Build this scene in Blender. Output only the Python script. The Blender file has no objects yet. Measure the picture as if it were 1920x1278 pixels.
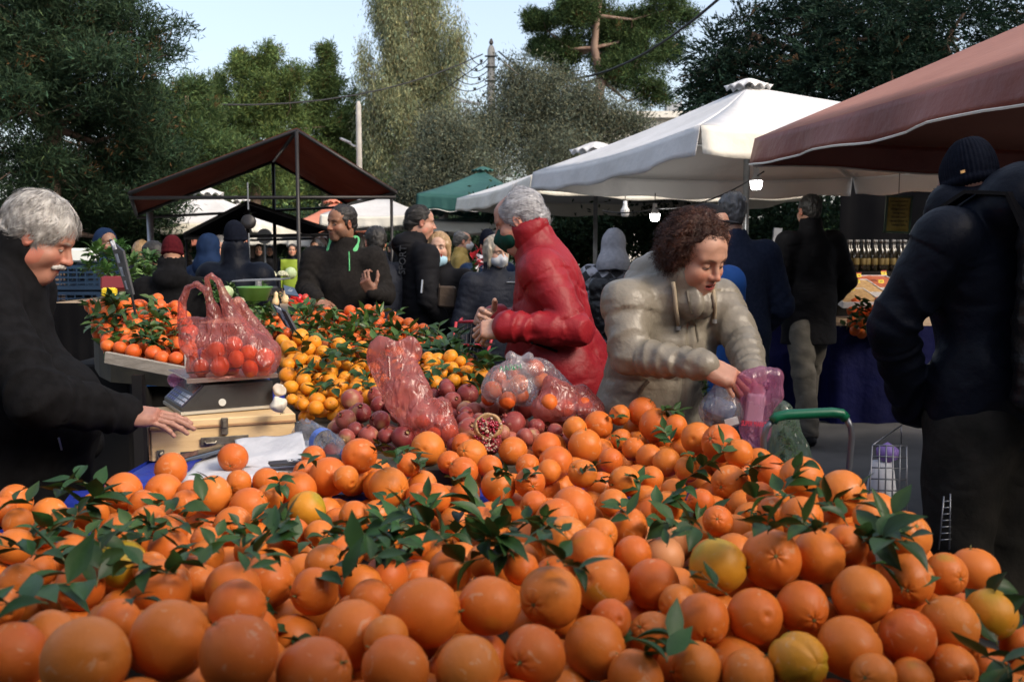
import bpy, math, random
import numpy as np
from mathutils import Vector, Matrix, Euler
S = bpy.context.scene
COL = S.collection
PI = math.pi
R = math.radians
# ---------------------------------------------------------------- camera
FPX = 1867.0                      # focal length in photo pixels (photo 1920 wide)
CAMZ = 1.55
PITCH = math.atan((639 - 465) / FPX)
cam_d = bpy.data.cameras.new('camera'); cam = bpy.data.objects.new('camera', cam_d); COL.objects.link(cam)
cam.location = (0, 0, CAMZ); cam.rotation_euler = (PI / 2 - PITCH, 0, 0)
cam_d.sensor_width = 36.0; cam_d.lens = 36.0 * FPX / 1920.0
cam_d.clip_start = 0.05; cam_d.clip_end = 3000
cam_d.dof.use_dof = True; cam_d.dof.focus_distance = 3.6; cam_d.dof.aperture_fstop = 6.3
S.camera = cam
# ---------------------------------------------------------------- sky, sun, exposure
SUN_EL = R(38); SUN_AZ = R(128)      # azimuth measured clockwise from +Y (view direction)
w = bpy.data.worlds.new('World'); S.world = w; w.use_nodes = True
nt = w.node_tree; bg = nt.nodes['Background']
sky = nt.nodes.new('ShaderNodeTexSky'); sky.sky_type = 'NISHITA'; sky.sun_disc = False
sky.sun_elevation = SUN_EL; sky.sun_rotation = SUN_AZ
sky.air_density = 1.0; sky.dust_density = 4.0; sky.ozone_density = 1.0
hz_ = nt.nodes.new('ShaderNodeMix'); hz_.data_type = 'RGBA'; hz_.blend_type = 'ADD'; hz_.inputs[0].default_value = 1.0   # thin bright high cloud
hz_.inputs[7].default_value = (1.22, 1.20, 1.18, 1)
nt.links.new(sky.outputs['Color'], hz_.inputs[6]); nt.links.new(hz_.outputs[2], bg.inputs['Color']); bg.inputs['Strength'].default_value = 0.13
sd = bpy.data.lights.new('sun', 'SUN'); sun = bpy.data.objects.new('sun', sd); COL.objects.link(sun)
sd.energy = 1.15; sd.angle = R(15); sd.color = (1.0, 0.88, 0.72)
sdir = Vector((math.sin(SUN_AZ) * math.cos(SUN_EL), math.cos(SUN_AZ) * math.cos(SUN_EL), math.sin(SUN_EL)))
sun.rotation_euler = sdir.to_track_quat('Z', 'Y').to_euler()
S.view_settings.view_transform = 'Standard'; S.view_settings.look = 'None'
S.view_settings.gamma = 1.0; S.view_settings.exposure = 0.84; S.view_settings.use_curve_mapping = False
S.render.engine = 'CYCLES'
S.cycles.max_bounces = 8; S.cycles.transparent_max_bounces = 24; S.cycles.sample_clamp_indirect = 6
S.cycles.caustics_reflective = False; S.cycles.caustics_refractive = False

# ---------------------------------------------------------------- pixel -> world (real distances are chosen per object)
def ray(px, py):
    u = (px - 960) / FPX; v = (639 - py) / FPX
    c, s = math.cos(PITCH), math.sin(PITCH)
    return Vector((u, c + v * s, -s + v * c))
def W(px, py, Y):
    d = ray(px, py); return Vector((0, 0, CAMZ)) + d * (Y / d.y)
def WZ(px, py, z):
    d = ray(px, py); return Vector((0, 0, CAMZ)) + d * ((z - CAMZ) / d.z)
def MPP(Y): return Y / FPX           # metres per photo pixel at distance Y

# ---------------------------------------------------------------- materials
MATS = {}
def mat(name, col, col2=None, scale=6.0, rough=0.6, bump=0.0, bscale=80.0, metal=0.0, spec=0.5, sheen=0.0,
        coat=0.0, trans=0.0, emit=None, estr=0.0, attr=None, contrast=(0.35, 0.65), rnd=0.0, stretch=None, detail=4.0,
        alpha=1.0, sss=0.0, rvar=0.0, crease=0.0, cscale=7.0):
    if name in MATS: return MATS[name]
    m = bpy.data.materials.new(name); m.use_nodes = True; MATS[name] = m
    nt = m.node_tree; N = nt.nodes; L = nt.links
    b = N['Principled BSDF']; out = N['Material Output']
    b.inputs['Roughness'].default_value = rough; b.inputs['Metallic'].default_value = metal
    b.inputs['Specular IOR Level'].default_value = spec
    if sheen: b.inputs['Sheen Weight'].default_value = sheen
    if coat: b.inputs['Coat Weight'].default_value = coat; b.inputs['Coat Roughness'].default_value = .25
    if sss:
        b.inputs['Subsurface Weight'].default_value = sss; b.inputs['Subsurface Radius'].default_value = (.9, .35, .2)
        b.inputs['Subsurface Scale'].default_value = .01
    tc = N.new('ShaderNodeTexCoord'); vec = tc.outputs['Object']
    if stretch:
        mp = N.new('ShaderNodeMapping'); mp.inputs['Scale'].default_value = stretch
        L.new(vec, mp.inputs['Vector']); vec = mp.outputs['Vector']
    colout = None
    if col2 is not None:
        n = N.new('ShaderNodeTexNoise'); n.inputs['Scale'].default_value = scale; n.inputs['Detail'].default_value = detail
        L.new(vec, n.inputs['Vector'])
        r = N.new('ShaderNodeValToRGB'); r.color_ramp.elements[0].position = contrast[0]; r.color_ramp.elements[1].position = contrast[1]
        r.color_ramp.elements[0].color = (*col, 1); r.color_ramp.elements[1].color = (*col2, 1)
        L.new(n.outputs['Fac'], r.inputs['Fac']); colout = r.outputs['Color']
        if rvar:
            mr = N.new('ShaderNodeMapRange'); mr.inputs['To Min'].default_value = rough - rvar; mr.inputs['To Max'].default_value = rough + rvar
            L.new(n.outputs['Fac'], mr.inputs['Value']); L.new(mr.outputs['Result'], b.inputs['Roughness'])
    if attr:
        a = N.new('ShaderNodeAttribute'); a.attribute_name = attr
        if colout is None: colout = a.outputs['Color']
        else:
            mx = N.new('ShaderNodeMix'); mx.data_type = 'RGBA'; mx.blend_type = 'MULTIPLY'; mx.inputs[0].default_value = 1
            L.new(colout, mx.inputs[6]); L.new(a.outputs['Color'], mx.inputs[7]); colout = mx.outputs[2]
    if colout is None:
        b.inputs['Base Color'].default_value = (*col, 1)
        if rnd:
            rg = N.new('ShaderNodeRGB'); rg.outputs[0].default_value = (*col, 1); colout = rg.outputs[0]
    if rnd:
        oi = N.new('ShaderNodeObjectInfo'); hs = N.new('ShaderNodeHueSaturation')
        m1 = N.new('ShaderNodeMapRange'); m1.inputs['To Min'].default_value = 1 - rnd; m1.inputs['To Max'].default_value = 1 + rnd
        L.new(oi.outputs['Random'], m1.inputs['Value']); L.new(m1.outputs['Result'], hs.inputs['Value'])
        m2 = N.new('ShaderNodeMapRange'); m2.inputs['To Min'].default_value = .5 - rnd * .05; m2.inputs['To Max'].default_value = .5 + rnd * .05
        mm = N.new('ShaderNodeMath'); mm.operation = 'FRACT'; mk = N.new('ShaderNodeMath'); mk.operation = 'MULTIPLY'; mk.inputs[1].default_value = 7.31
        L.new(oi.outputs['Random'], mk.inputs[0]); L.new(mk.outputs[0], mm.inputs[0]); L.new(mm.outputs[0], m2.inputs['Value'])
        L.new(m2.outputs['Result'], hs.inputs['Hue']); L.new(colout, hs.inputs['Color']); colout = hs.outputs['Color']
    if colout is not None: L.new(colout, b.inputs['Base Color'])
    if bump:
        bn = N.new('ShaderNodeTexNoise'); bn.inputs['Scale'].default_value = bscale; bn.inputs['Detail'].default_value = 5
        L.new(vec, bn.inputs['Vector'])
        bp = N.new('ShaderNodeBump'); bp.inputs['Strength'].default_value = bump; bp.inputs['Distance'].default_value = .35 / bscale
        L.new(bn.outputs['Fac'], bp.inputs['Height']); L.new(bp.outputs['Normal'], b.inputs['Normal'])
        if crease:      # sharp fabric creases
            cn_ = N.new('ShaderNodeTexNoise'); cn_.noise_type = 'RIDGED_MULTIFRACTAL'; cn_.inputs['Scale'].default_value = cscale; cn_.inputs['Detail'].default_value = 3; cn_.inputs['Distortion'].default_value = .9
            mq = N.new('ShaderNodeMapping'); mq.inputs['Scale'].default_value = (1, 1, 1.7); mq.inputs['Rotation'].default_value = (.25, .2, 0)
            L.new(tc.outputs['Object'], mq.inputs['Vector']); L.new(mq.outputs[0], cn_.inputs['Vector'])
            cb = N.new('ShaderNodeBump'); cb.invert = True; cb.inputs['Strength'].default_value = crease; cb.inputs['Distance'].default_value = .022
            L.new(cn_.outputs['Fac'], cb.inputs['Height']); L.new(cb.outputs['Normal'], bp.inputs['Normal'])
    if emit:
        b.inputs['Emission Color'].default_value = (*emit, 1); b.inputs['Emission Strength'].default_value = estr
    if trans:
        tr = N.new('ShaderNodeBsdfTranslucent'); mx = N.new('ShaderNodeMixShader'); mx.inputs[0].default_value = trans
        if colout is not None: L.new(colout, tr.inputs['Color'])
        else: tr.inputs['Color'].default_value = (*col, 1)
        L.new(b.outputs[0], mx.inputs[1]); L.new(tr.outputs[0], mx.inputs[2]); L.new(mx.outputs[0], out.inputs['Surface'])
    return m

def plastic_mat(name, col, clear=0.5, rough=0.22, cs=28.0, gl_=.38):
    """thin translucent carrier-bag film: part see-through, part milky, with crinkled highlights"""
    if name in MATS: return MATS[name]
    m = bpy.data.materials.new(name); m.use_nodes = True; MATS[name] = m
    nt = m.node_tree; N = nt.nodes; L = nt.links; N.clear()
    out = N.new('ShaderNodeOutputMaterial'); tc = N.new('ShaderNodeTexCoord')
    mp = N.new('ShaderNodeMapping'); mp.inputs['Scale'].default_value = (1.8, 1.8, .6); mp.inputs['Rotation'].default_value = (.1, .35, 0)
    L.new(tc.outputs['Object'], mp.inputs['Vector'])
    n1 = N.new('ShaderNodeTexNoise'); n1.inputs['Scale'].default_value = cs; n1.inputs['Detail'].default_value = 6; n1.inputs['Distortion'].default_value = 1.2
    try: n1.noise_type = 'RIDGED_MULTIFRACTAL'
    except Exception: pass
    L.new(mp.outputs[0], n1.inputs['Vector'])
    bp = N.new('ShaderNodeBump'); bp.inputs['Strength'].default_value = .8; bp.inputs['Distance'].default_value = .011
    L.new(n1.outputs['Fac'], bp.inputs['Height'])
    tp = N.new('ShaderNodeBsdfTransparent'); tp.inputs['Color'].default_value = (*[c ** .30 for c in col], 1)
    df = N.new('ShaderNodeBsdfDiffuse'); df.inputs['Color'].default_value = (*col, 1)
    tl = N.new('ShaderNodeBsdfTranslucent'); tl.inputs['Color'].default_value = (*col, 1)
    gl = N.new('ShaderNodeBsdfGlossy'); gl.inputs['Roughness'].default_value = rough
    for s_ in (df, tl, gl): L.new(bp.outputs[0], s_.inputs['Normal'])
    a = N.new('ShaderNodeMixShader'); a.inputs[0].default_value = .5; L.new(df.outputs[0], a.inputs[1]); L.new(tl.outputs[0], a.inputs[2])
    n2 = N.new('ShaderNodeTexNoise'); n2.inputs['Scale'].default_value = 9; n2.inputs['Detail'].default_value = 5; L.new(tc.outputs['Object'], n2.inputs['Vector'])
    mr = N.new('ShaderNodeMapRange'); mr.inputs['From Min'].default_value = .3; mr.inputs['From Max'].default_value = .7
    mr.inputs['To Min'].default_value = max(0, clear - .18); mr.inputs['To Max'].default_value = min(1, clear + .18)
    L.new(n2.outputs['Fac'], mr.inputs['Value'])
    b = N.new('ShaderNodeMixShader'); L.new(mr.outputs[0], b.inputs[0]); L.new(a.outputs[0], b.inputs[1]); L.new(tp.outputs[0], b.inputs[2])
    fr = N.new('ShaderNodeFresnel'); fr.inputs['IOR'].default_value = 1.5; L.new(bp.outputs[0], fr.inputs['Normal'])
    fm = N.new('ShaderNodeMath'); fm.operation = 'MULTIPLY_ADD'; fm.inputs[1].default_value = gl_; fm.inputs[2].default_value = .03; L.new(fr.outputs[0], fm.inputs[0])
    c = N.new('ShaderNodeMixShader'); L.new(fm.outputs[0], c.inputs[0]); L.new(b.outputs[0], c.inputs[1]); L.new(gl.outputs[0], c.inputs[2])
    L.new(c.outputs[0], out.inputs['Surface'])
    return m

# ---------------------------------------------------------------- objects, tags
def tag(o, label=None, cat=None, group=None, kind=None):
    if label: o['label'] = label
    if cat: o['category'] = cat
    if group: o['group'] = group
    if kind: o['kind'] = kind
    return o
def empty(name, loc, label, cat, group=None, rz=0.0):
    o = bpy.data.objects.new(name, None); COL.objects.link(o); o.location = loc; o.rotation_euler = (0, 0, rz)
    o.empty_display_size = .1
    return tag(o, label, cat, group)
def wmat(o):
    M = Matrix.LocRotScale(o.location, o.rotation_euler, o.scale)
    return M if o.parent is None else wmat(o.parent) @ o.matrix_parent_inverse @ M
def mesh_obj(name, V, Fc, m, parent=None, smooth=True, loc=None, fm=None, col=None, world=True):
    me = bpy.data.meshes.new(name)
    if isinstance(V, np.ndarray) and isinstance(Fc, np.ndarray):
        n = len(V); k = Fc.shape[1]; f = len(Fc)
        me.vertices.add(n); me.vertices.foreach_set('co', V.astype(np.float32).ravel())
        me.loops.add(f * k); me.loops.foreach_set('vertex_index', Fc.astype(np.int32).ravel())
        me.polygons.add(f); me.polygons.foreach_set('loop_start', np.arange(0, f * k, k, dtype=np.int32))
        me.polygons.foreach_set('loop_total', np.full(f, k, dtype=np.int32))
        me.update(calc_edges=True)
    else:
        me.from_pydata([tuple(v) for v in V], [], [tuple(int(i) for i in f) for f in Fc]); me.update()
    for mm in (m if isinstance(m, (list, tuple)) else [m]): me.materials.append(mm)
    if fm is not None: me.polygons.foreach_set('material_index', np.asarray(fm, dtype=np.int32))
    if smooth: me.polygons.foreach_set('use_smooth', np.ones(len(me.polygons), dtype=bool))
    if col is not None:
        ca = me.color_attributes.new('Col', 'FLOAT_COLOR', 'POINT')
        c4 = np.ones((len(me.vertices), 4), np.float32); c4[:, :3] = col; ca.data.foreach_set('color', c4.ravel())
    o = bpy.data.objects.new(name, me); COL.objects.link(o)
    if parent is not None:
        o.parent = parent
        if world:      # geometry was given in world space: undo the parent's placement
            o.matrix_parent_inverse = wmat(parent).inverted()
    if loc is not None: o.location = loc
    return o
def rebase(o, loc):
    """put a top-level mesh's origin at loc, geometry stays where it is"""
    loc = Vector(loc); o.data.transform(Matrix.Translation(-loc)); o.location = loc; return o

class MB:
    def __init__(s): s.v = []; s.f = []; s.m = []
    def add(s, V, Fc, mi=0):
        b = len(s.v); s.v += [tuple(v) for v in V]; s.f += [tuple(i + b for i in f) for f in Fc]; s.m += [mi] * len(Fc); return s
    def box(s, c, d, rot=None, mi=0, bev=0.0):
        x, y, z = d[0] / 2, d[1] / 2, d[2] / 2
        if bev <= 0:
            V = [Vector((sx * x, sy * y, sz * z)) for sz in (-1, 1) for sy in (-1, 1) for sx in (-1, 1)]
            Fc = [(0, 2, 3, 1), (4, 5, 7, 6), (0, 1, 5, 4), (2, 6, 7, 3), (0, 4, 6, 2), (1, 3, 7, 5)]
        else:
            V = []; e = min(bev, x * .45, y * .45, z * .9)
            for sz in (-1, 1):
                for k in (0, 1):
                    hx = x - (e if k == 0 else 0); hy = y - (e if k == 0 else 0); zz = sz * (z if k == 0 else z - e)
                    for sx, sy in ((-1, -1), (1, -1), (1, 1), (-1, 1)):
                        V += [Vector((sx * hx, sy * (hy - e), zz)), Vector((sx * (hx - e), sy * hy, zz))]
            # order each ring counter-clockwise
            Fc = []
            rings = []
            for r_ in range(4):
                idx = list(range(r_ * 8, r_ * 8 + 8)); idx.sort(key=lambda i: math.atan2(V[i].y / y, V[i].x / x)); rings.append(idx)
            b0, b1, t0, t1 = rings[0], rings[1], rings[2], rings[3]
            Fc.append(tuple(reversed(b0))); Fc.append(tuple(t0))
            for a, b in ((b0, b1), (b1, t1), (t1, t0)):
                for i in range(8): Fc.append((a[i], a[(i + 1) % 8], b[(i + 1) % 8], b[i]))
        if rot is not None:
            M = rot if isinstance(rot, Matrix) else Euler(rot).to_matrix()
            M = M.to_3x3(); V = [M @ v for v in V]
        c = Vector(c); return s.add([v + c for v in V], Fc, mi)
    def tube(s, pts, r, n=8, mi=0, closed=False, cap=True):
        pts = [Vector(p) for p in pts]; k = len(pts)
        rs = r if isinstance(r, (list, tuple)) else [r] * k
        V = []; up = Vector((0, 0, 1)); prev = None
        for i, p in enumerate(pts):
            if closed: t = pts[(i + 1) % k] - pts[i - 1]
            else: t = pts[min(i + 1, k - 1)] - pts[max(i - 1, 0)]
            t.normalize()
            a = prev if prev is not None else (up if abs(t.z) < .9 else Vector((1, 0, 0)))
            a = (a - t * a.dot(t));
            if a.length < 1e-6: a = t.orthogonal()
            a.normalize(); b = t.cross(a); prev = a
            for j in range(n):
                th = 2 * PI * j / n; V.append(p + (a * math.cos(th) + b * math.sin(th)) * rs[i])
        Fc = []
        for i in range(k if closed else k - 1):
            i2 = (i + 1) % k
            for j in range(n): Fc.append((i * n + j, i * n + (j + 1) % n, i2 * n + (j + 1) % n, i2 * n + j))
        if cap and not closed: Fc.append(tuple(reversed(range(n)))); Fc.append(tuple(range((k - 1) * n, k * n)))
        return s.add(V, Fc, mi)
    def lathe(s, prof, c=(0, 0, 0), n=20, mi=0, rot=None):
        V = []; Fc = []; c = Vector(c)
        M = (Euler(rot).to_matrix() if rot is not None else None)
        for r_, z in prof:
            for j in range(n):
                v = Vector((r_ * math.cos(2 * PI * j / n), r_ * math.sin(2 * PI * j / n), z)); V.append((M @ v if M else v) + c)
        for i in range(len(prof) - 1):
            for j in range(n): Fc.append((i * n + j, i * n + (j + 1) % n, (i + 1) * n + (j + 1) % n, (i + 1) * n + j))
        Fc.append(tuple(reversed(range(n)))); Fc.append(tuple(range((len(prof) - 1) * n, len(prof) * n)))
        return s.add(V, Fc, mi)
    def grid(s, P, mi=0, closed_u=False):
        """P: rows of points"""
        nr = len(P); nc = len(P[0]); V = [p for row in P for p in row]; Fc = []
        for i in range(nr - 1):
            for j in range(nc if closed_u else nc - 1):
                j2 = (j + 1) % nc; Fc.append((i * nc + j, i * nc + j2, (i + 1) * nc + j2, (i + 1) * nc + j))
        return s.add(V, Fc, mi)
    def build(s, name, m, parent=None, smooth=False, **k):
        return mesh_obj(name, s.v, s.f, m, parent, smooth, fm=s.m, **k)
def solid(o, t, off=0.0):
    md = o.modifiers.new('thick', 'SOLIDIFY'); md.thickness = t; md.offset = off; return o
def text(s_, size, M, m, name, parent, extrude=.0008, align='CENTER', wfac=1.0):
    cu = bpy.data.curves.new(name, 'FONT'); cu.body = s_; cu.size = size; cu.extrude = extrude; cu.align_x = align; cu.align_y = 'CENTER'
    tmp = bpy.data.objects.new('tmp', cu); COL.objects.link(tmp)
    dg = bpy.context.evaluated_depsgraph_get(); me = bpy.data.meshes.new_from_object(tmp.evaluated_get(dg))
    bpy.data.objects.remove(tmp); me.transform(Matrix.Diagonal((wfac, 1, 1, 1))); me.transform(M)
    V = np.array([v.co[:] for v in me.vertices]); Fc = [tuple(p.vertices) for p in me.polygons]
    bpy.data.meshes.remove(me)
    return mesh_obj(name, list(V), Fc, m, parent, smooth=False)
from mathutils.bvhtree import BVHTree
BV = {}
def on(o, px, py, off=.004):
    """point on the surface of a built object seen at a photo pixel, lifted by off towards the viewer"""
    if o.name not in BV:
        Mw = wmat(o); vs = [Mw @ v.co for v in o.data.vertices]; BV[o.name] = BVHTree.FromPolygons(vs, [tuple(p.vertices) for p in o.data.polygons])
    d = ray(px, py).normalized(); h = BV[o.name].ray_cast(Vector((0, 0, CAMZ)), d)
    if h[0] is None: h = BV[o.name].find_nearest(W(px, py, wmat(o).translation.y)); return h[0] + h[1] * off
    return h[0] + h[1] * off
def frame(origin, xdir, ydir):
    x = Vector(xdir).normalized(); y = Vector(ydir); y = (y - x * y.dot(x)).normalized(); z = x.cross(y)
    M = Matrix((x, y, z)).transposed().to_4x4(); M.translation = Vector(origin); return M

# ---------------------------------------------------------------- signed-distance modelling (surface nets)
def sines(P, f, seed, n=5, stretch=(1, 1, 1)):
    rs = np.random.RandomState(seed); o = np.zeros(len(P)); st = np.array(stretch)
    Q = P * st
    wv = np.sin(Q @ rs.randn(3) * f * .6 + rs.rand() * 6) * .6
    for i in range(n):
        a = rs.randn(3); a /= np.linalg.norm(a); o += np.sin(Q @ a * f * (1 + .55 * i) + rs.rand() * 6.28 + wv * 2) / (1 + .5 * i)
    return o / 2.2
class SDF:
    def __init__(s, lo, hi, h):
        s.lo = np.array(lo, float); s.h = h
        s.n = np.maximum(4, np.ceil((np.array(hi, float) - s.lo) / h).astype(int) + 1)
        s.f = np.full(tuple(s.n), 1.0, np.float32)
        s.ax = [s.lo[i] + np.arange(s.n[i]) * h for i in range(3)]
    def sub(s, lo, hi, mg):
        i0 = np.clip(np.floor((np.array(lo) - mg - s.lo) / s.h).astype(int), 0, s.n - 1)
        i1 = np.clip(np.ceil((np.array(hi) + mg - s.lo) / s.h).astype(int) + 1, 1, s.n)
        sl = tuple(slice(a, b) for a, b in zip(i0, i1))
        X = s.ax[0][sl[0]][:, None, None]; Y = s.ax[1][sl[1]][None, :, None]; Z = s.ax[2][sl[2]][None, None, :]
        return sl, X, Y, Z
    def comb(s, sl, d, k, op):
        a = s.f[sl]
        if a.size == 0: return
        if op == '+':
            if k > 0: hh = np.clip(.5 + .5 * (a - d) / k, 0, 1); s.f[sl] = a * (1 - hh) + d * hh - k * hh * (1 - hh)
            else: s.f[sl] = np.minimum(a, d)
        elif op == '-':
            d = -d
            if k > 0: hh = np.clip(.5 - .5 * (a - d) / k, 0, 1); s.f[sl] = a * (1 - hh) + d * hh + k * hh * (1 - hh)
            else: s.f[sl] = np.maximum(a, d)
    def cap(s, a, b, ra, rb, k=.02, op='+', flat=None, mod=None):
        a = np.array(a, float); b = np.array(b, float); rm = max(ra, rb) + (.03 if mod else 0)
        if flat: rm *= max(1, flat[1])
        sl, X, Y, Z = s.sub(np.minimum(a, b) - rm, np.maximum(a, b) + rm, k + 3 * s.h)
        ab = b - a; L2 = max(ab @ ab, 1e-9)
        px, py, pz = X - a[0], Y - a[1], Z - a[2]
        t = np.clip((px * ab[0] + py * ab[1] + pz * ab[2]) / L2, 0, 1)
        qx, qy, qz = px - t * ab[0], py - t * ab[1], pz - t * ab[2]
        if flat:
            ax_ = np.array(flat[0], float); ax_ /= np.linalg.norm(ax_); dd = (qx * ax_[0] + qy * ax_[1] + qz * ax_[2]) * (1 / flat[1] - 1)
            qx = qx + dd * ax_[0]; qy = qy + dd * ax_[1]; qz = qz + dd * ax_[2]
        r_ = ra + (rb - ra) * t
        if mod is not None: r_ = r_ + mod(t, X, Y, Z)
        d = np.sqrt(qx * qx + qy * qy + qz * qz) - r_
        s.comb(sl, d, k, op); return s
    def ell(s, c, r, k=.02, op='+', rot=None, mod=None):
        c = np.array(c, float); r = np.array(r if hasattr(r, '__len__') else (r, r, r), float); rm = r.max() if rot is not None else r
        sl, X, Y, Z = s.sub(c - rm, c + rm, k + 3 * s.h)
        x, y, z = X - c[0], Y - c[1], Z - c[2]
        if rot is not None:
            M = np.array(Euler(rot).to_matrix().transposed())
            x, y, z = (M[0, 0] * x + M[0, 1] * y + M[0, 2] * z, M[1, 0] * x + M[1, 1] * y + M[1, 2] * z, M[2, 0] * x + M[2, 1] * y + M[2, 2] * z)
        k0 = np.sqrt((x / r[0]) ** 2 + (y / r[1]) ** 2 + (z / r[2]) ** 2); k1 = np.sqrt((x / r[0] ** 2) ** 2 + (y / r[1] ** 2) ** 2 + (z / r[2] ** 2) ** 2)
        d = k0 * (k0 - 1) / np.maximum(k1, 1e-6)
        if mod is not None: d = d - mod(None, X, Y, Z)
        s.comb(sl, d, k, op); return s
    def rbox(s, c, hd, r, k=.01, op='+'):
        c = np.array(c, float); hd = np.array(hd, float)
        sl, X, Y, Z = s.sub(c - hd - r, c + hd + r, k + 3 * s.h)
        x, y, z = abs(X - c[0]) - hd[0] + 0 * Y + 0 * Z, abs(Y - c[1]) - hd[1] + 0 * X + 0 * Z, abs(Z - c[2]) - hd[2] + 0 * X + 0 * Y
        d = np.sqrt(np.maximum(x, 0) ** 2 + np.maximum(y, 0) ** 2 + np.maximum(z, 0) ** 2) + np.minimum(np.maximum(x, np.maximum(y, z)), 0) - r
        s.comb(sl, d, k, op); return s
    def plane(s, n, d0, k=.004):
        """cut away everything where n.p > d0"""
        d = s.ax[0][:, None, None] * n[0] + s.ax[1][None, :, None] * n[1] + s.ax[2][None, None, :] * n[2] - d0
        s.f = np.maximum(s.f, d.astype(np.float32)); return s
    def mesh(s):
        f = s.f.copy(); f[0] = 1; f[-1] = 1; f[:, 0] = 1; f[:, -1] = 1; f[:, :, 0] = 1; f[:, :, -1] = 1
        g = f < 0; nx, ny, nz = f.shape
        c = np.zeros((nx - 1, ny - 1, nz - 1), np.int8)
        for dx in (0, 1):
            for dy in (0, 1):
                for dz in (0, 1): c += g[dx:nx - 1 + dx, dy:ny - 1 + dy, dz:nz - 1 + dz]
        I = np.argwhere((c > 0) & (c < 8))
        if len(I) == 0: return np.zeros((0, 3)), np.zeros((0, 4), int)
        idx = -np.ones(c.shape, np.int64); idx[I[:, 0], I[:, 1], I[:, 2]] = np.arange(len(I))
        acc = np.zeros((len(I), 3)); cnt = np.zeros(len(I))
        cs = [(a, b, d) for a in (0, 1) for b in (0, 1) for d in (0, 1)]
        for a in cs:
            for ax in range(3):
                if a[ax] == 1: continue
                b = list(a); b[ax] = 1
                fa = f[I[:, 0] + a[0], I[:, 1] + a[1], I[:, 2] + a[2]]; fb = f[I[:, 0] + b[0], I[:, 1] + b[1], I[:, 2] + b[2]]
                m = (fa < 0) != (fb < 0); t = np.where(m, fa / np.where(m, fa - fb, 1), 0)
                for q in range(3): acc[:, q] += m * (a[q] + (t if q == ax else 0))
                cnt += m
        V = s.lo + (I + acc / cnt[:, None]) * s.h
        Q = []
        for ax in range(3):
            o1, o2 = [q for q in range(3) if q != ax]
            A = g; sh = [slice(None)] * 3; sh2 = [slice(None)] * 3; sh[ax] = slice(0, -1); sh2[ax] = slice(1, None)
            a0 = g[tuple(sh)]; a1 = g[tuple(sh2)]; E = np.argwhere(a0 != a1)
            E = E[(E[:, o1] > 0) & (E[:, o2] > 0) & (E[:, o1] < f.shape[o1] - 1) & (E[:, o2] < f.shape[o2] - 1)]
            ins = a0[E[:, 0], E[:, 1], E[:, 2]]
            def cell(d1, d2):
                e = E.copy(); e[:, o1] -= d1; e[:, o2] -= d2; return idx[e[:, 0], e[:, 1], e[:, 2]]
            q = np.stack([cell(1, 1), cell(0, 1), cell(0, 0), cell(1, 0)], 1)
            flip = ins if ax != 1 else ~ins
            q[~flip] = q[~flip][:, ::-1]; Q.append(q)
        Q = np.concatenate(Q); Q = Q[(Q >= 0).all(1)]
        return V, Q
def vnormals(V, Q):
    fn = np.cross(V[Q[:, 2]] - V[Q[:, 0]], V[Q[:, 3]] - V[Q[:, 1]]); n = np.zeros_like(V)
    for i in range(4): np.add.at(n, Q[:, i], fn)
    return n / np.maximum(np.linalg.norm(n, axis=1, keepdims=True), 1e-12)
def relax(V, Q, it=1, a=.5):
    for _ in range(it):
        s_ = np.zeros_like(V); c = np.zeros(len(V))
        for i in range(4):
            j = (i + 1) % 4
            np.add.at(s_, Q[:, i], V[Q[:, j]]); np.add.at(c, Q[:, i], 1); np.add.at(s_, Q[:, j], V[Q[:, i]]); np.add.at(c, Q[:, j], 1)
        V = V * (1 - a) + a * s_ / np.maximum(c, 1)[:, None]
    return V
def xf(V, M):
    A = np.array(M); return V @ A[:3, :3].T + A[:3, 3]
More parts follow.
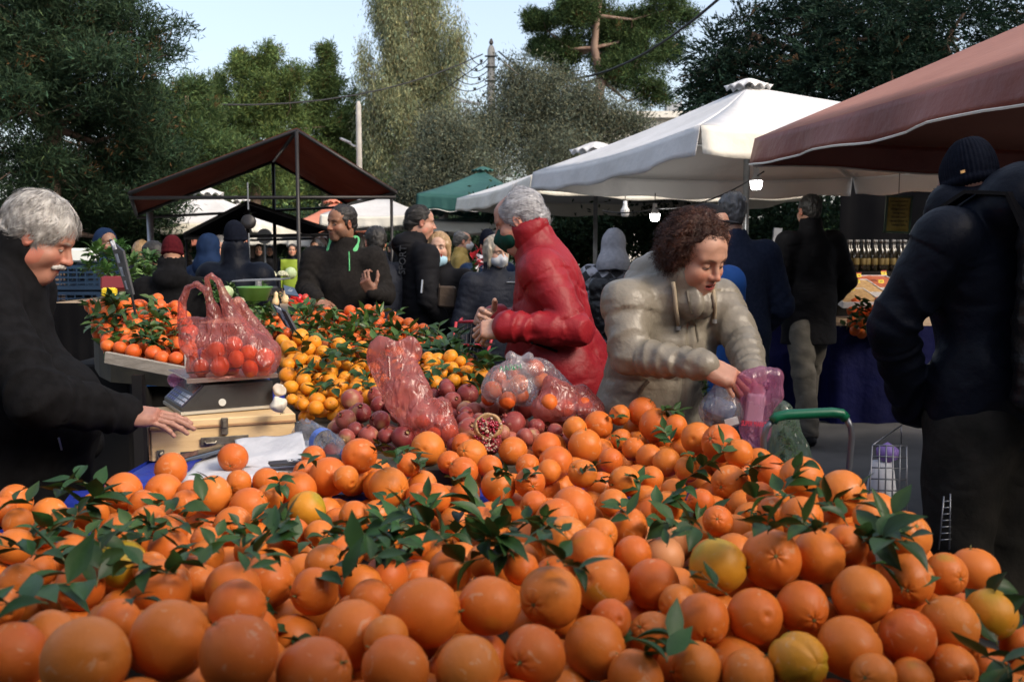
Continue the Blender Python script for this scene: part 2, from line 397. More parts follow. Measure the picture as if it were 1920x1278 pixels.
# ================================================================ PEOPLE
def head_sdf(h, o):
    """head in its own frame: +Y is where the face looks, +Z up, origin between the eyes' height and the skull centre (metres)"""
    s = SDF((-.12, -.22, -.26), (.12, .15, .15), h)
    fat = o.get('fat', 0.0); jaw = o.get('jaw', 1.0); nose = o.get('nose', 1.0)
    s.ell((0, -.018, .035), (.075, .094, .083), k=0)
    s.ell((0, .03, -.035), (.057 + fat * .5, .062, .078), k=.03)
    s.ell((0, .045, .045), (.058, .045, .045), k=.03)
    s.cap((-.012, .068, -.098), (.012, .068, -.098), .022 * jaw, .022 * jaw, k=.03)
    for sx in (-1, 1):
        s.ell((sx * .046, .012, -.068), (.022 * jaw + fat, .034, .03), k=.03)
        s.ell((sx * .036, .062, -.03), (.024 + fat, .022, .022), k=.025); s.ell((sx * .046, .036, -.045), (.018 + fat, .030, .030), k=.03)
        s.cap((sx * .012, .083, .026), (sx * .045, .068, .022), .011, .010, k=.02)
        s.ell((sx * .031, .094, -.001), (.019, .014, .013), k=.014, op='-')
        s.ell((sx * .031, .0735, -.001), (.0140, .0140, .0135), k=.004)
    if fat: s.ell((0, .03, -.12), (.05, .045, .035 + fat), k=.04)
    s.cap((0, .086, .014), (0, .105 + .004 * nose, -.028), .0075, .0105 * nose, k=.012)
    s.ell((0, .104 + .005 * nose, -.032), (.0115 * nose, .0115, .010), k=.008)
    for sx in (-1, 1): s.ell((sx * .0125, .096, -.035), (.008, .011, .008), k=.008)
    # lips
    op_ = o.get('open', 0.0)
    s.ell((0, .079, -.066), (.026, .018, .022), k=.018)
    s.cap((-.020, .087, -.062 + op_ * .3), (0, .0945, -.059 + op_ * .3), .0042, .0058, k=.006); s.cap((.020, .087, -.062 + op_ * .3), (0, .0945, -.059 + op_ * .3), .0042, .0058, k=.006)
    s.cap((-.017, .087, -.070 - op_), (.017, .087, -.070 - op_), .0052, .0052, k=.006); s.ell((0, .091, -.071 - op_), (.013, .007, .006), k=.004)
    s.cap((-.018, .094, -.0655 - op_ * .4), (.018, .094, -.0655 - op_ * .4), .0014 + op_ * .5, .0014 + op_ * .5, k=.003, op='-')
    for sx in (-1, 1):
        s.ell((sx * .077, -.008, -.010), (.011, .019, .032), k=.008, rot=(R(-12), 0, R(sx * -22)))
        s.ell((sx * .088, -.002, -.006), (.007, .010, .018), k=.006, op='-', rot=(R(-12), 0, R(sx * -22)))
    s.cap((0, -.035, -.06), o.get('neckp', (0, -.05, -.20)), .054, .058 + fat, k=.03)
    V, Q = s.mesh(); V = relax(V, Q, 1, .35)
    return V, Q
def face_paint(V, o):
    skin = np.array(o['skin']); C = np.tile(skin, (len(V), 1)).astype(float)
    x, y, z = V[:, 0], V[:, 1], V[:, 2]; ax_ = np.abs(x)
    def blend(w_, c):
        w_ = np.clip(w_, 0, 1)[:, None]; C[:] = C * (1 - w_) + np.array(c) * w_
    n = sines(V, 70, 3); n2 = sines(V, 240, 5)
    blend(.10 * n2 + .05, skin * .75)
    rd = skin * np.array((1.18, .72, .66))
    blend(.55 * np.exp(-((ax_ - .040) ** 2 + (z + .035) ** 2) / .0005) * (y > .03), rd)          # cheeks
    blend(.6 * np.exp(-(x ** 2 + (z + .032) ** 2) / .00025) * (y > .09), rd)                    # nose tip
    blend(.6 * (ax_ > .074) * (abs(y) < .05), rd)                                               # ears
    # lips
    lw = np.clip(1.25 - ((x / .024) ** 2 + ((z + .0665 + o.get('open', 0) * .5) / (.0105 + o.get('open', 0))) ** 2), 0, 1) * (y > .083)
    blend(.75 * np.exp(-(((ax_ - .031) / .016) ** 2 + ((z - .012) / .006) ** 2)) * (y > .06), skin * .45)     # shade painted into the crease under the brow
    blend(lw * 1.3, o.get('lip', (skin[0] * .95, skin[1] * .5, skin[2] * .48)))
    blend((np.abs(z + .0655 + o.get('open', 0) * .4) < .0016 + o.get('open', 0) * .6) * (ax_ < .02) * (y > .078) * .85, (.06, .015, .012))
    for sx in (-1, 1): blend(np.exp(-(((x - sx * .0065) ** 2) / .000012 + ((z + .041) ** 2) / .000008)) * (y > .09), (.05, .015, .01))
    # eyes: lids, slit, iris
    dn = o.get('lids', 0.0)          # 0 open .. 1 looking down
    for sx in (-1, 1):
        ex, ez = x - sx * .031, z + .001 + dn * .006
        inn = (ex / .0125) ** 2 + (ez / (.0052 - dn * .0026)) ** 2
        blend(.5 * np.exp(-((ex / .018) ** 2 + ((z + .001) / .012) ** 2) * 1.3) * (y > .06), skin * .55)  # eye socket darkened, its shade put into the skin colour
        blend((inn < 1.5) * (y > .07) * .9, (.05, .03, .025))
        blend((inn < .95) * (y > .07), (.50, .47, .43))
        ix = ex - o.get('gaze', 0) * .006
        blend(((ix / .0052) ** 2 + (ez / .0056) ** 2 < 1) * (inn < 1.0) * (y > .07), (.035, .022, .015))
    bc = o.get('brow', (.05, .035, .025))
    for sx in (-1, 1):
        bx = (x * sx - .031); bz = z - (.0235 + .002 * o.get('browz', 0)) + bx * bx * 9 - bx * .04
        blend(np.clip(1.5 - (bx / .021) ** 2 * 1.2 - (bz / .0048) ** 2, 0, 1) * (y > .05) * (.8 + .2 * n2), bc)
    if o.get('stubble'):
        a_ = o['stubble']; wz = np.clip((-.030 - z) / .02, 0, 1) * np.clip((y + .01) / .03, 0, 1) * (z > -.13)
        blend(wz * a_ * (.8 + .2 * n2), (.05, .04, .035))
    if o.get('wrinkle'):  # folds drawn as darker skin, crease shade put into the colour
        blend(np.clip(.5 * np.sin(z * 520 + n * .8) - .1, 0, 1) * (z > .036) * (z < .08) * (y > .05) * o['wrinkle'], skin * .6)
        blend(np.exp(-((ax_ - .028 - (-.035 - z) * .35) / .0022) ** 2) * (z < -.035) * (z > -.066) * (y > .05) * o['wrinkle'], skin * .5)
        blend(np.exp(-(((ax_ - .033) / .014) ** 2 + ((z + .017) / .0035) ** 2)) * (y > .06) * o['wrinkle'], skin * .5)
    if 'bald' in o: pass
    return np.clip(C, 0, 1)
HAIR_SM = {}
def hair_parts(kind, h, rs, o):
    """(V, Q, ribbonV, ribbonF) in head frame"""
    s = SDF((-.17, -.20, -.24), (.17, .18, .22), h)
    t = o.get('hair_t', .012)
    ribbons = o.get('strands', 0)
    if kind in ('short', 'buzz', 'balding', 'slick'):
        if kind == 'buzz': t = .006
        s.ell((0, -.020, .040), (.076 + t, .096 + t, .084 + t), k=0)
        s.cap((0, -.075, -.02), (0, -.070, -.065), .048 + t * .6, .035 + t * .3, k=.03)
        for sx in (-1, 1): s.ell((sx * .070, .004, .002), (.008, .014 + t * .3, .026), k=.010)   # sideburns
        top = o.get('hairline', .066)
        s.ell((0, .110, top - .105), (.083, .085, .10), k=.012, op='-')
        s.cap((-.16, .02, -.10), (.16, .02, -.10), .06, .06, k=.01, op='-')
        for sx in (-1, 1): s.ell((sx * .088, -.008, -.012), (.022, .024, .034), k=.006, op='-')
        s.plane((0, -.2, -1), .085)
        if kind == 'balding': s.ell((0, .062, .115), (.066, .098, .085), k=.012, op='-')
    elif kind == 'curly':
        s.ell((0, -.03, .052), (.090, .102, .088), k=0); s.ell((0, -.07, -.01), (.085, .065, .080), k=.04)
        for sx in (-1, 1): s.ell((sx * .080, -.030, .0), (.026, .050, .070), k=.03)
        s.ell((0, .125, -.040), (.078, .098, .122), k=.012, op='-'); s.plane((0, .35, -1), .115)
    elif kind == 'bob':
        s.ell((0, -.022, .045), (.092, .105, .094), k=0); s.cap((0, -.05, 0), (0, -.045, -.09), .088, .078, k=.03)
        for sx in (-1, 1): s.cap((sx * .077, .02, .02), (sx * .072, .02, -.095), .026, .022, k=.02)
        s.ell((0, .115, -.055), (.063, .085, .125), k=.01, op='-'); s.plane((0, 0, -1), .125)
    elif kind == 'beanie':
        s.ell((0, -.02, .056), (.082, .101, .088), k=0); s.ell((0, -.045, .115), (.045, .05, .045), k=.05)
        s.ell((0, -.016, .022), (.087, .106, .034), k=.006); s.plane((0, .46, -1), .010)
        if o.get('low'): pass
    elif kind == 'hood':
        s.ell((0, -.030, .03), (.094, .112, .112), k=0); s.cap((0, -.04, -.03), (0, -.04, -.17), .098, .145, k=.06); s.ell((0, -.10, -.14), (.10, .06, .05), k=.05)
        s.ell((0, .14, -.02), (.064, .10, .105), k=.012, op='-'); s.ell((0, .03, -.01), (.078, .075, .11), k=.01, op='-')
    elif kind == 'cap':
        s.ell((0, -.018, .055), (.084, .102, .074), k=0); s.plane((0, 0, -1), -.035)
        s.cap((0, .07, .042), (0, .135, .034), .062, .05, k=.004, flat=((0, 0, 1), .10))
    V, Q = s.mesh()
    if len(V) == 0: return V, Q, None, None
    N = vnormals(V, Q)
    if kind in ('short', 'slick', 'balding', 'bob'):
        V = V + N * (sines(V, 95 if kind != 'bob' else 60, o.get('seed', 1), stretch=(1.6, .5, 1)) * o.get('hair_n', .0045))[:, None]
    elif kind == 'curly':
        V = V + N * (sines(V, 75, 4) * .010 + sines(V, 170, 6) * .005)[:, None]
    elif kind == 'beanie':
        ang = np.arctan2(V[:, 0], V[:, 1] + .02); V = V + N * (np.sin(ang * 46) * .0012)[:, None]
    elif kind == 'hood': V = V + N * (sines(V, 26, 7) * .006)[:, None]
    RV, RF = None, None
    if ribbons:
        sel = rs.choice(len(V), ribbons); base = V[sel] - N[sel] * .003; nn = N[sel]
        ok = (base[:, 2] > -.10) & ~((base[:, 1] > .035) & (base[:, 2] < .085) & (kind == 'curly')); base, nn = base[ok], nn[ok]; m = len(base)
        if kind == 'curly':
            k = 9; ln = rs.uniform(.018, .042, m); pts = []
            d = nn + rs.randn(m, 3) * .35; d /= np.linalg.norm(d, axis=1, keepdims=True)
            a = np.cross(d, rs.randn(m, 3)); a /= np.linalg.norm(a, axis=1, keepdims=True); b = np.cross(d, a); ph = rs.rand(m) * 6.28; cr = rs.uniform(.004, .009, m)
            for i in range(k):
                tt = i / (k - 1); th = ph + tt * rs.uniform(6, 9)
                p = base + d * (ln * tt * .8)[:, None] + a * (cr * np.cos(th) * (.3 + tt))[:, None] + b * (cr * np.sin(th) * (.3 + tt))[:, None]
                p[:, 2] -= .012 * tt * tt; pts.append(p)
            wd = .0010
        else:
            k = 6; ln = rs.uniform(.025, .05, m) * o.get('slen', 1); pts = []
            flow = np.array(o.get('flow', (0, -.9, -.35))); fl = flow + rs.randn(m, 3) * .22
            crown = base - np.array((0, -.05, .1)); fl = fl + crown / np.linalg.norm(crown, axis=1, keepdims=True) * o.get('swirl', .5)
            fl -= nn * (fl * nn).sum(1, keepdims=True); fl /= np.linalg.norm(fl, axis=1, keepdims=True)
            lift = rs.uniform(.0, .35, m) * o.get('lift', 1); wv = rs.rand(m) * 6.28; sd_ = np.cross(nn, fl)
            for i in range(k):
                tt = i / (k - 1)
                p = base + nn * (.0035 + lift * ln * tt * (1 - .55 * tt))[:, None] + fl * (ln * tt)[:, None] + sd_ * (np.sin(wv + tt * 3.4) * .0035 * tt * o.get('wave', 1))[:, None]
                c_ = np.array((0, -.02, .03)); rr = p - c_; pts.append(p - nn * (.5 * (ln * tt) ** 2 / .11)[:, None])
            wd = .0011
        P = np.stack(pts, 1); T = np.diff(P, axis=1); T = np.concatenate([T, T[:, -1:]], 1)
        side = np.cross(T, np.repeat(nn[:, None], k, 1) + rs.randn(m, 1, 3) * .3); side /= np.linalg.norm(side, axis=2, keepdims=True) + 1e-9
        wdt = np.linspace(1, .25, k)[None, :, None] * wd
        Lf = P + side * wdt; Rt = P - side * wdt
        RV = np.stack([Lf, Rt], 2).reshape(-1, 3); bi = (np.arange(m) * k * 2)[:, None] + np.arange(k - 1)[None] * 2
        RF = np.stack([bi, bi + 1, bi + 3, bi + 2], 2).reshape(-1, 4)
    return V, Q, RV, RF
def hand_sdf(h, curl=(.3, .35, .4, .45), thumb=.3, spread=.6, fv=(0, -.07, 0)):
    """left/right symmetric source: thumb on +X, fingers +Y, back of the hand +Z"""
    s = SDF((-.10, -.11, -.13), (.11, .215, .11), h)
    s.rbox((.0, .052, 0), (.022, .028, .003), .0125, k=0)
    s.ell((-.022, .045, -.006), (.018, .035, .015), k=.012); s.ell((.024, .030, -.010), (.018, .030, .016), k=.014)
    s.cap(fv, (0, .012, 0), .026, .022, k=.02)
    bx = (.030, .010, -.010, -.028); by = (.088, .093, .089, .080)
    LL = ((.042, .026, .020), (.046, .029, .021), (.042, .027, .020), (.033, .020, .017)); rr = (.0088, .0090, .0085, .0075)
    for i in range(4):
        p = np.array((bx[i], by[i] - .012, -.001)); a = -.05; sp = (bx[i] / .03) * .10 * spread
        s.cap((bx[i] * .75, .03, .003), p, .009, .0095, k=.008)
        for j in range(3):
            a -= curl[i] * (.75, 1.1, .8)[j] * 1.15
            d = np.array((math.sin(sp) * math.cos(a), math.cos(sp) * math.cos(a), math.sin(a)))
            q = p + d * (LL[i][j] + (.012 if j == 0 else 0)); r0 = rr[i] * (1.06, .96, .88)[j]
            s.cap(p, q, r0, rr[i] * (.96, .88, .76)[j], k=.003); s.ell(p, r0 * 1.07, k=.003); p = q
    p = np.array((.026, .022, -.008)); a = thumb
    for j, L_ in enumerate((.044, .034, .027)):
        d = np.array((.72 - .28 * j * thumb * 2, .62 + .12 * j, -.28 - a * (.5 + .35 * j))); d /= np.linalg.norm(d); q = p + d * L_
        s.cap(p, q, (.0135, .0108, .0098)[j], (.0108, .0098, .0080)[j], k=.006); p = q
    V, Q = s.mesh(); V = relax(V, Q, 1, .3)
    V = V + vnormals(V, Q) * (sines(V, 150, 2) * .0006)[:, None]
    return V, Q
def lerp(a, b, t): return np.array(a) * (1 - t) + np.array(b) * t

FIG = []
def person(label, pos, yaw, H=1.75, head=None, hair=None, top=None, legs=None, arms=None, lean=(0, 0, 0), headrot=(0, 0, 0),
           near=1, group=None, hands=(None, None), mask=None, seed=0, z0=0.0, walk=0.0, hoff=(0, 0, 0)):
    """pos (x,y) of the feet, yaw: 0 faces +Y. arms: (right elbow, right wrist, left elbow, left wrist) in body frame metres (1.75 m figure)"""
    rs = np.random.RandomState(seed + 11); sc = H / 1.75
    hv = {3: .0026, 2: .0038, 1: .0065, 0: .010}[near]; bv = {3: .0065, 2: .009, 1: .013, 0: .02}[near]
    o = dict(skin=(.50, .27, .18)); o.update(head or {})
    Mb = Matrix.Translation((pos[0], pos[1], z0)) @ Matrix.Rotation(yaw, 4, 'Z') @ Matrix.Scale(sc, 4)
    ln = np.array(lean, float)
    pelvis = np.array((0, 0, .95)); neck = np.array((0, 0, 1.47)) + ln
    def sp(z):        # spine point
        t = np.clip((z - .95) / .52, 0, 1.2); return np.array((0, 0, z)) + ln * t ** 1.3
    hc = neck + np.array((0, .035, .165)) + np.array(hoff) * 1.0
    hs = o.get('hs', .89)
    Mh = Matrix.Translation(hc) @ Euler((headrot[0], headrot[1], headrot[2]), 'ZXY').to_matrix().to_4x4() @ Matrix.Scale(hs, 4)
    sw = (top or {}).get('sw', .185)
    shR = sp(1.41) + (sw, 0, 0); shL = sp(1.41) + (-sw, 0, 0)
    ar = arms or ((.25, -.02, 1.13), (.24, .10, .88), (-.25, -.02, 1.13), (-.24, .10, .88))
    eR, wR, eL, wL = [np.array(a, float) for a in ar]
    bodyV, bodyQ, bodyC = [], [], []; nb = 0
    def addb(V, Q, C):
        nonlocal nb
        bodyV.append(V); bodyQ.append(Q + nb); bodyC.append(C); nb += len(V)
    o['neckp'] = tuple(Mh.inverted() @ Vector(neck + np.array((0, -.012, -.02))))
    V, Q = head_sdf(hv, o); C = face_paint(V, o); addb(xf(V, Mh), Q, C)
    # slim body under the clothes, down to the ankles
    s = SDF((-.42, -.4, .03), (.42, .55, 1.62), .022)
    s.cap(sp(1.0), sp(1.35), .12, .13, k=0, flat=((0, 1, 0), .72)); s.cap(shL, shR, .05, .05, k=.04); s.cap(sp(1.4), neck + np.array((0, 0, .05)), .06, .05, k=.04)
    for sx in (-1, 1):
        wy = walk * sx * .22
        s.cap((sx * .085, 0, .93), (sx * .09, wy * .55, .50), .075, .05, k=.03); s.cap((sx * .09, wy * .55, .50), (sx * .09, wy, .09), .05, .035, k=.01)
    for sh, e, w_ in ((shR, eR, wR), (shL, eL, wL)):
        s.cap(sh, e, .045, .036, k=.03); s.cap(e, lerp(e, w_, .9), .036, .026, k=.01)
    V, Q = s.mesh(); addb(V, Q, np.tile(np.array(o['skin']) * 1.0, (len(V), 1)))
    for i, (e, w_, hd) in enumerate(((eR, wR, hands[0]), (eL, wL, hands[1]))):
        if hd is False: continue
        hd = hd or {}
        hh = {3: .0024, 2: .003, 1: .0045, 0: .008}[near]
        V = None
        mir = (i == 0)       # right hand: thumb on the body's left side
        d = Vector(hd['dir']) if 'dir' in hd else Vector(w_ - e)
        up = Vector(hd['back']) if 'back' in hd else Vector((1 if i == 0 else -1, .25, .1))
        y_ = d.normalized(); z_ = (up - y_ * up.dot(y_)).normalized(); x_ = y_.cross(z_)
        fl_ = Vector(e - w_).normalized() * .065; fv = (fl_.dot(x_) * (-1 if i == 0 else 1), fl_.dot(y_), fl_.dot(z_))
        V, Q = hand_sdf(hh, hd.get('curl', (.35, .4, .45, .5)), hd.get('thumb', .3), fv=fv)
        if i == 0: V = V * np.array((-1, 1, 1)); Q = Q[:, ::-1]
        M = Matrix((x_, y_, z_)).transposed().to_4x4(); M.translation = Vector(w_)
        C = np.tile(np.array(o.get('handskin', o['skin'])), (len(V), 1)); nn_ = sines(V, 110, 8)
        C = C * (1 + .08 * nn_[:, None]); kn = np.exp(-((V[:, 1] - .088) / .012) ** 2) * (V[:, 2] > 0); C = C * (1 - kn[:, None] * np.array((.02, .16, .18)))
        addb(xf(V, M), Q, np.clip(C, 0, 1))
    V = np.concatenate(bodyV); Q = np.concatenate(bodyQ); C = np.concatenate(bodyC)
    skinm = mat('skin', (1, 1, 1), attr='Col', rough=.5, bump=.35, bscale=330, sss=.06, spec=.35)
    po = Vector((pos[0], pos[1], z0))
    body = mesh_obj('person', xf(V, Mb), Q, skinm, col=C)
    rebase(body, po); tag(body, label, 'person', group)
    # ---- trousers
    lg = dict(col='trousers_dark', r=1.0); lg.update(legs or {})
    s = SDF((-.28, -.42, .02), (.28, .42, 1.1), bv * 1.15 if near < 3 else bv * 1.4)
    rr = lg['r']
    s.ell((0, -.01, .92), (.150 * min(rr, 1.08), .115 * min(rr, 1.05), .12), k=0)
    for sx in (-1, 1):
        wy = walk * sx * .24
        fold = lambda t, X, Y, Z: .006 * np.sin(Z * 55 + X * 30 + sx) * np.clip((t - .5) * 2, 0, 1) + .003 * np.sin(Z * 31 + Y * 40)
        s.cap((sx * .082, -.005, .90), (sx * .095, wy * .6 + .01, .50), .098 * rr, .072 * rr, k=.05, mod=fold)
        s.cap((sx * .095, wy * .6 + .01, .50), (sx * .098, wy - .01, .10), .072 * rr, .060 * rr, k=.02, mod=fold)
    s.plane((0, 0, -1), -.055)
    V, Q = s.mesh()
    if near < 2 or lg.get('fine'):
        pass
    mesh_obj('trousers', xf(V, Mb), Q, MATS[lg['col']], body)
    # ---- shoes
    for sx in (-1, 1):
        wy = walk * sx * .24; s = SDF((sx * .1 - .07, wy - .12, -.01), (sx * .1 + .07, wy + .24, .15), .009)
        s.ell((sx * .1, wy + .05, .045), (.047, .135, .05), k=0); s.cap((sx * .1, wy - .02, .05), (sx * .1, wy - .02, .12), .043, .04, k=.03); s.plane((0, 0, -1), -.004)
        V, Q = s.mesh()
        mesh_obj('shoe', xf(V, Mb), Q, MATS[lg.get('shoe', 'shoe_dark')], body)
    # ---- jacket
    tp = dict(col='fleece_black', hem=.82, bulk=1.0, ar=1.0, collar=.05, quilt=None, belly=0.0, fold=.006, hood=0); tp.update(top or {})
    b_ = tp['bulk']; ar_ = tp['ar']
    pts = np.array([sp(.8), sp(1.5), eR, wR, eL, wL, shR, shL]); lo = pts.min(0) - .22; hi = pts.max(0) + .22; lo[2] = tp['hem'] - .05
    hi[2] = max(hi[2], hc[2] + .02)
    if tp['hem'] < .75: lo[2] = tp['hem'] - .05
    s = SDF(lo, hi, bv)
    qn = tp['quilt']
    if qn:
        tm = None
        am = None
    else:
        f_ = tp['fold']
        tm = lambda t, X, Y, Z: f_ * .7 * np.sin(Z * 24 + np.sin(X * 12 + 1) * 1.6 + Y * 9) * np.sin(X * 9 + Z * 5)
        am = None
    be = tp['belly']
    c1 = sp(1.28); s.ell(c1, (.183 * b_, .128 * b_, .22), k=0, mod=tm)
    c2 = sp(1.06) + np.array((0, be * .55, 0)); s.ell(c2, (.176 * b_ + be * .6, .128 * b_ + be, .22), k=.07, mod=tm)
    c3 = sp(.90); hw = tp.get('hemw', 1.0)
    s.cap(c3 + np.array((0, be * .35, .05)), (0, be * .3, tp['hem'] - .06), .180 * b_ * hw + be * .4, (.185 * b_ + .02 * max(0, .82 - tp['hem'])) * hw + be * .35, k=.08, flat=((0, 1, 0), tp.get('fl', .72)), mod=tm)
    s.cap(shL + np.array((.02, 0, .0)), shR - np.array((.02, 0, .0)), .068 * b_, .068 * b_, k=.05); s.cap(sp(1.43), neck + np.array((0, -.01, .01)), .085, .07, k=.05)
    for sh, e, w_ in ((shR, eR, wR), (shL, eL, wL)):
        s.cap(sh, e, .072 * ar_, .060 * ar_, k=.045, mod=am); s.cap(e, lerp(e, w_, tp.get('cuff', .97)), .060 * ar_, .040 * ar_ * tp.get('cr', 1), k=.018, mod=am)
        if qn or tp.get('cuffband'): s.cap(lerp(e, w_, .93), lerp(e, w_, 1.0), .036, .036, k=.006)
    cl = tp['collar']
    if cl:
        nk = neck + np.array((0, .0, -.01)); hb_ = np.array(Mh @ Vector((0, -.03, -.10))); dn_ = hb_ - nk; dn_ /= np.linalg.norm(dn_); tpv = nk + dn_ * (.03 + cl)
        cw = tp.get('cw', 1.0); s.cap(nk, tpv, .083 * cw, .080 * cw, k=.02); s.cap(tpv + dn_ * .05, nk + np.array((0, .0, -.01)), .068, .052, k=.006, op='-')
    if tp['hood']:
        hh = tp['hood']; s.ell(neck + np.array((0, -.085 - .01 * hh, .02 + .03 * max(0, hh - 1) * 2)), (.12 * hh, .085 * hh, .088 * hh), k=.04); s.cap(neck + np.array((-.1, -.02, .0)), neck + np.array((0, .09, -.05)), .04, .035, k=.03); s.cap(neck + np.array((.1, -.02, .0)), neck + np.array((0, .09, -.05)), .04, .035, k=.03)
    s.plane((0, 0, -1), -tp['hem'])
    V, Q = s.mesh(); N = vnormals(V, Q)
    if near >= 1:
        def seg(P, a, b):
            ab = b - a; t = np.clip((P - a) @ ab / (ab @ ab), 0, 1); return np.linalg.norm(P - a - t[:, None] * ab, axis=1), t * np.linalg.norm(ab)
        L1, L2 = [], []; best = np.full(len(V), 9.); arcl = np.zeros(len(V)); elb = np.zeros(len(V)); tot = np.ones(len(V))
        for sh, e, w_ in ((shR, eR, wR), (shL, eL, wL)):
            l1 = np.linalg.norm(e - sh); l2 = np.linalg.norm(w_ - e)
            for a_, b2, off, r_ in ((sh, e, 0, .075 * ar_), (e, w_, l1, .058 * ar_)):
                d, t = seg(V, a_, b2); d = d - r_; m = d < best; best[m] = d[m]; arcl[m] = t[m] + off; elb[m] = l1; tot[m] = l1 + l2
        arm = 1 / (1 + np.exp((best - .035) / .008)) * (arcl > .03)
        fo = tp['fold']; nz = sines(V, 11, seed + 3); nz2 = sines(V, 26, seed + 4)
        disp = fo * .55 * nz * (1 - .3 * arm) + fo * .16 * nz2
        # sleeves gather at the elbow and above the cuff
        gath = .35 + 1.1 * np.exp(-((arcl - elb) / .10) ** 2) + .9 * np.exp(-((arcl - tot + .06) / .07) ** 2)
        ph = arcl * 95 + nz * 7 + V[:, 1] * 26 + V[:, 0] * 18
        disp = disp + arm * fo * .42 * gath * (1 - np.abs(np.sin(ph * .5)) * 1.6)
        # body drapes: slanting pulls from the shoulders
        ph = V[:, 2] * 34 + np.abs(V[:, 0]) * 22 + nz * 2.6
        disp = disp + (1 - arm) * fo * .30 * (1 - np.abs(np.sin(ph * .5)) * 1.5)
        if tp.get('quilt') or tp.get('chev'):
            qa = tp.get('qamp', .012); q_ = tp.get('quilt') or .16; cv = tp.get('chev', 0)
            pt_ = PI * (V[:, 2] - tp.get('qz', .0) + cv * np.abs(V[:, 1] - .02) - ln[1] * 0) / q_
            pa_ = PI * (arcl - .02) / tp.get('qarm', q_ * .8)
            sa = np.abs(np.sin(pt_)) * (1 - arm) + np.abs(np.sin(pa_)) * arm
            disp = disp + qa * ((sa + .004) ** .36 - .8)
            pk = sines(V, 70, seed + 8, stretch=(1, 1, .35)); disp = disp + qa * .30 * pk * np.exp(-(sa / .6) ** 2) + qa * .10 * sines(V, 42, seed + 9)
            fx_ = np.where(V[:, 1] > 0, V[:, 0], 9.) if tp.get('front') else None
            if fx_ is not None: disp = disp - .010 * np.exp(-(fx_ / .007) ** 2) * (1 - arm) + .004 * np.exp(-((np.abs(fx_) - .02) / .010) ** 2) * (1 - arm)
        V = V + N * disp[:, None]
    jm = MATS[tp['col']]; mats_ = [jm]; fm = None
    if tp.get('col2'):
        mats_.append(MATS[tp['col2'][0]]); zc = V[Q].mean(1); fm = tp['col2'][1](zc).astype(int)
    jk = mesh_obj('jacket', xf(V, Mb), Q, mats_, body, fm=fm)
    # ---- hair / headgear
    if hair:
        kind = hair.get('kind', 'short'); ho = dict(hair)
        V, Q, RV, RF = hair_parts(kind, hv * (1.15 if kind not in ('beanie', 'hood', 'cap') else 1.3), rs, ho)
        if len(V):
            nm = {'beanie': 'beanie', 'hood': 'hood', 'cap': 'cap'}.get(kind, 'hair')
            if RV is not None: Q = np.concatenate([Q, RF + len(V)]); V = np.concatenate([V, RV])
            mesh_obj(nm, xf(xf(V, Mh), Mb), Q, MATS[hair['col']], body)
    if mask:
        mk = SDF((-.09, -.02, -.15), (.09, .15, .05), max(.0035, hv))
        mk.ell((0, .042, -.056), (.076, .068, .060), k=0); mk.cap((0, .092, -.018), (0, .116, -.048), .010, .012, k=.035); mk.cap((0, .116, -.048), (0, .088, -.098), .010, .014, k=.03)
        mk.ell((0, -.01, -.055), (.1, .035, .1), k=.01, op='-'); mk.plane((0, -.35, 1), -.028 + .0)
        if mask.get('low'): pass
        V, Q = mk.mesh(); dz = mask.get('dz', 0); V = V + np.array((0, mask.get('dy', 0), dz))
        me_ = mesh_obj('face_mask', xf(xf(V, Mh), Mb), Q, MATS[mask['col']], body)
        if near >= 1 and not mask.get('low'):
            for sx in (-1, 1):
                st = MB().tube([(sx * .055, .052, -.035 + dz), (sx * .072, .02, -.0), (sx * .083, -.012, .012), (sx * .085, -.022, -.002)], .0016, 5)
                mesh_obj('ear_loop', xf(xf(np.array(st.v), Mh), Mb), st.f, MATS[mask.get('loop', mask['col'])], me_)
    FIG.append(dict(body=body, Mb=Mb, Mh=Mh, sp=sp, neck=neck, hc=hc, jk=jk)); return FIG[-1]
# ================================================================ MATERIAL LIST
mat('asphalt', (.050, .052, .056), (.115, .115, .118), scale=1.6, rough=.88, bump=.6, bscale=160, detail=8)
mat('curb', (.20, .20, .19), (.30, .29, .27), scale=5, rough=.85, bump=.4, bscale=60)
mat('bark', (.10, .065, .045), (.22, .15, .11), scale=7, rough=.95, bump=.8, bscale=30, stretch=(1, 1, .3))
mat('bark_red', (.20, .12, .085), (.32, .23, .18), scale=6, rough=.95, bump=.8, bscale=25, stretch=(1, 1, .3))
mat('bark_grey', (.16, .14, .12), (.28, .25, .22), scale=7, rough=.95, bump=.7, bscale=30)
for nm, c in dict(leaf_pine=(.060, .115, .038), leaf_dark=(.022, .052, .026), leaf_euc=(.22, .26, .115), leaf_olive=(.105, .125, .075), leaf_mid=(.095, .155, .038), leaf_cypress=(.022, .055, .032)).items():
    mat(nm, (1, 1, 1), attr='Col', rough=.7, spec=.15, trans=.25)
LEAFC = dict(leaf_pine=(.062, .100, .036), leaf_dark=(.028, .052, .026), leaf_euc=(.24, .26, .145), leaf_olive=(.115, .128, .088), leaf_mid=(.095, .140, .045), leaf_cypress=(.014, .032, .020))
mat('concrete', (.36, .35, .32), (.46, .44, .40), scale=5, rough=.85, bump=.3, bscale=60)
mat('cable', (.015, .015, .016), rough=.6)
mat('plaster_white', (.66, .63, .56), (.74, .71, .64), scale=2, rough=.9, bump=.15, bscale=40)
mat('plaster_tan', (.45, .34, .26), (.52, .42, .33), scale=2, rough=.9, bump=.15, bscale=40)
mat('roof_tile', (.32, .13, .08), (.42, .2, .12), scale=9, rough=.9, bump=.6, bscale=18, stretch=(1, 4, 1))
mat('window_dark', (.03, .035, .04), rough=.15)
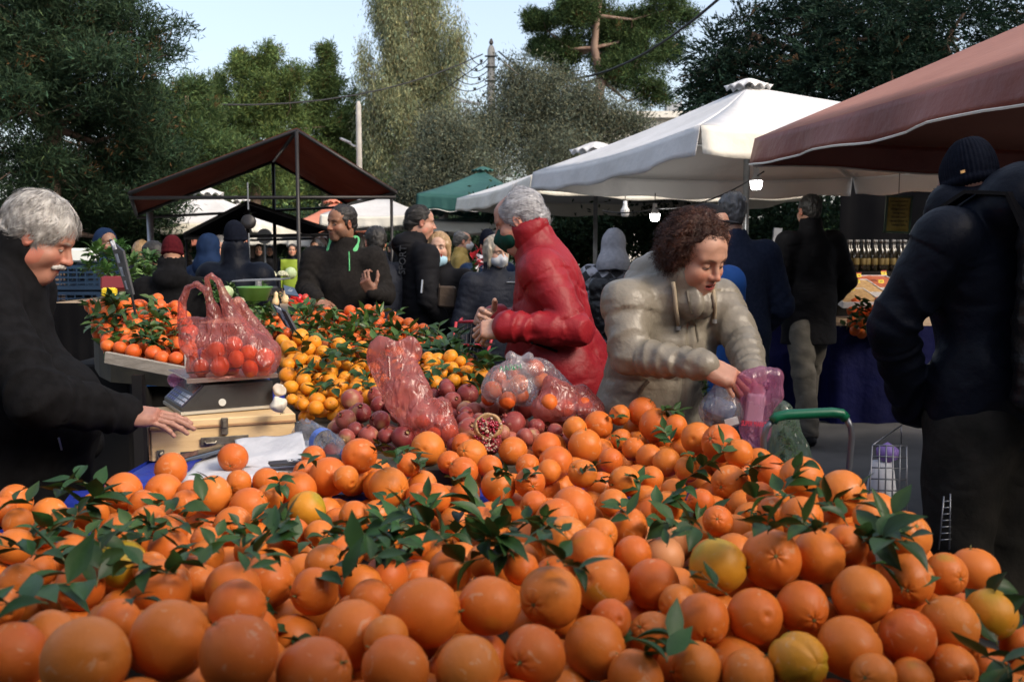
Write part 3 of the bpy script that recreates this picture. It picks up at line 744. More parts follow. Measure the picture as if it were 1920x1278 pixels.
mat('canvas_white', (.58, .57, .55), (.68, .67, .66), scale=1.3, rough=.75, bump=.25, bscale=9, detail=6, crease=.25, cscale=2.0)
mat('canvas_cream', (.70, .66, .55), (.80, .77, .68), scale=1.8, rough=.75, bump=.25, bscale=14, detail=6, crease=.3, cscale=2.5)
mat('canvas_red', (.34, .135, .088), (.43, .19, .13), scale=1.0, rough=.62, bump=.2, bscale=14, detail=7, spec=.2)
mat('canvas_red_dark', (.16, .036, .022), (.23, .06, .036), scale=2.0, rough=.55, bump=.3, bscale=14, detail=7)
mat('canvas_orange', (.66, .22, .13), (.74, .29, .18), scale=1.3, rough=.7, trans=.2)
mat('canvas_green', (.022, .095, .082), (.036, .13, .11), scale=1.3, rough=.65, bump=.2, bscale=10, trans=.08)
mat('canvas_brown', (.15, .045, .026), (.20, .068, .040), scale=1.4, rough=.75, bump=.35, bscale=7, trans=.45, detail=7, spec=.1)
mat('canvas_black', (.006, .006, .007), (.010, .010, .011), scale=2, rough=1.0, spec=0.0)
mat('metal_dark', (.022, .020, .020), rough=.45, metal=.3)
mat('metal_grey', (.30, .31, .32), (.42, .43, .44), scale=12, rough=.38, metal=.7)
mat('metal_white', (.62, .63, .64), rough=.4, metal=.2)
mat('lamp_white', (.75, .75, .74), rough=.35)
mat('lamp_glow', (1, 1, 1), rough=.4, emit=(1.0, .97, .92), estr=9.0)
mat('tarp_blue', (.010, .022, .25), (.018, .045, .36), scale=4, rough=.42, bump=.5, bscale=12)
mat('wall_dark', (.012, .011, .011), (.02, .019, .018), scale=2, rough=.85, spec=.1)
# ================================================================ GROUND
def gz(x, y):
    t = np.clip((x - .6) / 2.2, 0, 1); return .10 * t * t * (3 - 2 * t) * np.clip((y - 2.5) / 3, 0, 1)
gx = np.concatenate([np.linspace(-300, -12, 12), np.linspace(-10, 10, 60), np.linspace(12, 300, 12)]); gy = np.concatenate([np.linspace(-60, -2, 8), np.linspace(-1, 24, 60), np.linspace(28, 600, 16)])
GX, GY = np.meshgrid(gx, gy, indexing='ij'); V = np.stack([GX, GY, gz(GX, GY)], 2).reshape(-1, 3)
ny = len(gy); i_, j_ = np.meshgrid(np.arange(len(gx) - 1), np.arange(ny - 1), indexing='ij'); b_ = (i_ * ny + j_).ravel()
tag(mesh_obj('road', V, np.stack([b_, b_ + ny, b_ + ny + 1, b_ + 1], 1), MATS['asphalt']), kind='structure')
# raised pavement behind the left seller
pv = MB(); pv.box((-9.6, 9, .06), (11, 9, .12), bev=.02); tag(pv.build('pavement', MATS['curb']), kind='structure')

# ================================================================ TREES
def leaves(C, D, L, wd, rs, col, var=.35, hue=.12, curve=0.0):
    """C centres (n,3), D directions (n,3); diamonds of length L and half-width wd"""
    n = len(C); D = D / (np.linalg.norm(D, axis=1, keepdims=True) + 1e-9)
    s_ = np.cross(D, rs.randn(n, 3)); s_ /= np.linalg.norm(s_, axis=1, keepdims=True) + 1e-9
    L = L * rs.uniform(.6, 1.3, n); wd = wd * rs.uniform(.7, 1.2, n)
    a = C; c = C + D * L[:, None]; mid = C + D * (L * .5)[:, None]
    b = mid + s_ * wd[:, None]; d = mid - s_ * wd[:, None]
    V = np.stack([a, b, c, d], 1).reshape(-1, 3); Q = np.arange(n * 4).reshape(n, 4)
    v = np.exp(rs.randn(n) * var * .6); k = np.array(col)[None] * v[:, None]
    k = k * (1 + rs.randn(n, 1) * hue * np.array((1.0, .15, -.6))); k = np.clip(k, .002, .9)
    return V, Q, np.repeat(k, 4, 0)
def tree(name, label, base, trunk, lobes, leafm, n, L, wd, style='tuft', seed=1, trunk_m='bark', cat='tree', r0=.18, droop=0.0, group=None, per=14, limbs=True, csize=1.0, dead=0.02):
    """trunk: list of world points; lobes: (centre, radii, weight)"""
    rs = np.random.RandomState(seed); root = empty(name, base, label, cat, group)
    mb = MB(); k = len(trunk); mb.tube(trunk, [r0 * (1 - .75 * i / max(1, k - 1)) for i in range(k)], 10)
    tp_ = np.array([tuple(p) for p in trunk])
    if limbs:
        for c, r_, wt in lobes:
            c = np.array(c); j = int(np.argmin(np.linalg.norm(tp_ - (c - np.array((0, 0, r_[2] * .6))), axis=1)))
            a = tp_[j]; m1 = a * .5 + c * .5 + np.array((0, 0, -.12 * np.linalg.norm(c - a))) + rs.randn(3) * .08
            rr = r0 * .32
            mb.tube([a, m1, c], [rr, rr * .6, rr * .25], 6, cap=False)
            for q in range(4):
                e = c + rs.randn(3) * np.array(r_) * .55; mm_ = c * .4 + e * .6 + rs.randn(3) * .06; mb.tube([c * .8 + m1 * .2, mm_, e], [rr * .3, rr * .2, rr * .07], 4, cap=False)
    mb.build('trunk', MATS[trunk_m], root, smooth=True)
    sub = []
    for c, r_, wt in lobes:
        nsb = 11 if wt > .3 else 3
        for q in range(nsb):
            u_ = rs.randn(3); u_ /= np.linalg.norm(u_); k_ = rs.uniform(.20, .52); sub.append((np.array(c) + u_ * np.array(r_) * rs.uniform(.55, 1.0), np.array(r_) * k_ * np.array((1.15, 1.15, .8)), wt * k_ / nsb * 1.7))
        sub.append((np.array(c), np.array(r_) * .8, wt * .35))
    lobes = sub; wts = np.array([l[2] for l in lobes], float); wts /= wts.sum()
    Vs, Qs, Cs = [], [], []; nb = 0
    ncl = max(1, n // per); pick = rs.choice(len(lobes), ncl, p=wts)
    cc = np.array([l[0] for l in lobes])[pick]; rr_ = np.array([l[1] for l in lobes])[pick]
    u = rs.randn(ncl, 3); u /= np.linalg.norm(u, axis=1, keepdims=True); rad = rs.uniform(.15, 1, ncl) ** .55 * np.where(rs.rand(ncl) < .10, rs.uniform(1, 1.45, ncl), 1)
    # uneven outline
    bump = 1 + .34 * sines(u * 2.0 + cc * .7, 2.4, seed)
    P = cc + u * rr_ * (rad * bump)[:, None]
    P = P[P[:, 2] > .1]; u = u[:len(P)] if len(u) != len(P) else u; m = len(P)
    out = P - cc[:m]; out /= np.linalg.norm(out, axis=1, keepdims=True) + 1e-9
    cv = np.exp(rs.randn(m) * .28)           # each clump a little lighter or darker: its own foliage
    col = np.array(LEAFC[leafm])
    idx = np.repeat(np.arange(m), per); N_ = len(idx)
    if style == 'tuft':
        D = rs.randn(N_, 3) + out[idx] * .6 + np.array((0, 0, .5)); C0 = P[idx] + rs.randn(N_, 3) * L * .55 * csize
    elif style == 'leaf':
        D = rs.randn(N_, 3) + np.array((0, 0, .7)); C0 = P[idx] + rs.randn(N_, 3) * L * 2.2 * csize
    elif style == 'droop':
        D = rs.randn(N_, 3) * .45 + np.array((0, 0, -1.0)); C0 = P[idx] + rs.randn(N_, 3) * np.array((.5, .5, 1.5)) * L * 1.6 * csize
    elif style == 'frond':
        ax_ = out * .9 + np.array((0, 0, -.10)) + rs.randn(m, 3) * .35; ax_ /= np.linalg.norm(ax_, axis=1, keepdims=True)
        t = rs.rand(N_); sd_ = np.cross(ax_, np.array((0, 0, 1.0)) + rs.randn(m, 3) * .3); sd_ /= np.linalg.norm(sd_, axis=1, keepdims=True)
        sg = rs.choice((-1, 1), N_) * rs.uniform(.1, 1, N_)
        fl = L * 4.5 * csize
        C0 = P[idx] + ax_[idx] * (t * fl * 1.25)[:, None] + sd_[idx] * (sg * (1 - t) * fl * .32)[:, None] - np.array((0, 0, 1.)) * (t * t * fl * .25)[:, None]
        D = ax_[idx] + sd_[idx] * (sg * .9)[:, None] + rs.randn(N_, 3) * .25
    V, Q, K = leaves(C0, D, L, wd, rs, col)
    K = K * np.repeat(cv[idx], 4)[:, None]
    if dead:
        dm = np.repeat(np.isin(idx, rs.choice(m, int(m * dead) + 1)), 4); K[dm] = K[dm] * .3 + np.array((.16, .075, .03)) * .7
    mesh_obj('crown', V, Q, MATS[leafm], root, smooth=False, col=np.clip(K, 0, .9)); return root
def PW(px, py, Y): return tuple(W(px, py, Y))
def lobe(px, py, Y, rx, ry, wt=1.0, dy=.8):
    m = MPP(Y); return (np.array(PW(px, py, Y)), (rx * m, max(rx, ry) * m * dy, ry * m), wt)
def g0(px, Y): p = W(px, 465, Y); return (p.x, p.y, 0.0)

# big dark pine on the left
Y = 13
tree('pine_tree', 'big dark pine filling the upper left, its bare trunk rising behind the white haired seller', g0(95, Y),
     [g0(92, Y), PW(96, 430, Y), PW(93, 330, Y), PW(100, 240, Y), PW(104, 140, Y), PW(98, 40, Y), PW(105, -80, Y)],
     [lobe(60, 60, 13, 150, 90, 1.4), lobe(250, 60, 13.5, 90, 60, .8), lobe(200, 150, 12.6, 120, 70, 1.2), lobe(40, 200, 12.5, 110, 80, 1.2), lobe(230, 250, 13.4, 100, 70, 1), lobe(60, 320, 13, 110, 60, 1),
      lobe(190, 350, 13.8, 120, 55, 1.1), lobe(290, 320, 14.5, 60, 70, .7), lobe(120, -60, 13, 160, 90, 1), lobe(-60, 150, 13, 90, 160, .8), lobe(110, 400, 14.5, 130, 40, .8), lobe(250, 410, 15, 80, 40, .7), lobe(0, 20, 15, 120, 90, 1.2), lobe(150, 10, 15.5, 110, 70, 1.1), lobe(60, 130, 15, 130, 80, 1.1), lobe(150, 260, 15.5, 120, 90, 1)],
     'leaf_dark', 150000, .105, .0085, 'tuft', 3, r0=.17, per=20, csize=1.1, dead=.03)
tree('pine_tree', 'mid green pine with feathery boughs just behind the big dark pine', g0(330, 19), [g0(345, 19), PW(345, 330, 19), PW(350, 180, 19)],
     [lobe(300, 250, 19, 70, 90), lobe(390, 290, 19, 70, 80), lobe(350, 190, 19.5, 45, 60, .6), lobe(330, 370, 19, 90, 60)], 'leaf_pine', 60000, .12, .010, 'tuft', 4, r0=.16, per=20, group=None)
tree('pine_tree', 'broad bright green pine above the peak of the brown canopy', g0(480, 27), [g0(480, 27), PW(478, 300, 27), PW(482, 110, 27)],
     [lobe(475, 160, 27, 55, 65, 1), lobe(440, 230, 27, 70, 60, 1.1), lobe(530, 240, 27.5, 60, 70, 1.1), lobe(470, 320, 27, 100, 60, 1.2), lobe(445, 120, 27, 12, 30, .15), lobe(510, 118, 27, 14, 28, .15), lobe(545, 150, 27, 25, 40, .35), lobe(400, 180, 27.5, 20, 50, .3)],
     'leaf_mid', 78000, .135, .0125, 'tuft', 5, r0=.2, per=20)
tree('pine_tree', 'cone shaped pine between the brown canopy and the tall pale tree', g0(610, 31), [g0(610, 31), PW(612, 250, 31), PW(612, 85, 31)],
     [lobe(612, 110, 31, 20, 38, .25), lobe(612, 165, 31, 40, 40, .6), lobe(615, 230, 31, 60, 50, 1), lobe(610, 310, 31, 75, 60, 1.2), lobe(660, 230, 32, 25, 60, .35)],
     'leaf_mid', 56000, .15, .0135, 'tuft', 6, r0=.2, per=20)
tree('eucalyptus_tree', 'tall pale eucalyptus with drooping yellow green foliage in the sun', g0(770, 30), [g0(775, 30), PW(770, 300, 30), PW(775, 150, 30), PW(770, 10, 30)],
     [lobe(735, 40, 30, 38, 55, .9), lobe(800, 30, 30.4, 40, 60, .9), lobe(760, 110, 30, 55, 60, 1.1), lobe(850, 95, 30, 28, 50, .5), lobe(815, 160, 30.4, 50, 60, .9), lobe(735, 190, 29.7, 45, 60, .9), lobe(760, 270, 30, 65, 60, 1.1),
      lobe(690, 150, 30, 20, 60, .3), lobe(700, 250, 30, 30, 50, .4), lobe(765, -40, 30, 70, 50, .7), lobe(840, 210, 30, 30, 50, .4)],
     'leaf_euc', 95000, .14, .0115, 'droop', 7, trunk_m='bark_grey', r0=.22, per=16, dead=.05)
tree('olive_tree', 'wide grey green olive tree behind the green parasol', g0(1000, 19.5), [g0(1000, 19.5), PW(995, 350, 19.5), PW(1010, 240, 19.5)],
     [lobe(1000, 190, 19.5, 75, 45, 1), lobe(930, 240, 19.2, 75, 55, 1.2), lobe(1060, 220, 19.5, 80, 50, 1.2), lobe(1130, 230, 20, 60, 40, .7), lobe(1000, 290, 19, 120, 55, 1.5), lobe(1100, 300, 20, 80, 50, 1), lobe(960, 160, 19.5, 30, 40, .3), lobe(1040, 160, 19.5, 25, 45, .3), lobe(1175, 240, 20, 30, 20, .3), lobe(1090, 175, 19.5, 25, 30, .25)],
     'leaf_olive', 85000, .075, .0095, 'leaf', 8, trunk_m='bark_grey', r0=.2, per=22, csize=1.0, dead=0)
tree('olive_tree', 'lower olive tree on the left of the wide one, beside the lamp pole', g0(830, 18), [g0(830, 18), PW(832, 360, 18), PW(830, 290, 18)],
     [lobe(850, 270, 18, 60, 45, 1), lobe(800, 330, 18, 55, 50, 1), lobe(870, 340, 17.8, 70, 50, 1.2), lobe(760, 370, 18.2, 40, 30, .5), lobe(820, 240, 18, 25, 25, .3)],
     'leaf_olive', 40000, .075, .0095, 'leaf', 9, trunk_m='bark_grey', r0=.12, per=22, dead=0)
tree('pine_tree', 'tall umbrella pine with a crooked reddish trunk showing against the sky', g0(1110, 25), [g0(1100, 25), PW(1118, 200, 25), PW(1128, 150, 25), PW(1114, 90, 25), PW(1120, 30, 25), PW(1135, -50, 25)],
     [lobe(1010, 45, 25, 32, 22, .5), lobe(1055, 95, 25.3, 45, 30, .7), lobe(1080, 20, 24.6, 50, 35, .9), lobe(1180, 50, 25.4, 60, 45, 1.1), lobe(1245, 20, 25, 50, 40, .9), lobe(1195, 120, 25, 65, 50, 1.1), lobe(1220, 175, 25.3, 38, 24, .45), lobe(1110, -50, 25, 130, 40, 1), lobe(1255, 95, 25.2, 25, 30, .35), lobe(1150, 90, 26, 40, 40, .6), lobe(1060, 140, 25.5, 25, 18, .2), lobe(1110, 50, 26.6, 75, 55, 1.2), lobe(1150, 140, 26.4, 40, 35, .5), lobe(1020, 90, 26, 30, 20, .4)],
     'leaf_pine', 130000, .11, .0105, 'tuft', 10, trunk_m='bark_red', r0=.17, per=22, csize=1.0)
Y = 12.5
tree('cypress_tree', 'huge dark conifer with feathery sprays behind the white and red parasols', g0(1720, Y), [g0(1720, Y), PW(1722, 300, Y), PW(1730, 100, Y), PW(1725, -100, Y)],
     [lobe(1345, 110, Y, 50, 50, .5), lobe(1420, 150, Y, 80, 60, 1), lobe(1500, 60, Y, 70, 70, 1), lobe(1400, 60, Y, 30, 40, .2), lobe(1560, 160, Y - .5, 100, 70, 1.2), lobe(1640, 60, Y - .6, 110, 90, 1.3), lobe(1780, 60, Y - .4, 120, 100, 1.4), lobe(1700, 170, Y - .7, 110, 80, 1.2),
      lobe(1900, 100, Y, 100, 120, 1.1), lobe(1340, 190, Y, 45, 25, .35), lobe(1480, 240, Y, 120, 50, 1), lobe(1640, 280, Y, 120, 60, .9), lobe(1700, -60, Y, 180, 70, 1), lobe(1560, -10, Y, 60, 50, .6), lobe(1850, 240, Y, 120, 80, .8), lobe(1330, 155, Y, 40, 18, .2)],
     'leaf_cypress', 170000, .065, .0085, 'frond', 12, r0=.3, per=26, csize=.9, dead=.01)
tree('pine_tree', 'dark pine standing outside the left edge of the picture', g0(-420, 15), [g0(-420, 15), PW(-420, 300, 15), PW(-410, 50, 15)],
     [lobe(-420, 100, 15, 150, 110, 1.3), lobe(-300, 220, 15, 110, 80, 1), lobe(-520, 240, 15, 120, 90, 1), lobe(-420, 340, 15.5, 200, 60, 1), lobe(-430, 0, 15, 110, 80, 1)], 'leaf_dark', 50000, .12, .012, 'tuft', 41, r0=.2, per=20)
tree('pine_tree', 'green pine far outside the left edge of the picture', g0(-900, 22), [g0(-900, 22), PW(-900, 300, 22), PW(-900, 120, 22)],
     [lobe(-900, 180, 22, 150, 110, 1.3), lobe(-1020, 300, 22, 160, 80, 1), lobe(-780, 300, 22, 160, 90, 1), lobe(-900, 60, 22, 100, 80, 1)], 'leaf_mid', 36000, .18, .018, 'tuft', 42, r0=.2, per=20)
tree('cypress_tree', 'dark conifer outside the right edge of the picture', g0(2300, 13), [g0(2300, 13), PW(2300, 250, 13), PW(2300, -50, 13)],
     [lobe(2250, 100, 13, 160, 120, 1.3), lobe(2400, 250, 13, 160, 100, 1), lobe(2150, 260, 13, 120, 100, 1), lobe(2300, -40, 13, 140, 90, 1)], 'leaf_cypress', 50000, .09, .011, 'frond', 43, r0=.25, per=22)
rows = []
for j in range(5):
    row = []
    for i in range(241):
        th = 2 * PI * i / 240; hgt = (9 + 2.2 * math.sin(th * 17) + 1.4 * math.sin(th * 41 + 1) + .8 * math.sin(th * 97)) * (0, .45, .8, 1, .8)[j]; rr = 150 + (0, 1, 4, 10, 24)[j] + 3 * math.sin(th * 33 + j)
        row.append(Vector((rr * math.sin(th), rr * math.cos(th), hgt - (1 if j == 0 else 0))))
    rows.append(row)
mat('far_woods', (.020, .038, .016), (.055, .085, .032), scale=.5, rough=1.0, bump=1.0, bscale=1.2, spec=0.0, detail=10)
tag(MB().grid(rows).build('hills', MATS['far_woods'], smooth=True), kind='structure')
# shrubs and hedge behind the stalls
def shrub(label, lobes, leafm, n, L, wd, seed, base, style='leaf', group='bushes behind the stalls'):
    return tree('bush', label, base, [base, (base[0], base[1], .8)], lobes, leafm, n, L, wd, style, seed, r0=.05, cat='bush', per=20, limbs=False, dead=0, group=group)
shrub('dark leafy hedge behind the hooded shopper under the white parasols', [lobe(1120, 410, 15, 140, 50), lobe(1250, 430, 15, 90, 60), lobe(1080, 450, 15.5, 90, 40)], 'leaf_dark', 26000, .09, .02, 21, g0(1150, 15), group=None)
shrub('dark bush behind the stall of bottles under the red parasol', [lobe(1430, 430, 14.5, 130, 70), lobe(1600, 420, 14.5, 150, 80), lobe(1800, 420, 14.5, 160, 90), lobe(1480, 520, 14.5, 120, 80)], 'leaf_dark', 26000, .09, .02, 22, g0(1600, 14.5), group=None)
shrub('dark undergrowth below the big dark pine', [lobe(60, 440, 16, 140, 45), lobe(220, 440, 16, 110, 40), lobe(-60, 440, 15, 60, 80), lobe(120, 500, 15.5, 160, 50)], 'leaf_dark', 26000, .11, .02, 23, g0(100, 15.5), group=None)
shrub('sunlit bushes far behind the small black canopy', [lobe(380, 390, 40, 80, 40), lobe(500, 370, 40, 90, 50), lobe(620, 350, 42, 80, 50), lobe(720, 360, 40, 60, 60), lobe(560, 420, 45, 160, 40), lobe(800, 420, 40, 160, 40)], 'leaf_mid', 30000, .28, .05, 24, g0(540, 42), group=None)
shrub('low dark hedge far behind the shoppers in the middle', [lobe(760, 440, 26, 200, 25), lobe(560, 445, 30, 160, 22), lobe(930, 440, 24, 120, 28), lobe(400, 450, 30, 200, 22)], 'leaf_dark', 24000, .16, .035, 25, g0(700, 28), group=None)

# ================================================================ BUILDINGS, POLES, CABLES
def house(label, x0, x1, y, dep, z1, z0=0, m='plaster_white', windows=(), ledge=True, roof=None):
    root = empty('building', ((x0 + x1) / 2, y, 0), label, 'building')
    MB().box(((x0 + x1) / 2, y + dep / 2, (z0 + z1) / 2), (x1 - x0, dep, z1 - z0)).build('wall', MATS[m], root)
    if ledge: MB().box(((x0 + x1) / 2, y + dep / 2 - .1, z1 + .1), (x1 - x0 + .5, dep + .5, .22)).build('cornice', MATS[m], root)
    for wx, wz, ww, wh in windows:
        fr = MB().box((wx, y - .02, wz), (ww + .16, .08, wh + .16)).build('window', MATS['metal_white'], root)
        MB().box((wx, y - .07, wz), (ww, .03, wh)).build('pane', MATS['window_dark'], fr)
    if roof:
        h = roof; xm = (x0 + x1) / 2; o_ = .4
        V = [(x0 - o_, y - o_, z1 + .2), (x1 + o_, y - o_, z1 + .2), (x1 + o_, y + dep + o_, z1 + .2), (x0 - o_, y + dep + o_, z1 + .2), (x0 + dep * .3, y + dep / 2, z1 + h), (x1 - dep * .3, y + dep / 2, z1 + h)]
        mesh_obj('roof', V, [(0, 1, 5, 4), (1, 2, 5), (2, 3, 4, 5), (3, 0, 4), (3, 2, 1, 0)], MATS['roof_tile'], root, smooth=False)
    return root
Y = 36; a = W(1060, 225, Y); b = W(1330, 225, Y)
hz = W(1180, 222, Y).z
h1 = house('flat roofed cream building behind the olive tree and white parasol', a.x, b.x, Y, 9, hz, windows=[(W(1230, 300, Y).x, hz - 2, 1.4, 1.3), (W(1120, 300, Y).x, hz - 2, 1.4, 1.3)])
rb = MB(); p = W(1262, 214, Y + 2); rb.box((p.x, Y + 2, hz + .55), (.55, .55, .5)); rb.tube([(p.x - .3, Y + 2, hz + .2), (p.x - .3, Y + 2, hz + .9)], .03); rb.tube([(p.x + .3, Y + 2, hz + .2), (p.x + .3, Y + 2, hz + .9)], .03); rb.build('roof_tank', MATS['metal_grey'], h1)
Y = 48; a = W(685, 300, Y); b = W(745, 300, Y)
house('small tan house half hidden behind the pale eucalyptus', a.x, b.x + 1.5, Y, 6, W(700, 285, Y).z, m='plaster_tan', windows=[(W(712, 300, Y).x, W(712, 302, Y).z, .9, .9)], roof=1.0)
Y = 44; house('low white house seen through the open side of the brown canopy', W(540, 340, Y).x, W(580, 340, Y).x, Y, 5, W(560, 342, Y).z, roof=.5)
house('pale house with tiled roof behind the left olive tree', W(600, 300, 52).x, W(668, 300, 52).x, 52, 6, W(640, 308, 52).z, m='plaster_white', roof=.8)

def pole(label, px, ytop, Y, r, arm=None):
    t = W(px, ytop, Y); root = empty('utility_pole', (t.x, Y, 0), label, 'pole')
    MB().tube([(t.x, Y, 0), (t.x, Y, t.z - .1), (t.x, Y, t.z)], [r * 1.35, r, r * .55], 14).build('shaft', MATS['concrete'], root, smooth=True)
    return root, t
pl, pt = pole('concrete utility pole with wires and a perched bird in front of the sky', 921, 86, 26, .095)
ins = MB(); 
for dz in (.28, .55, .9): ins.tube([(pt.x - .16, 25.9, pt.z - dz), (pt.x + .16, 25.9, pt.z - dz)], .022, 6)
for i, (dx, dz) in enumerate(((-.25, .4), (-.38, .62), (-.3, .85), (-.42, 1.1), (-.2, 1.25), (-.33, 1.4), (.2, .35))): ins.lathe([(.0, -.04), (.045, -.03), (.03, 0), (.045, .03), (0, .04)], (pt.x + dx, 25.9, pt.z - dz), 8)
ins.build('insulators', MATS['cable'], pl)
lp = MB()
for i in range(5):
    a0 = Vector((pt.x - .05, 25.85, pt.z - .3 - .15 * i)); lp.tube([a0 + Vector((-.1 * k * (1 + .3 * i) * 1.0, 0, -.25 * math.sin(k / 6 * PI) - .02 * i)) * .8 for k in range(7)], .011, 4)
lp.build('loose_wires', MATS['cable'], pl)
brd = SDF((-.12, -.2, -.02), (.12, .2, .25), .012); brd.ell((0, 0, .09), (.055, .10, .065), k=0); brd.ell((0, .08, .17), (.035, .04, .035), k=.03); brd.cap((0, -.08, .08), (0, -.17, .04), .03, .012, k=.02); brd.cap((0, .11, .17), (0, .14, .165), .008, .004, k=.004); brd.cap((.02, 0, .0), (.02, 0, .05), .008, .008, k=.005); brd.cap((-.02, 0, .0), (-.02, 0, .05), .008, .008, k=.005)
V, Q = brd.mesh(); bo = mesh_obj('bird', V + np.array((pt.x, 26, pt.z - .01)), Q, mat('bird', (.10, .085, .07), rough=.8)); rebase(bo, (pt.x, 26, pt.z)); tag(bo, 'small bird perched on top of the utility pole', 'bird')
p2, pt2 = pole('concrete lamp pole beside the pale eucalyptus', 672, 190, 24, .062)
lm = MB(); q1 = W(664, 274, 24); q2 = W(648, 264, 24); lm.tube([(pt2.x, 24, q1.z), tuple(q1), tuple(q2)], .022, 6); lm.box(tuple(q2), (.3, .12, .06), rot=(0, .4, 0), bev=.03); lm.build('street_light_arm', MATS['metal_grey'], p2)
p3_, pt3 = pole('short pole with a small transformer box at the edge of the olive tree', 877, 205, 24, .06)
bx_ = MB(); q = W(880, 192, 24); bx_.box(tuple(q), (.5, .12, .06), rot=(0, .2, 0)); bx_.box((pt3.x, 24, pt3.z - .1), (.14, .14, .22)); bx_.build('bracket', MATS['metal_grey'], p3_)
def cable(label, pts, r, name='overhead_cable'):
    o = MB().tube(pts, r, 6).build(name, MATS['cable'], smooth=True); rebase(o, pts[0]); return tag(o, label, 'cable')
def sag(a, b, s_, n=14): a = Vector(a); b = Vector(b); return [a.lerp(b, i / n) + Vector((0, 0, -s_ * 4 * (i / n) * (1 - i / n))) for i in range(n + 1)]
t1 = W(935, 97, 26)
cable('thick black cable running from the utility pole up over the umbrella pine to the right', sag(t1, W(1360, -12, 14), .9), .022)
cable('long black cable sagging across the sky to the left above the brown canopy', sag(W(905, 102, 26), W(-60, 125, 16), .9), .016)
cable('thin cable slanting from the utility pole down to the lamp pole', sag(W(903, 118, 26), W(600, 250, 40), .5), .014)
cable('thin stay wire on the right side of the utility pole', sag(W(928, 98, 26), W(1010, 200, 25), .02), .008)

# ================================================================ CANOPIES
def umbrella(label, cs, ez, apex, va=.22, m='canvas_white', mv='canvas_cream', vent=.5, sag_=.05, poleb=True, name='market_umbrella', under=None, ribs=True, group=None, rim=None, vm=None, wav=.02, bulbs=None, vseed=0, mvs=None):
    """cs: 4 eave corners (x, y) in order; ez eave height(s); apex (x, y, z)"""
    A = Vector(apex); n = len(cs); ezs = ez if isinstance(ez, (list, tuple)) else [ez] * n
    root = empty(name, (A.x, A.y, 0), label, 'umbrella', group)
    E = [Vector((c[0], c[1], z)) for c, z in zip(cs, ezs)]; nu, nv = 16, 10; mb = MB()
    for i in range(n):
        a, b = E[i], E[(i + 1) % n]; rows = []
        for r_ in range(nv + 1):
            t = r_ / nv; row = []
            for c_ in range(nu + 1):
                s_ = c_ / nu; e = a.lerp(b, s_); p = e.lerp(A, t)
                dz = -sag_ * math.sin(PI * s_) * (1 - t) * (1 - .4 * t) - sag_ * .5 * math.sin(PI * t)
                row.append(p + Vector((0, 0, dz)))
            rows.append(row)
        mb.grid(rows)
    cn = mb.build('canopy', MATS[m], root, smooth=True); solid(cn, .004)
    if under:       # separate dark lining sheet just below
        pass
    for i in range(n):
        a, b = E[i], E[(i + 1) % n]; rows = []; nn = 40; nrm = (b - a).cross(Vector((0, 0, 1))).normalized()
        if (a.lerp(b, .5) - A).dot(nrm) < 0: nrm = -nrm
        for r_ in range(6):
            t = r_ / 5; row = []
            for c_ in range(nn + 1):
                s_ = c_ / nn; e = a.lerp(b, s_) + Vector((0, 0, -sag_ * math.sin(PI * s_)))
                wv = math.sin(s_ * 31 + i * 2 + vseed) * .5 + math.sin(s_ * 74 + i) * .3
                row.append(e + Vector((0, 0, -va * t * (1 + .07 * math.sin(s_ * 23 + i) * t))) + nrm * (.003 + wav * t * wv + .03 * t))
            rows.append(row)
        vv = MB().grid(rows).build('valance', MATS[(mvs[i] if mvs else mv)], root, smooth=True); solid(vv, .004)
        if rim:
            MB().tube(rows[-1], .006, 5).build('hem', MATS[rim], root)
    if vent:
        vm_ = vm or m; V = []; k = 48; rows = []
        for r_ in range(7):
            t = r_ / 6; row = []
            for j in range(k):
                th = 2 * PI * j / k; sq = 1 / max(abs(math.cos(th)), abs(math.sin(th))) ** .45
                rr = vent * (.04 + .96 * t) * sq * .8; z = A.z + vent * (.30 - .42 * t ** 1.6 + abs(math.sin(th * 6)) * .16 * t ** 4)
                row.append(Vector((A.x + rr * math.cos(th + .6), A.y + rr * math.sin(th + .6), z)))
            rows.append(row)
        ve = MB().grid(rows, closed_u=True).build('vent', MATS[vm_], root, smooth=True); solid(ve, .006)
    if poleb:
        MB().tube([(A.x, A.y, 0), (A.x, A.y, A.z + .05)], .026, 10).build('pole', MATS['metal_grey'], root, smooth=True)
        hub = Vector((A.x, A.y, min(ezs) + (A.z - min(ezs)) * .15)); hb = MB().lathe([(.04, -.06), (.07, -.05), (.07, .05), (.04, .06)], hub, 12).build('hub', MATS['metal_white'], root)
        if ribs:
            for e in E:
                m2 = e.lerp(A, .06) + Vector((0, 0, -.04)); rb = MB().tube([m2, A + Vector((0, 0, -.06))], .013, 6).build('rib', MATS['metal_white'], root)
                MB().tube([hub, m2.lerp(A, .45) + Vector((0, 0, -.01))], .011, 6).build('strut', MATS['metal_white'], rb)
    return root
def XY(px, Y): return (W(px, 465, Y).x, Y)
# near white parasol; sunlight on the front valance is painted in as cream
umbrella('large white parasol with a front flap painted creamy as if sunlit, nearest of the white ones', [XY(1310, 5.95), (3.95, 6.62), (3.35, 9.9), XY(1000, 9.2)], [2.27, 2.27, 2.24, 2.24], (1.84, 7.9, 2.80), va=.17, vent=.20, mvs=['canvas_cream', 'canvas_white', 'canvas_white', 'canvas_white'], sag_=.05)
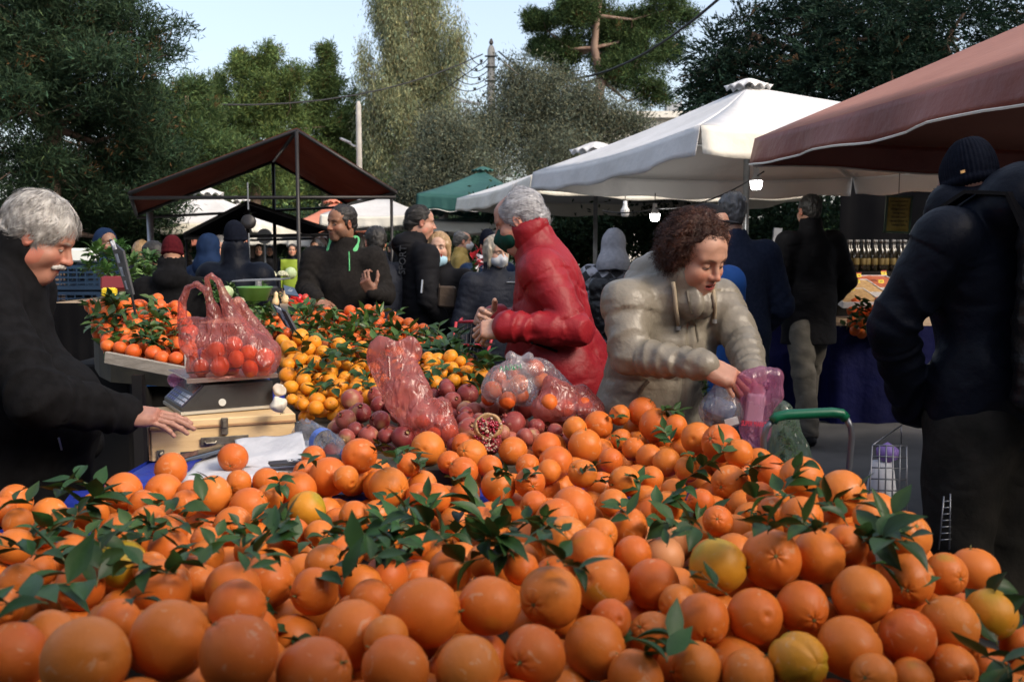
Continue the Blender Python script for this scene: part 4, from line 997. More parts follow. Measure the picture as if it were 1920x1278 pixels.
# second white, further left
umbrella('white parasol overlapping behind the nearest white one, above the red coated man', [XY(998, 9.9), (3.2, 11.0), (2.6, 14.6), XY(858, 13.6)], [2.26, 2.26, 2.22, 2.22], (W(1120, 300, 12).x, 12.2, 2.72), va=.17, vent=.35, sag_=.05)
umbrella('low white parasol at the back, its grey flap hanging below the green parasol', [XY(790, 15.5), XY(1040, 15.0), XY(1060, 18.5), XY(800, 19)], 1.98, (W(930, 400, 17).x, 17, 2.15), va=.16, vent=0, ribs=False)
umbrella('dark green parasol between the man in the sports hoodie and the red coated man', [XY(783, 15.0), XY(968, 14.5), XY(1010, 17.5), XY(840, 18.2)], 2.36, (W(905, 312, 16.3).x, 16.3, 2.80), va=.22, m='canvas_green', mv='canvas_green', vent=.20, rim='canvas_cream', vm='canvas_green')
# red parasol over the right half, close
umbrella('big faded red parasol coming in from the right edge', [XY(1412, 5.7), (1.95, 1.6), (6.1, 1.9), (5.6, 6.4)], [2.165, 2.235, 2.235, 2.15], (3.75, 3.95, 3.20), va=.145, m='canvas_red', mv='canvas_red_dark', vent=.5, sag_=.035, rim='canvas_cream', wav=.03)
# far ones on the left
umbrella('white parasol at the far left under the brown canopy', [XY(238, 15.5), XY(468, 15.5), XY(560, 19), XY(320, 19.5)], 1.98, (W(388, 368, 17.2).x, 17.2, 2.48), va=.17, vent=.33)
umbrella('white parasol just right of the far left one, its vent peeping up', [XY(455, 20), XY(560, 20.5), XY(610, 24), XY(480, 24)], 2.0, (W(442, 380, 22).x, 22, 2.58), va=.17, vent=.36)
umbrella('orange red parasol behind the dark haired seller', [XY(556, 21), XY(700, 21), XY(700, 25), XY(580, 25)], 2.1, (W(628, 385, 23).x, 23, 2.60), va=.2, m='canvas_orange', mv='canvas_orange', vent=.3)
umbrella('bright white parasol right behind the dark haired seller', [XY(602, 17.0), XY(798, 16.6), XY(800, 20), XY(640, 20.4)], 2.12, (W(700, 368, 18).x, 18.2, 2.56), va=.18, vent=.3)
umbrella('orange parasol far away at the left, low behind the shoppers', [XY(330, 27), XY(420, 27), XY(420, 30), XY(330, 30)], 1.95, (W(375, 425, 28.5).x, 28.5, 2.25), va=.28, m='canvas_orange', mv='canvas_orange', vent=0)
umbrella('cream parasol far away left of the hi-vis vest', [XY(425, 26), XY(560, 26), XY(560, 30), XY(430, 30)], 1.9, (W(490, 430, 28).x, 28, 2.15), va=.22, m='canvas_cream', vent=0)
umbrella('pale parasol low in the distance behind the dark haired seller', [XY(540, 25), XY(690, 25), XY(690, 28), XY(550, 28)], 1.85, (W(620, 430, 26).x, 26.5, 2.1), va=.25, vent=0)

def gable(label, fr, bk, m, bars=True, poles=(), name='gable_canopy', th=.006, lip=.05):
    """fr/bk: (left eave, ridge, right eave) world points of the front and back edges"""
    c = (Vector(fr[1]) + Vector(bk[1])) / 2; root = empty(name, (c.x, c.y, 0), label, 'canopy')
    for k, (i, j) in enumerate(((0, 1), (1, 2))):
        rows = []
        for r_ in range(13):
            t = r_ / 12; a = Vector(fr[i]).lerp(Vector(bk[i]), t); b = Vector(fr[j]).lerp(Vector(bk[j]), t); row = []
            for q in range(17):
                s_ = q / 16; p = a.lerp(b, s_); p.z -= .06 * math.sin(PI * s_) * math.sin(PI * t) + .012 * math.sin(s_ * 40 + t * 3) * math.sin(PI * t); row.append(p)
            rows.append(row)
        sh = MB().grid(rows).build('roof_sheet', MATS[m], root, smooth=True); solid(sh, th)
    tb = MB()
    for e in (fr, bk): tb.tube([Vector(e[0]) - Vector((0, 0, .02)), Vector(e[1]) - Vector((0, 0, .02)), Vector(e[2]) - Vector((0, 0, .02))], .018, 6)
    for i in range(3): tb.tube([Vector(fr[i]) - Vector((0, 0, .02)), Vector(bk[i]) - Vector((0, 0, .02))], .018, 6)
    if bars: tb.tube([Vector(fr[0]) + Vector((0, 0, -.06)), Vector(fr[2]) + Vector((0, 0, -.06))], .016, 6); tb.tube([Vector(bk[0]) + Vector((0, 0, -.05)), Vector(bk[2]) + Vector((0, 0, -.05))], .016, 6)
    tb.build('frame', MATS['metal_dark'], root, smooth=True)
    for p, zt, r_, mm in poles: MB().tube([(p[0], p[1], 0), (p[0] + .0, p[1], zt)], r_, 8).build('post', MATS[mm], root, smooth=True)
    return root
fr = [W(243, 358, 8.8), W(557, 240, 8.8), W(742, 357, 8.8)]; bk = [W(256, 400, 11.6), W(512, 300, 12.2), W(652, 380, 12.2)]
gable('brown gabled canopy open at the front, on thin dark posts', fr, bk, 'canvas_brown',
      poles=[((fr[1].x, 8.78), fr[1].z - .03, .018, 'metal_dark'), ((bk[1].x, 12.2), bk[1].z, .022, 'metal_dark'), (XY(283, 10.2), W(283, 398, 10.2).z, .035, 'metal_grey'), (XY(735, 9.0), fr[2].z - .03, .014, 'metal_dark')])
fr = [W(345, 436, 10.5), W(463, 376, 10.5), W(620, 428, 10.5)]; bk = [W(400, 445, 13), W(470, 400, 13), W(590, 440, 13)]
gable('small low black canopy in front of the white parasol on the left', fr, bk, 'canvas_black', poles=[((fr[1].x, 10.5), fr[1].z, .02, 'metal_dark'), (XY(350, 10.5), fr[0].z, .014, 'metal_dark'), (XY(616, 10.5), fr[2].z, .014, 'metal_dark')])
aw = empty('added_awning', (.4, -1, 0), 'unseen brown awning added to shade the near end of the orange stall', 'canopy')  # out of view, added to keep sun and sky off the front oranges
rows = [[Vector((-3.2 + 7.2 * i / 24, -4.4 + 4.72 * j / 16, 2.72 - .30 * (j / 16) - .02 * math.sin(i * 1.3) * math.sin(j * .4))) for i in range(25)] for j in range(17)]
s_ = MB().grid(rows).build('added_awning_sheet', MATS['canvas_brown'], aw, smooth=True); solid(s_, .006)
for x_, y_, z_ in ((-3.1, -4.3, 2.7), (3.9, -4.3, 2.7), (-3.1, .1, 2.4), (3.9, .1, 2.4)): MB().tube([(x_, y_, 0), (x_, y_, z_)], .02, 8).build('post', MATS['metal_dark'], aw, smooth=True)
# lamps under the white parasol
def bulb(label, px, py, Y, lit=True, sc=1.0, group=None):
    c = W(px, py, Y); root = empty('hanging_bulb', (c.x, c.y, c.z + .12 * sc), label, 'lamp', group)
    MB().lathe([(.0, .0), (.018, .0), (.020, .035), (.026, .06), (.045, .088), (.046, .092), (0, .092)][::-1], (c.x, c.y, c.z + .11 * sc), 16, rot=(PI, 0, 0)).build('socket', MATS['lamp_white'], root, smooth=True)
    MB().lathe([(0, -.045), (.028, -.043), (.038, -.03), (.042, 0), (.044, .022), (0, .022)], (c.x, c.y, c.z), 18).build('globe', MATS['lamp_glow' if lit else 'lamp_white'], root, smooth=True)
    MB().tube([(c.x, c.y, c.z + .1 * sc), (c.x, c.y, c.z + .2)], .004, 5).build('cord', MATS['cable'], root)
    if lit:
        l = bpy.data.lights.new('bulb_light', 'POINT'); l.energy = 2.5; l.shadow_soft_size = .05; l.color = (1, .97, .92)
        lo = bpy.data.objects.new('bulb_light', l); COL.objects.link(lo); lo.location = (c.x, c.y, c.z - .1)
bulb('lit white bulb hanging under the large white parasol by its pole', 1418, 344, 7.2)
bulb('lit bulb half hidden behind the hair of the woman in the beige coat', 1228, 405, 8.8)
def sky_block_house(label, c, d):  # plain unseen block, added to darken the sides facing the viewer
    root = empty('building', c, label, 'building'); MB().box((c[0], c[1], d[2] / 2), d).build('wall', MATS['curb'], root)
    mb = MB(); return root
sky_block_house('unseen long grey block added behind the viewer to cut low sky light', (0, -18, 0), (60, 6, 7)); sky_block_house('unseen grey block added left of the market to cut low sky light', (-19, 0, 0), (6, 24, 7)); sky_block_house('unseen grey block added right of the market to cut low sky light', (17, -2, 0), (6, 22, 7))
bulb('unlit white bulb above the grey hood', 1172, 398, 9.8, lit=False)
cable('black lamp cable strung under the large white parasol', sag(W(1130, 395, 9.6), W(1228, 390, 8.8), .03) + sag(W(1228, 390, 8.8), W(1432, 322, 7.1), .08), .006, 'lamp_cable')
# ================================================================ FRUIT
def citrus_mat(name, c1, c2, c3, green=(.36, .25, .015), rough=.42, pore=150, gs=.74, scar=.625):
    m = bpy.data.materials.new(name); m.use_nodes = True; MATS[name] = m; nt = m.node_tree; N = nt.nodes; L = nt.links; b = N['Principled BSDF']
    tc = N.new('ShaderNodeTexCoord'); oi = N.new('ShaderNodeObjectInfo')
    off = N.new('ShaderNodeVectorMath'); off.operation = 'MULTIPLY_ADD'; off.inputs[1].default_value = (1, 1, 1)
    cb = N.new('ShaderNodeCombineXYZ'); ml = N.new('ShaderNodeMath'); ml.operation = 'MULTIPLY'; ml.inputs[1].default_value = 37.0; L.new(oi.outputs['Random'], ml.inputs[0])
    for i in range(3): L.new(ml.outputs[0], cb.inputs[i])
    L.new(tc.outputs['Object'], off.inputs[0]); L.new(cb.outputs[0], off.inputs[2]); vec = off.outputs[0]
    rp = N.new('ShaderNodeValToRGB'); e = rp.color_ramp.elements; e[0].position = .0; e[0].color = (*c1, 1); e[1].position = 1; e[1].color = (*c3, 1); k = e.new(.5); k.color = (*c2, 1)
    L.new(oi.outputs['Random'], rp.inputs[0])
    def noise(sc, det=3, dist=0):
        n = N.new('ShaderNodeTexNoise'); n.inputs['Scale'].default_value = sc; n.inputs['Detail'].default_value = det; n.inputs['Distortion'].default_value = dist; L.new(vec, n.inputs['Vector']); return n.outputs['Fac']
    def mixc(f, a, bb, mode='MIX'):
        x = N.new('ShaderNodeMix'); x.data_type = 'RGBA'; x.blend_type = mode
        if isinstance(f, float): x.inputs[0].default_value = f
        else: L.new(f, x.inputs[0])
        for s_, i in ((a, 6), (bb, 7)):
            if isinstance(s_, tuple): x.inputs[i].default_value = (*s_, 1)
            else: L.new(s_, x.inputs[i])
        return x.outputs[2]
    def rng(f, a, bb, c=0., d=1.):
        r_ = N.new('ShaderNodeMapRange'); r_.inputs['From Min'].default_value = a; r_.inputs['From Max'].default_value = bb; r_.inputs['To Min'].default_value = c; r_.inputs['To Max'].default_value = d; L.new(f, r_.inputs['Value']); return r_.outputs[0]
    col = rp.outputs[0]
    col = mixc(rng(noise(.9, 2), .3, .75, 0, .45), col, c3)
    # greenish-yellow side on some fruit
    gm = rng(noise(.55, 1), gs, gs + .16); col = mixc(gm, col, green)
    # dusty scratches and scars
    sc_ = rng(noise(1.7, 6, 1.5), scar, scar + .05, 0, .36); col = mixc(sc_, col, (.62, .42, .26))
    sp = rng(noise(9, 2), .70, .74, 0, .30); col = mixc(sp, col, (.25, .12, .04))
    L.new(col, b.inputs['Base Color']); b.inputs['Specular IOR Level'].default_value = .32
    L.new(rng(noise(1.5, 3), .3, .7, rough - .06, rough + .14), b.inputs['Roughness'])
    vo = N.new('ShaderNodeTexVoronoi'); vo.inputs['Scale'].default_value = pore * .17; L.new(vec, vo.inputs['Vector'])
    bp = N.new('ShaderNodeBump'); bp.inputs['Strength'].default_value = .30; bp.inputs['Distance'].default_value = .0007; L.new(vo.outputs['Distance'], bp.inputs['Height'])
    b2 = N.new('ShaderNodeBump'); b2.inputs['Strength'].default_value = .35; b2.inputs['Distance'].default_value = .003; L.new(noise(1.8, 3), b2.inputs['Height']); L.new(b2.outputs[0], bp.inputs['Normal'])
    L.new(bp.outputs[0], b.inputs['Normal'])
    b.inputs['Subsurface Weight'].default_value = .0
    return m
citrus_mat('peel_orange', (.56, .108, .016), (.60, .138, .017), (.62, .185, .026))
citrus_mat('peel_yellowish', (.62, .24, .016), (.56, .25, .018), (.62, .26, .02), gs=.48)
citrus_mat('peel_tangerine', (.60, .080, .014), (.64, .105, .018), (.66, .15, .022), rough=.36, gs=.74, scar=.8)
citrus_mat('peel_clementine', (.68, .24, .016), (.72, .29, .018), (.68, .22, .012), rough=.36, gs=.74, scar=.8)
citrus_mat('peel_pomegranate', (.14, .012, .018), (.24, .036, .034), (.36, .11, .075), green=(.40, .25, .12), rough=.36, gs=.60, scar=.64, pore=60)
mat('calyx', (.10, .13, .03), (.20, .17, .06), scale=90, rough=.8)
mat('calyx_brown', (.20, .12, .05), (.38, .26, .12), scale=90, rough=.85)
mat('twig', (.10, .12, .04), (.16, .13, .06), scale=60, rough=.8)
mat('leaf_citrus', (.016, .046, .013), (.034, .080, .020), scale=14, rough=.44, spec=.3, rnd=.35, trans=.12, bump=.15, bscale=120)
mat('leaf_bright', (.038, .092, .016), (.066, .135, .025), scale=14, rough=.36, spec=.5, rnd=.3, trans=.2, bump=.15, bscale=120)

def fruit_mesh(name, seed, squash=.95, neck=0.0, lump=.02, navel=.0, seg=(36, 24), cal='calyx', body='peel_orange', crown=False, crease=False):
    """unit radius fruit; +Z is the stem end"""
    rs = np.random.RandomState(seed); n, k = seg; V = []; Fc = []; fm = []
    th = np.linspace(0, PI, k + 1); ph = np.arange(n) / n * 2 * PI
    T, P = np.meshgrid(th, ph, indexing='ij'); X = np.sin(T) * np.cos(P); Y = np.sin(T) * np.sin(P); Z = np.cos(T)
    U = np.stack([X, Y, Z], 2).reshape(-1, 3); r_ = 1 + lump * sines(U, 2.2, seed) + lump * .35 * sines(U, 6, seed + 1)
    r_ = r_ + neck * np.exp(-(T.ravel() / .42) ** 2) - .10 * np.exp(-(T.ravel() / .16) ** 2)
    r_ = r_ + .02 * np.exp(-(T.ravel() / .5) ** 2) * np.cos(P.ravel() * 7 + seed)
    r_ = r_ - (.05 + navel) * np.exp(-((PI - T.ravel()) / .13) ** 2) + navel * .8 * np.exp(-(((PI - T.ravel()) - .26) / .1) ** 2)
    if crease:
        r_ = r_ - .10 * np.exp(-((np.sin(P.ravel() * 1.5 + .4)) / .22) ** 2) * np.sin(T.ravel()) ** .5
    U = U * r_[:, None]; U[:, 2] *= squash
    V = [tuple(v) for v in U]
    for i in range(k):
        for j in range(n): Fc.append((i * n + j, (i + 1) * n + j, (i + 1) * n + (j + 1) % n, i * n + (j + 1) % n)); fm.append(0)
    mb = MB(); mb.v, mb.f, mb.m = V, Fc, fm
    zt = squash * (1 + lump * 0 + neck - .10)
    if not crown:
        rad = .10; pts = [(0, 0, zt + .05)]
        for j in range(10):
            rr = rad * (1.0 if j % 2 == 0 else .6); pts.append((rr * math.cos(j * PI / 5), rr * math.sin(j * PI / 5), zt + .035 + (.01 if j % 2 else 0)))
        mb.add(pts, [(0, j + 1, (j + 1) % 10 + 1) for j in range(10)], 1)
        if seed % 2: mb.tube([(0, 0, zt), (.02, .01, zt + .13), (.05, .0, zt + .2)], [.035, .03, .028], 6, mi=1)
    else:
        zc = zt - .04; m_ = 12; rows = []
        for q, (rr, zz) in enumerate(((.30, -.06), (.20, .10), (.17, .20), (.24, .36))):
            rows.append([(rr * (1.0 if (j % 2 == 0 or q < 3) else .72) * math.cos(j * 2 * PI / m_), rr * (1.0 if (j % 2 == 0 or q < 3) else .72) * math.sin(j * 2 * PI / m_), zc + zz - (.12 if (j % 2 and q == 3) else 0)) for j in range(m_)])
        mb.grid(rows, closed_u=True, mi=2); mb.add([(0, 0, zc + .12)] + rows[1], [(0, j + 1, (j + 1) % m_ + 1) for j in range(m_)], 1)
    me = bpy.data.meshes.new(name); me.from_pydata(mb.v, [], mb.f); me.update(); me.materials.append(MATS[body]); me.materials.append(MATS[cal]); me.materials.append(MATS[body])
    me.polygons.foreach_set('material_index', mb.m); me.polygons.foreach_set('use_smooth', [True] * len(me.polygons)); return me
OR = [fruit_mesh('orange', i, squash=(.93, 1.0, .97, 1.03, .95, 1.06)[i], neck=(0, .06, 0, .02, .1, 0)[i], lump=(.015, .02, .03, .018, .025, .02)[i], navel=(.05, 0, .07, 0, .03, .06)[i]) for i in range(6)]
OY = [fruit_mesh('orange', 20 + i, squash=1.02, neck=.05, lump=.03, body='peel_yellowish') for i in range(2)]
OC = fruit_mesh('orange', 31, squash=1.1, neck=.05, lump=.02, body='peel_yellowish', crease=True)
TA = [fruit_mesh('tangerine', 40 + i, squash=(.86, .90, .95)[i], neck=(.0, .05, .0)[i], lump=.025, body='peel_tangerine', seg=(24, 16)) for i in range(3)]
CL = [fruit_mesh('clementine', 50 + i, squash=(.84, .88, .93)[i], neck=(.02, .12, .05)[i], lump=.035, body='peel_clementine', seg=(26, 18)) for i in range(3)]
PO = [fruit_mesh('pomegranate', 60 + i, squash=(.92, .95, .9)[i], neck=0, lump=.05, body='peel_pomegranate', cal='calyx_brown', seg=(30, 20), crown=True) for i in range(3)]
def put(name, me, p, r, label, cat, group, rs, rot=None):
    o = bpy.data.objects.new(name, me); COL.objects.link(o); o.location = p
    o.rotation_euler = rot if rot is not None else (rs.uniform(-2.2, 2.2), rs.uniform(-2.2, 2.2), rs.uniform(0, 6.28)); o.scale = (r, r, r)
    return tag(o, label, cat, group)
# ---- sprigs
def blade(mb, base, d, up, L, wd, bend, fold, mi=0, nseg=6):
    d = Vector(d).normalized(); up = Vector(up); up = (up - d * up.dot(d)).normalized(); s_ = d.cross(up); p = Vector(base); rows = []
    prof = (.06, .62, 1.0, .98, .72, .36, .02); ang = 0
    for i in range(nseg + 1):
        w_ = wd * prof[i]; e = up * (w_ * fold)
        rows.append([p + s_ * w_ + e, p + s_ * w_ * .5 + e * .35, p, p - s_ * w_ * .5 + e * .35, p - s_ * w_ + e])
        ang = bend / nseg; q = d * math.cos(ang) - up * math.sin(ang); up = up * math.cos(ang) + d * math.sin(ang); d = q; p = p + d * (L / nseg)
    mb.grid(rows, mi)
def sprig_mesh(name, seed, L, nl, lm='leaf_citrus'):
    rs = random.Random(seed); mb = MB(); pts = [Vector((0, 0, 0))]; d = Vector((1, 0, .25)); 
    for i in range(5): d = (d + Vector((0, rs.uniform(-.3, .3), rs.uniform(-.22, .12)))).normalized(); pts.append(pts[-1] + d * L * .30)
    mb.tube(pts, [L * .022, L * .02, L * .018, L * .016, L * .013, L * .010], 5, mi=1)
    for i in range(nl):
        t = (i + .4) / nl * 5; a = pts[min(4, int(t))].lerp(pts[min(5, int(t) + 1)], t % 1); th = i * 2.3 + rs.uniform(-.6, .6)
        dd = Vector((rs.uniform(.3, .9), math.cos(th), math.sin(th) * .6 + .28)); blade(mb, a, dd, (rs.uniform(-.4, .4), rs.uniform(-.4, .4), 1), L * rs.uniform(.80, 1.25), L * rs.uniform(.20, .29), rs.uniform(-.2, 1.1), rs.uniform(.1, .55))
    me = bpy.data.meshes.new(name); me.from_pydata([tuple(v) for v in mb.v], [], mb.f); me.update(); me.materials.append(MATS[lm]); me.materials.append(MATS['twig'])
    me.polygons.foreach_set('material_index', mb.m); me.polygons.foreach_set('use_smooth', [True] * len(me.polygons)); return me
SP = [sprig_mesh('leaf_sprig', i, .078, (5, 6, 7, 9, 4, 8, 10, 6)[i]) for i in range(8)]
SB = [sprig_mesh('leaf_sprig', 10 + i, .056, (4, 5, 3, 6)[i], 'leaf_bright') for i in range(4)]
SD = [sprig_mesh('leaf_sprig', 20 + i, .055, (4, 6, 3, 5)[i]) for i in range(4)]
def putsprig(p, lst, label, group, rs, sc=1.0, tilt=.5, rz=None):
    o = bpy.data.objects.new('leaf_sprig', lst[rs.randint(len(lst))]); COL.objects.link(o); o.location = p
    o.rotation_euler = (rs.uniform(-tilt, tilt), rs.uniform(-tilt, tilt) - .15, rs.uniform(0, 6.28) if rz is None else rz); s_ = sc * rs.uniform(.8, 1.2); o.scale = (s_, s_, s_)
    return tag(o, label, 'leaves', group)

# ---- the big heap of oranges across the front: circles read off as (x, y, diameter), each given its own distance and size
A4 = [(80,335,190),(20,380,110),(100,450,170),(85,570,200),(225,505,140),(645,280,200),(895,165,180),(855,285,200),(745,345,150),(1220,105,158),(1110,300,210),(1250,235,120),(1395,230,145),(1560,275,195),(1000,290,110),(1300,360,200),(1605,375,195),(1720,205,210),(1640,105,120),(1600,180,110),(1410,315,110),(780,450,200),(480,400,180),(330,440,130),(970,345,100),(645,530,265),(885,590,225),(645,660,255),(1220,465,215),(1540,500,110),(1080,550,150),(900,480,100),(1085,620,140),(790,690,110),(100,760,210),(420,775,260),(20,890,190),(375,590,130),(200,700,130),(845,790,320),(1000,710,190),(1055,760,120),(1220,790,290),(1400,750,290),(1645,805,255),(1700,660,210),(1670,510,150),(1310,590,120),(1240,890,310),(620,960,220),(890,1060,430),(450,1160,460),(1250,1130,430),(260,1050,300),(60,1150,380),(1640,1240,400)]
A5 = [(80,270,160),(210,415,190),(385,238,155),(60,545,150),(20,370,80),(300,310,110),(480,300,100),(545,340,130),(580,265,140),(550,225,120),(765,250,130),(660,320,110),(915,230,130),(1085,230,155),(1145,135,130),(1040,150,110),(955,300,150),(1240,90,95),(1340,75,130),(1400,135,150),(1490,140,110),(1250,200,100),(1300,240,95),(1370,280,125),(1450,300,130),(1200,290,110),(1075,350,130),(700,405,155),(550,440,140),(420,460,140),(345,450,120),(840,390,140),(860,490,130),(925,340,110),(830,315,95),(960,560,200),(1030,510,210),(1000,650,225),(1110,700,220),(1210,480,130),(1260,385,140),(1280,590,180),(1160,620,130),(1300,710,170),(1450,500,150),(1480,430,120),(1380,370,90),(480,785,205),(635,740,120),(330,660,120),(130,910,180),(370,970,320),(655,940,270),(930,900,285),(1160,840,260),(1390,845,240),(60,1060,310),(240,1220,300),(565,1220,300),(860,1165,290),(1130,1125,290),(1390,1075,225),(1200,1000,150),(1310,1260,250),(1500,930,130),(800,770,110),(620,560,110),(1500,1200,160),(200,1080,160)]
A6 = [(65,195,150),(170,215,180),(250,260,130),(20,330,120),(210,395,170),(385,340,150),(530,370,195),(345,450,120),(155,560,140),(80,480,130),(710,440,215),(530,540,180),(830,540,150),(990,630,235),(400,520,100),(155,760,250),(395,730,270),(600,720,245),(730,670,190),(795,890,265),(1000,825,240),(1170,800,200),(1190,1020,250),(1370,975,230),(90,1000,240),(320,985,255),(530,945,240),(745,1125,290),(1000,1075,255),(515,1180,260),(290,1250,240),(60,1210,230),(1200,1220,220),(1020,1270,210),(1350,1210,120),(1500,1120,130),(850,1250,130)]
circ = [(x / 2.79, 820 + y / 2.79, d / 2.79) for x, y, d in A4] + [(640 + x / 2.375, 740 + y / 2.375, d / 2.375) for x, y, d in A5] + [(1280 + x / 2.375, 740 + y / 2.375, d / 2.375) for x, y, d in A6]
# beyond the left edge and the bottom of the frame the heap simply goes on
rs = np.random.RandomState(5)
circ = np.array(circ); nC = len(circ)
def smooth_d(px, py, sig=95.):
    w_ = np.exp(-((circ[:, 0] - px) ** 2 + ((circ[:, 1] - py) * 1.5) ** 2) / (2 * sig ** 2)) * np.clip(circ[:, 2] / 60, .3, 2) ** 2 + 1e-12
    return (w_ * circ[:, 2]).sum() / w_.sum()
FD = np.array([.4 * d * .5 + smooth_d(x, y) * .8 for x, y, d in circ]); FD = np.array([max(smooth_d(x, y) * .85, .75 * s_) for (x, y, d), s_ in zip(circ, FD)])
Yd = FPX * .081 / np.array([smooth_d(x, y) for x, y, d in circ])
Yp = np.array([WZ(x, y, 1.03).y for x, y, d in circ]); Yd = np.where(Yp > Yd, Yd, .45 * Yd + .55 * Yp)
SINGLE = 9     # the one lying alone on the papers
rays = np.array([tuple(ray(x, y)) for x, y, d in circ]); cam0 = np.array((0, 0, CAMZ))
for it in range(140):
    P = cam0 + rays * (Yd / rays[:, 1])[:, None]; r_ = circ[:, 2] * Yd / FPX / 2
    r_ = np.clip(r_, .030, .049)
    D = np.linalg.norm(P[:, None] - P[None], axis=2); ov = (r_[:, None] + r_[None]) * .985 - D; np.fill_diagonal(ov, -1)
    I, J = np.where(np.triu(ov > 0, 1)); 
    if len(I) == 0: break
    dy = np.zeros(nC)
    for a, b in zip(I, J):
        lo, hi = (a, b) if circ[a, 1] > circ[b, 1] else (b, a); s_ = ov[a, b] * .25; dy[lo] -= s_; dy[hi] += s_
    Yd = Yd + np.clip(dy, -.02, .02)
P = cam0 + rays * (Yd / rays[:, 1])[:, None]
ORP = [(P[i], r_[i]) for i in range(nC)]
def heapz(x, y, src=None):
    src = HP if src is None else src
    w_ = np.exp(-((src[:, 0] - x) ** 2 + (src[:, 1] - y) ** 2) / (2 * .075 ** 2)) + 1e-9 * np.exp(-((src[:, 0] - x) ** 2 + (src[:, 1] - y) ** 2))
    return (w_ * src[:, 2]).sum() / (w_.sum() + 1e-30)
keep = np.arange(nC) != SINGLE
HP = P[keep]
print('heap z range', HP[:, 2].min(), HP[:, 2].max(), 'Y', HP[:, 1].min(), HP[:, 1].max())
allp = np.array([p for p, _ in ORP]); allr = np.array([q for _, q in ORP])
added = []
cand = []
hull_y = {}
for _ in range(9000):
    i = rs.randint(nC)
    if i == SINGLE: continue
    cand.append(P[i][:2] + rs.randn(2) * .055)
for c in cand:
    if len(added) >= 300 - nC + 260: break
    if c[1] < .85: continue
    zc = heapz(c[0], c[1])
    for off in (.05, .075, .10, .125):
        p = np.array((c[0], c[1], zc - off)); rr = rs.uniform(.036, .043)
        if p[2] < .84: break
        # do not cover what the photo shows in front
        if (np.linalg.norm(allp - p, axis=1) > (allr + rr) * .90).all():
            # keep clear of the single fruit / papers / box area and of sight lines to the far fruit
            dd = p - cam0; sx = 960 + dd[0] / (dd[1] * math.cos(PITCH) - dd[2] * math.sin(PITCH)) * FPX
            dep = dd[1] * math.cos(PITCH) - dd[2] * math.sin(PITCH); sy = 639 - (dd[1] * math.sin(PITCH) + dd[2] * math.cos(PITCH)) / dep * FPX
            if sx < -70 or sx > 1990 or sy > 1340: continue
            near_ = np.hypot(circ[:, 0] - sx, circ[:, 1] - sy) < circ[:, 2] * .55
            if (near_ & (Yd > p[1] + .01)).any(): continue
            if 270 < sx < 640 and sy < 905 - (sx - 270) * .0: continue
            if sy < 790 and sx < 1500: continue
            if sx > 1500 and sy < 905 + (sx - 1560) * .62: continue
            if sx < 270 and sy < 930: continue
            allp = np.vstack([allp, p]); allr = np.append(allr, rr); added.append((p, rr)); break
print('fill oranges', len(added))
gO = 'oranges heaped at the front of the stall'; labO = 'ripe orange in the wide heap across the front of the stall'
special = {}
def nearest(px, py): return int(np.argmin(np.hypot(circ[:, 0] - px, circ[:, 1] - py)))
special[SINGLE] = ('single orange lying by itself on the white papers in front of the wooden box', OR[2])
special[nearest(1857, 1150)] = ('greenish yellow orange at the far right end of the heap', OY[0])
special[nearest(577, 954)] = ('yellow green orange at the back left of the heap, right of the scale box', OY[1])
special[nearest(230, 1057)] = ('orange with a green tinged top at the left of the heap, between leaves', OY[0])
special[nearest(1497, 1237)] = ('pale orange with deep creases near the bottom right of the heap', OC)
special[nearest(1345, 1060)] = ('yellowish orange in the right part of the heap under dark leaves', OY[1])
for x_, y_, l_ in ((319, 1200, 'very large orange at the bottom left, second from the left corner'), (450, 1236, 'very large orange on the bottom edge, just right of the biggest one at the left'), (150, 1225, 'large orange cut by the bottom left corner of the picture'),
    (795, 1148, 'large orange left of centre in the second row from the bottom'), (1000, 1231, 'orange on the bottom edge right of centre'), (1116, 1213, 'large orange on the bottom edge between the centre and a leaf covered one'), (1227, 1193, 'orange with a pointed leaf lying across its front near the bottom right'),
    (1445, 1047, 'deep orange fruit right of the yellowish one with dark leaves above it'), (1591, 1213, 'large red orange in the lower right, left of the white scarred one'), (1701, 1193, 'orange with a large white scar in the lower right'), (1697, 1005, 'orange on the right shoulder of the heap with a small white scratch'),
    (1580, 925, 'highest orange at the right end, standing against the dark road'), (800, 840, 'upright orange at the back centre, touching the pomegranates'), (1095, 835, 'large orange at the back, right of the broken pomegranate'), (1229, 795, 'large orange on top of the right hand ridge in front of the beige coat'), (437, 986, 'bright round orange left of centre, below the papers')):
    k_ = nearest(x_, y_)
    if k_ not in special: special[k_] = (l_, OR[k_ % 6])
for i, (p, q) in enumerate(ORP):
    lab, me, g = labO, OR[rs.randint(6)], gO
    if i in special: lab, me = special[i]; g = None
    put('orange', me, p, q, lab, 'orange', g, rs)
for p, q in added[:300 - nC]: put('orange', OR[rs.randint(6)], p, q, labO, 'orange', gO, rs)
def merge(name, items, mats, label=None, cat=None):
    """many small copies as one mesh: items = (mesh, matrix)"""
    VV, FF, MM = [], [], []; nb = 0; cache = {}
    for me, M in items:
        if me.name not in cache:
            v = np.empty(len(me.vertices) * 3); me.vertices.foreach_get('co', v); fs = [tuple(p.vertices) for p in me.polygons]; mi = [p.material_index for p in me.polygons]; cache[me.name] = (v.reshape(-1, 3), fs, mi)
        v, fs, mi = cache[me.name]; VV.append(xf(v, M)); FF += [tuple(i + nb for i in f_) for f_ in fs]; MM += mi; nb += len(v)
    o = mesh_obj(name, list(np.concatenate(VV)), FF, mats, fm=MM); rebase(o, tuple(np.concatenate(VV).mean(0))); o['kind'] = 'stuff'
    if label: o['label'] = label; o['category'] = cat
    return o
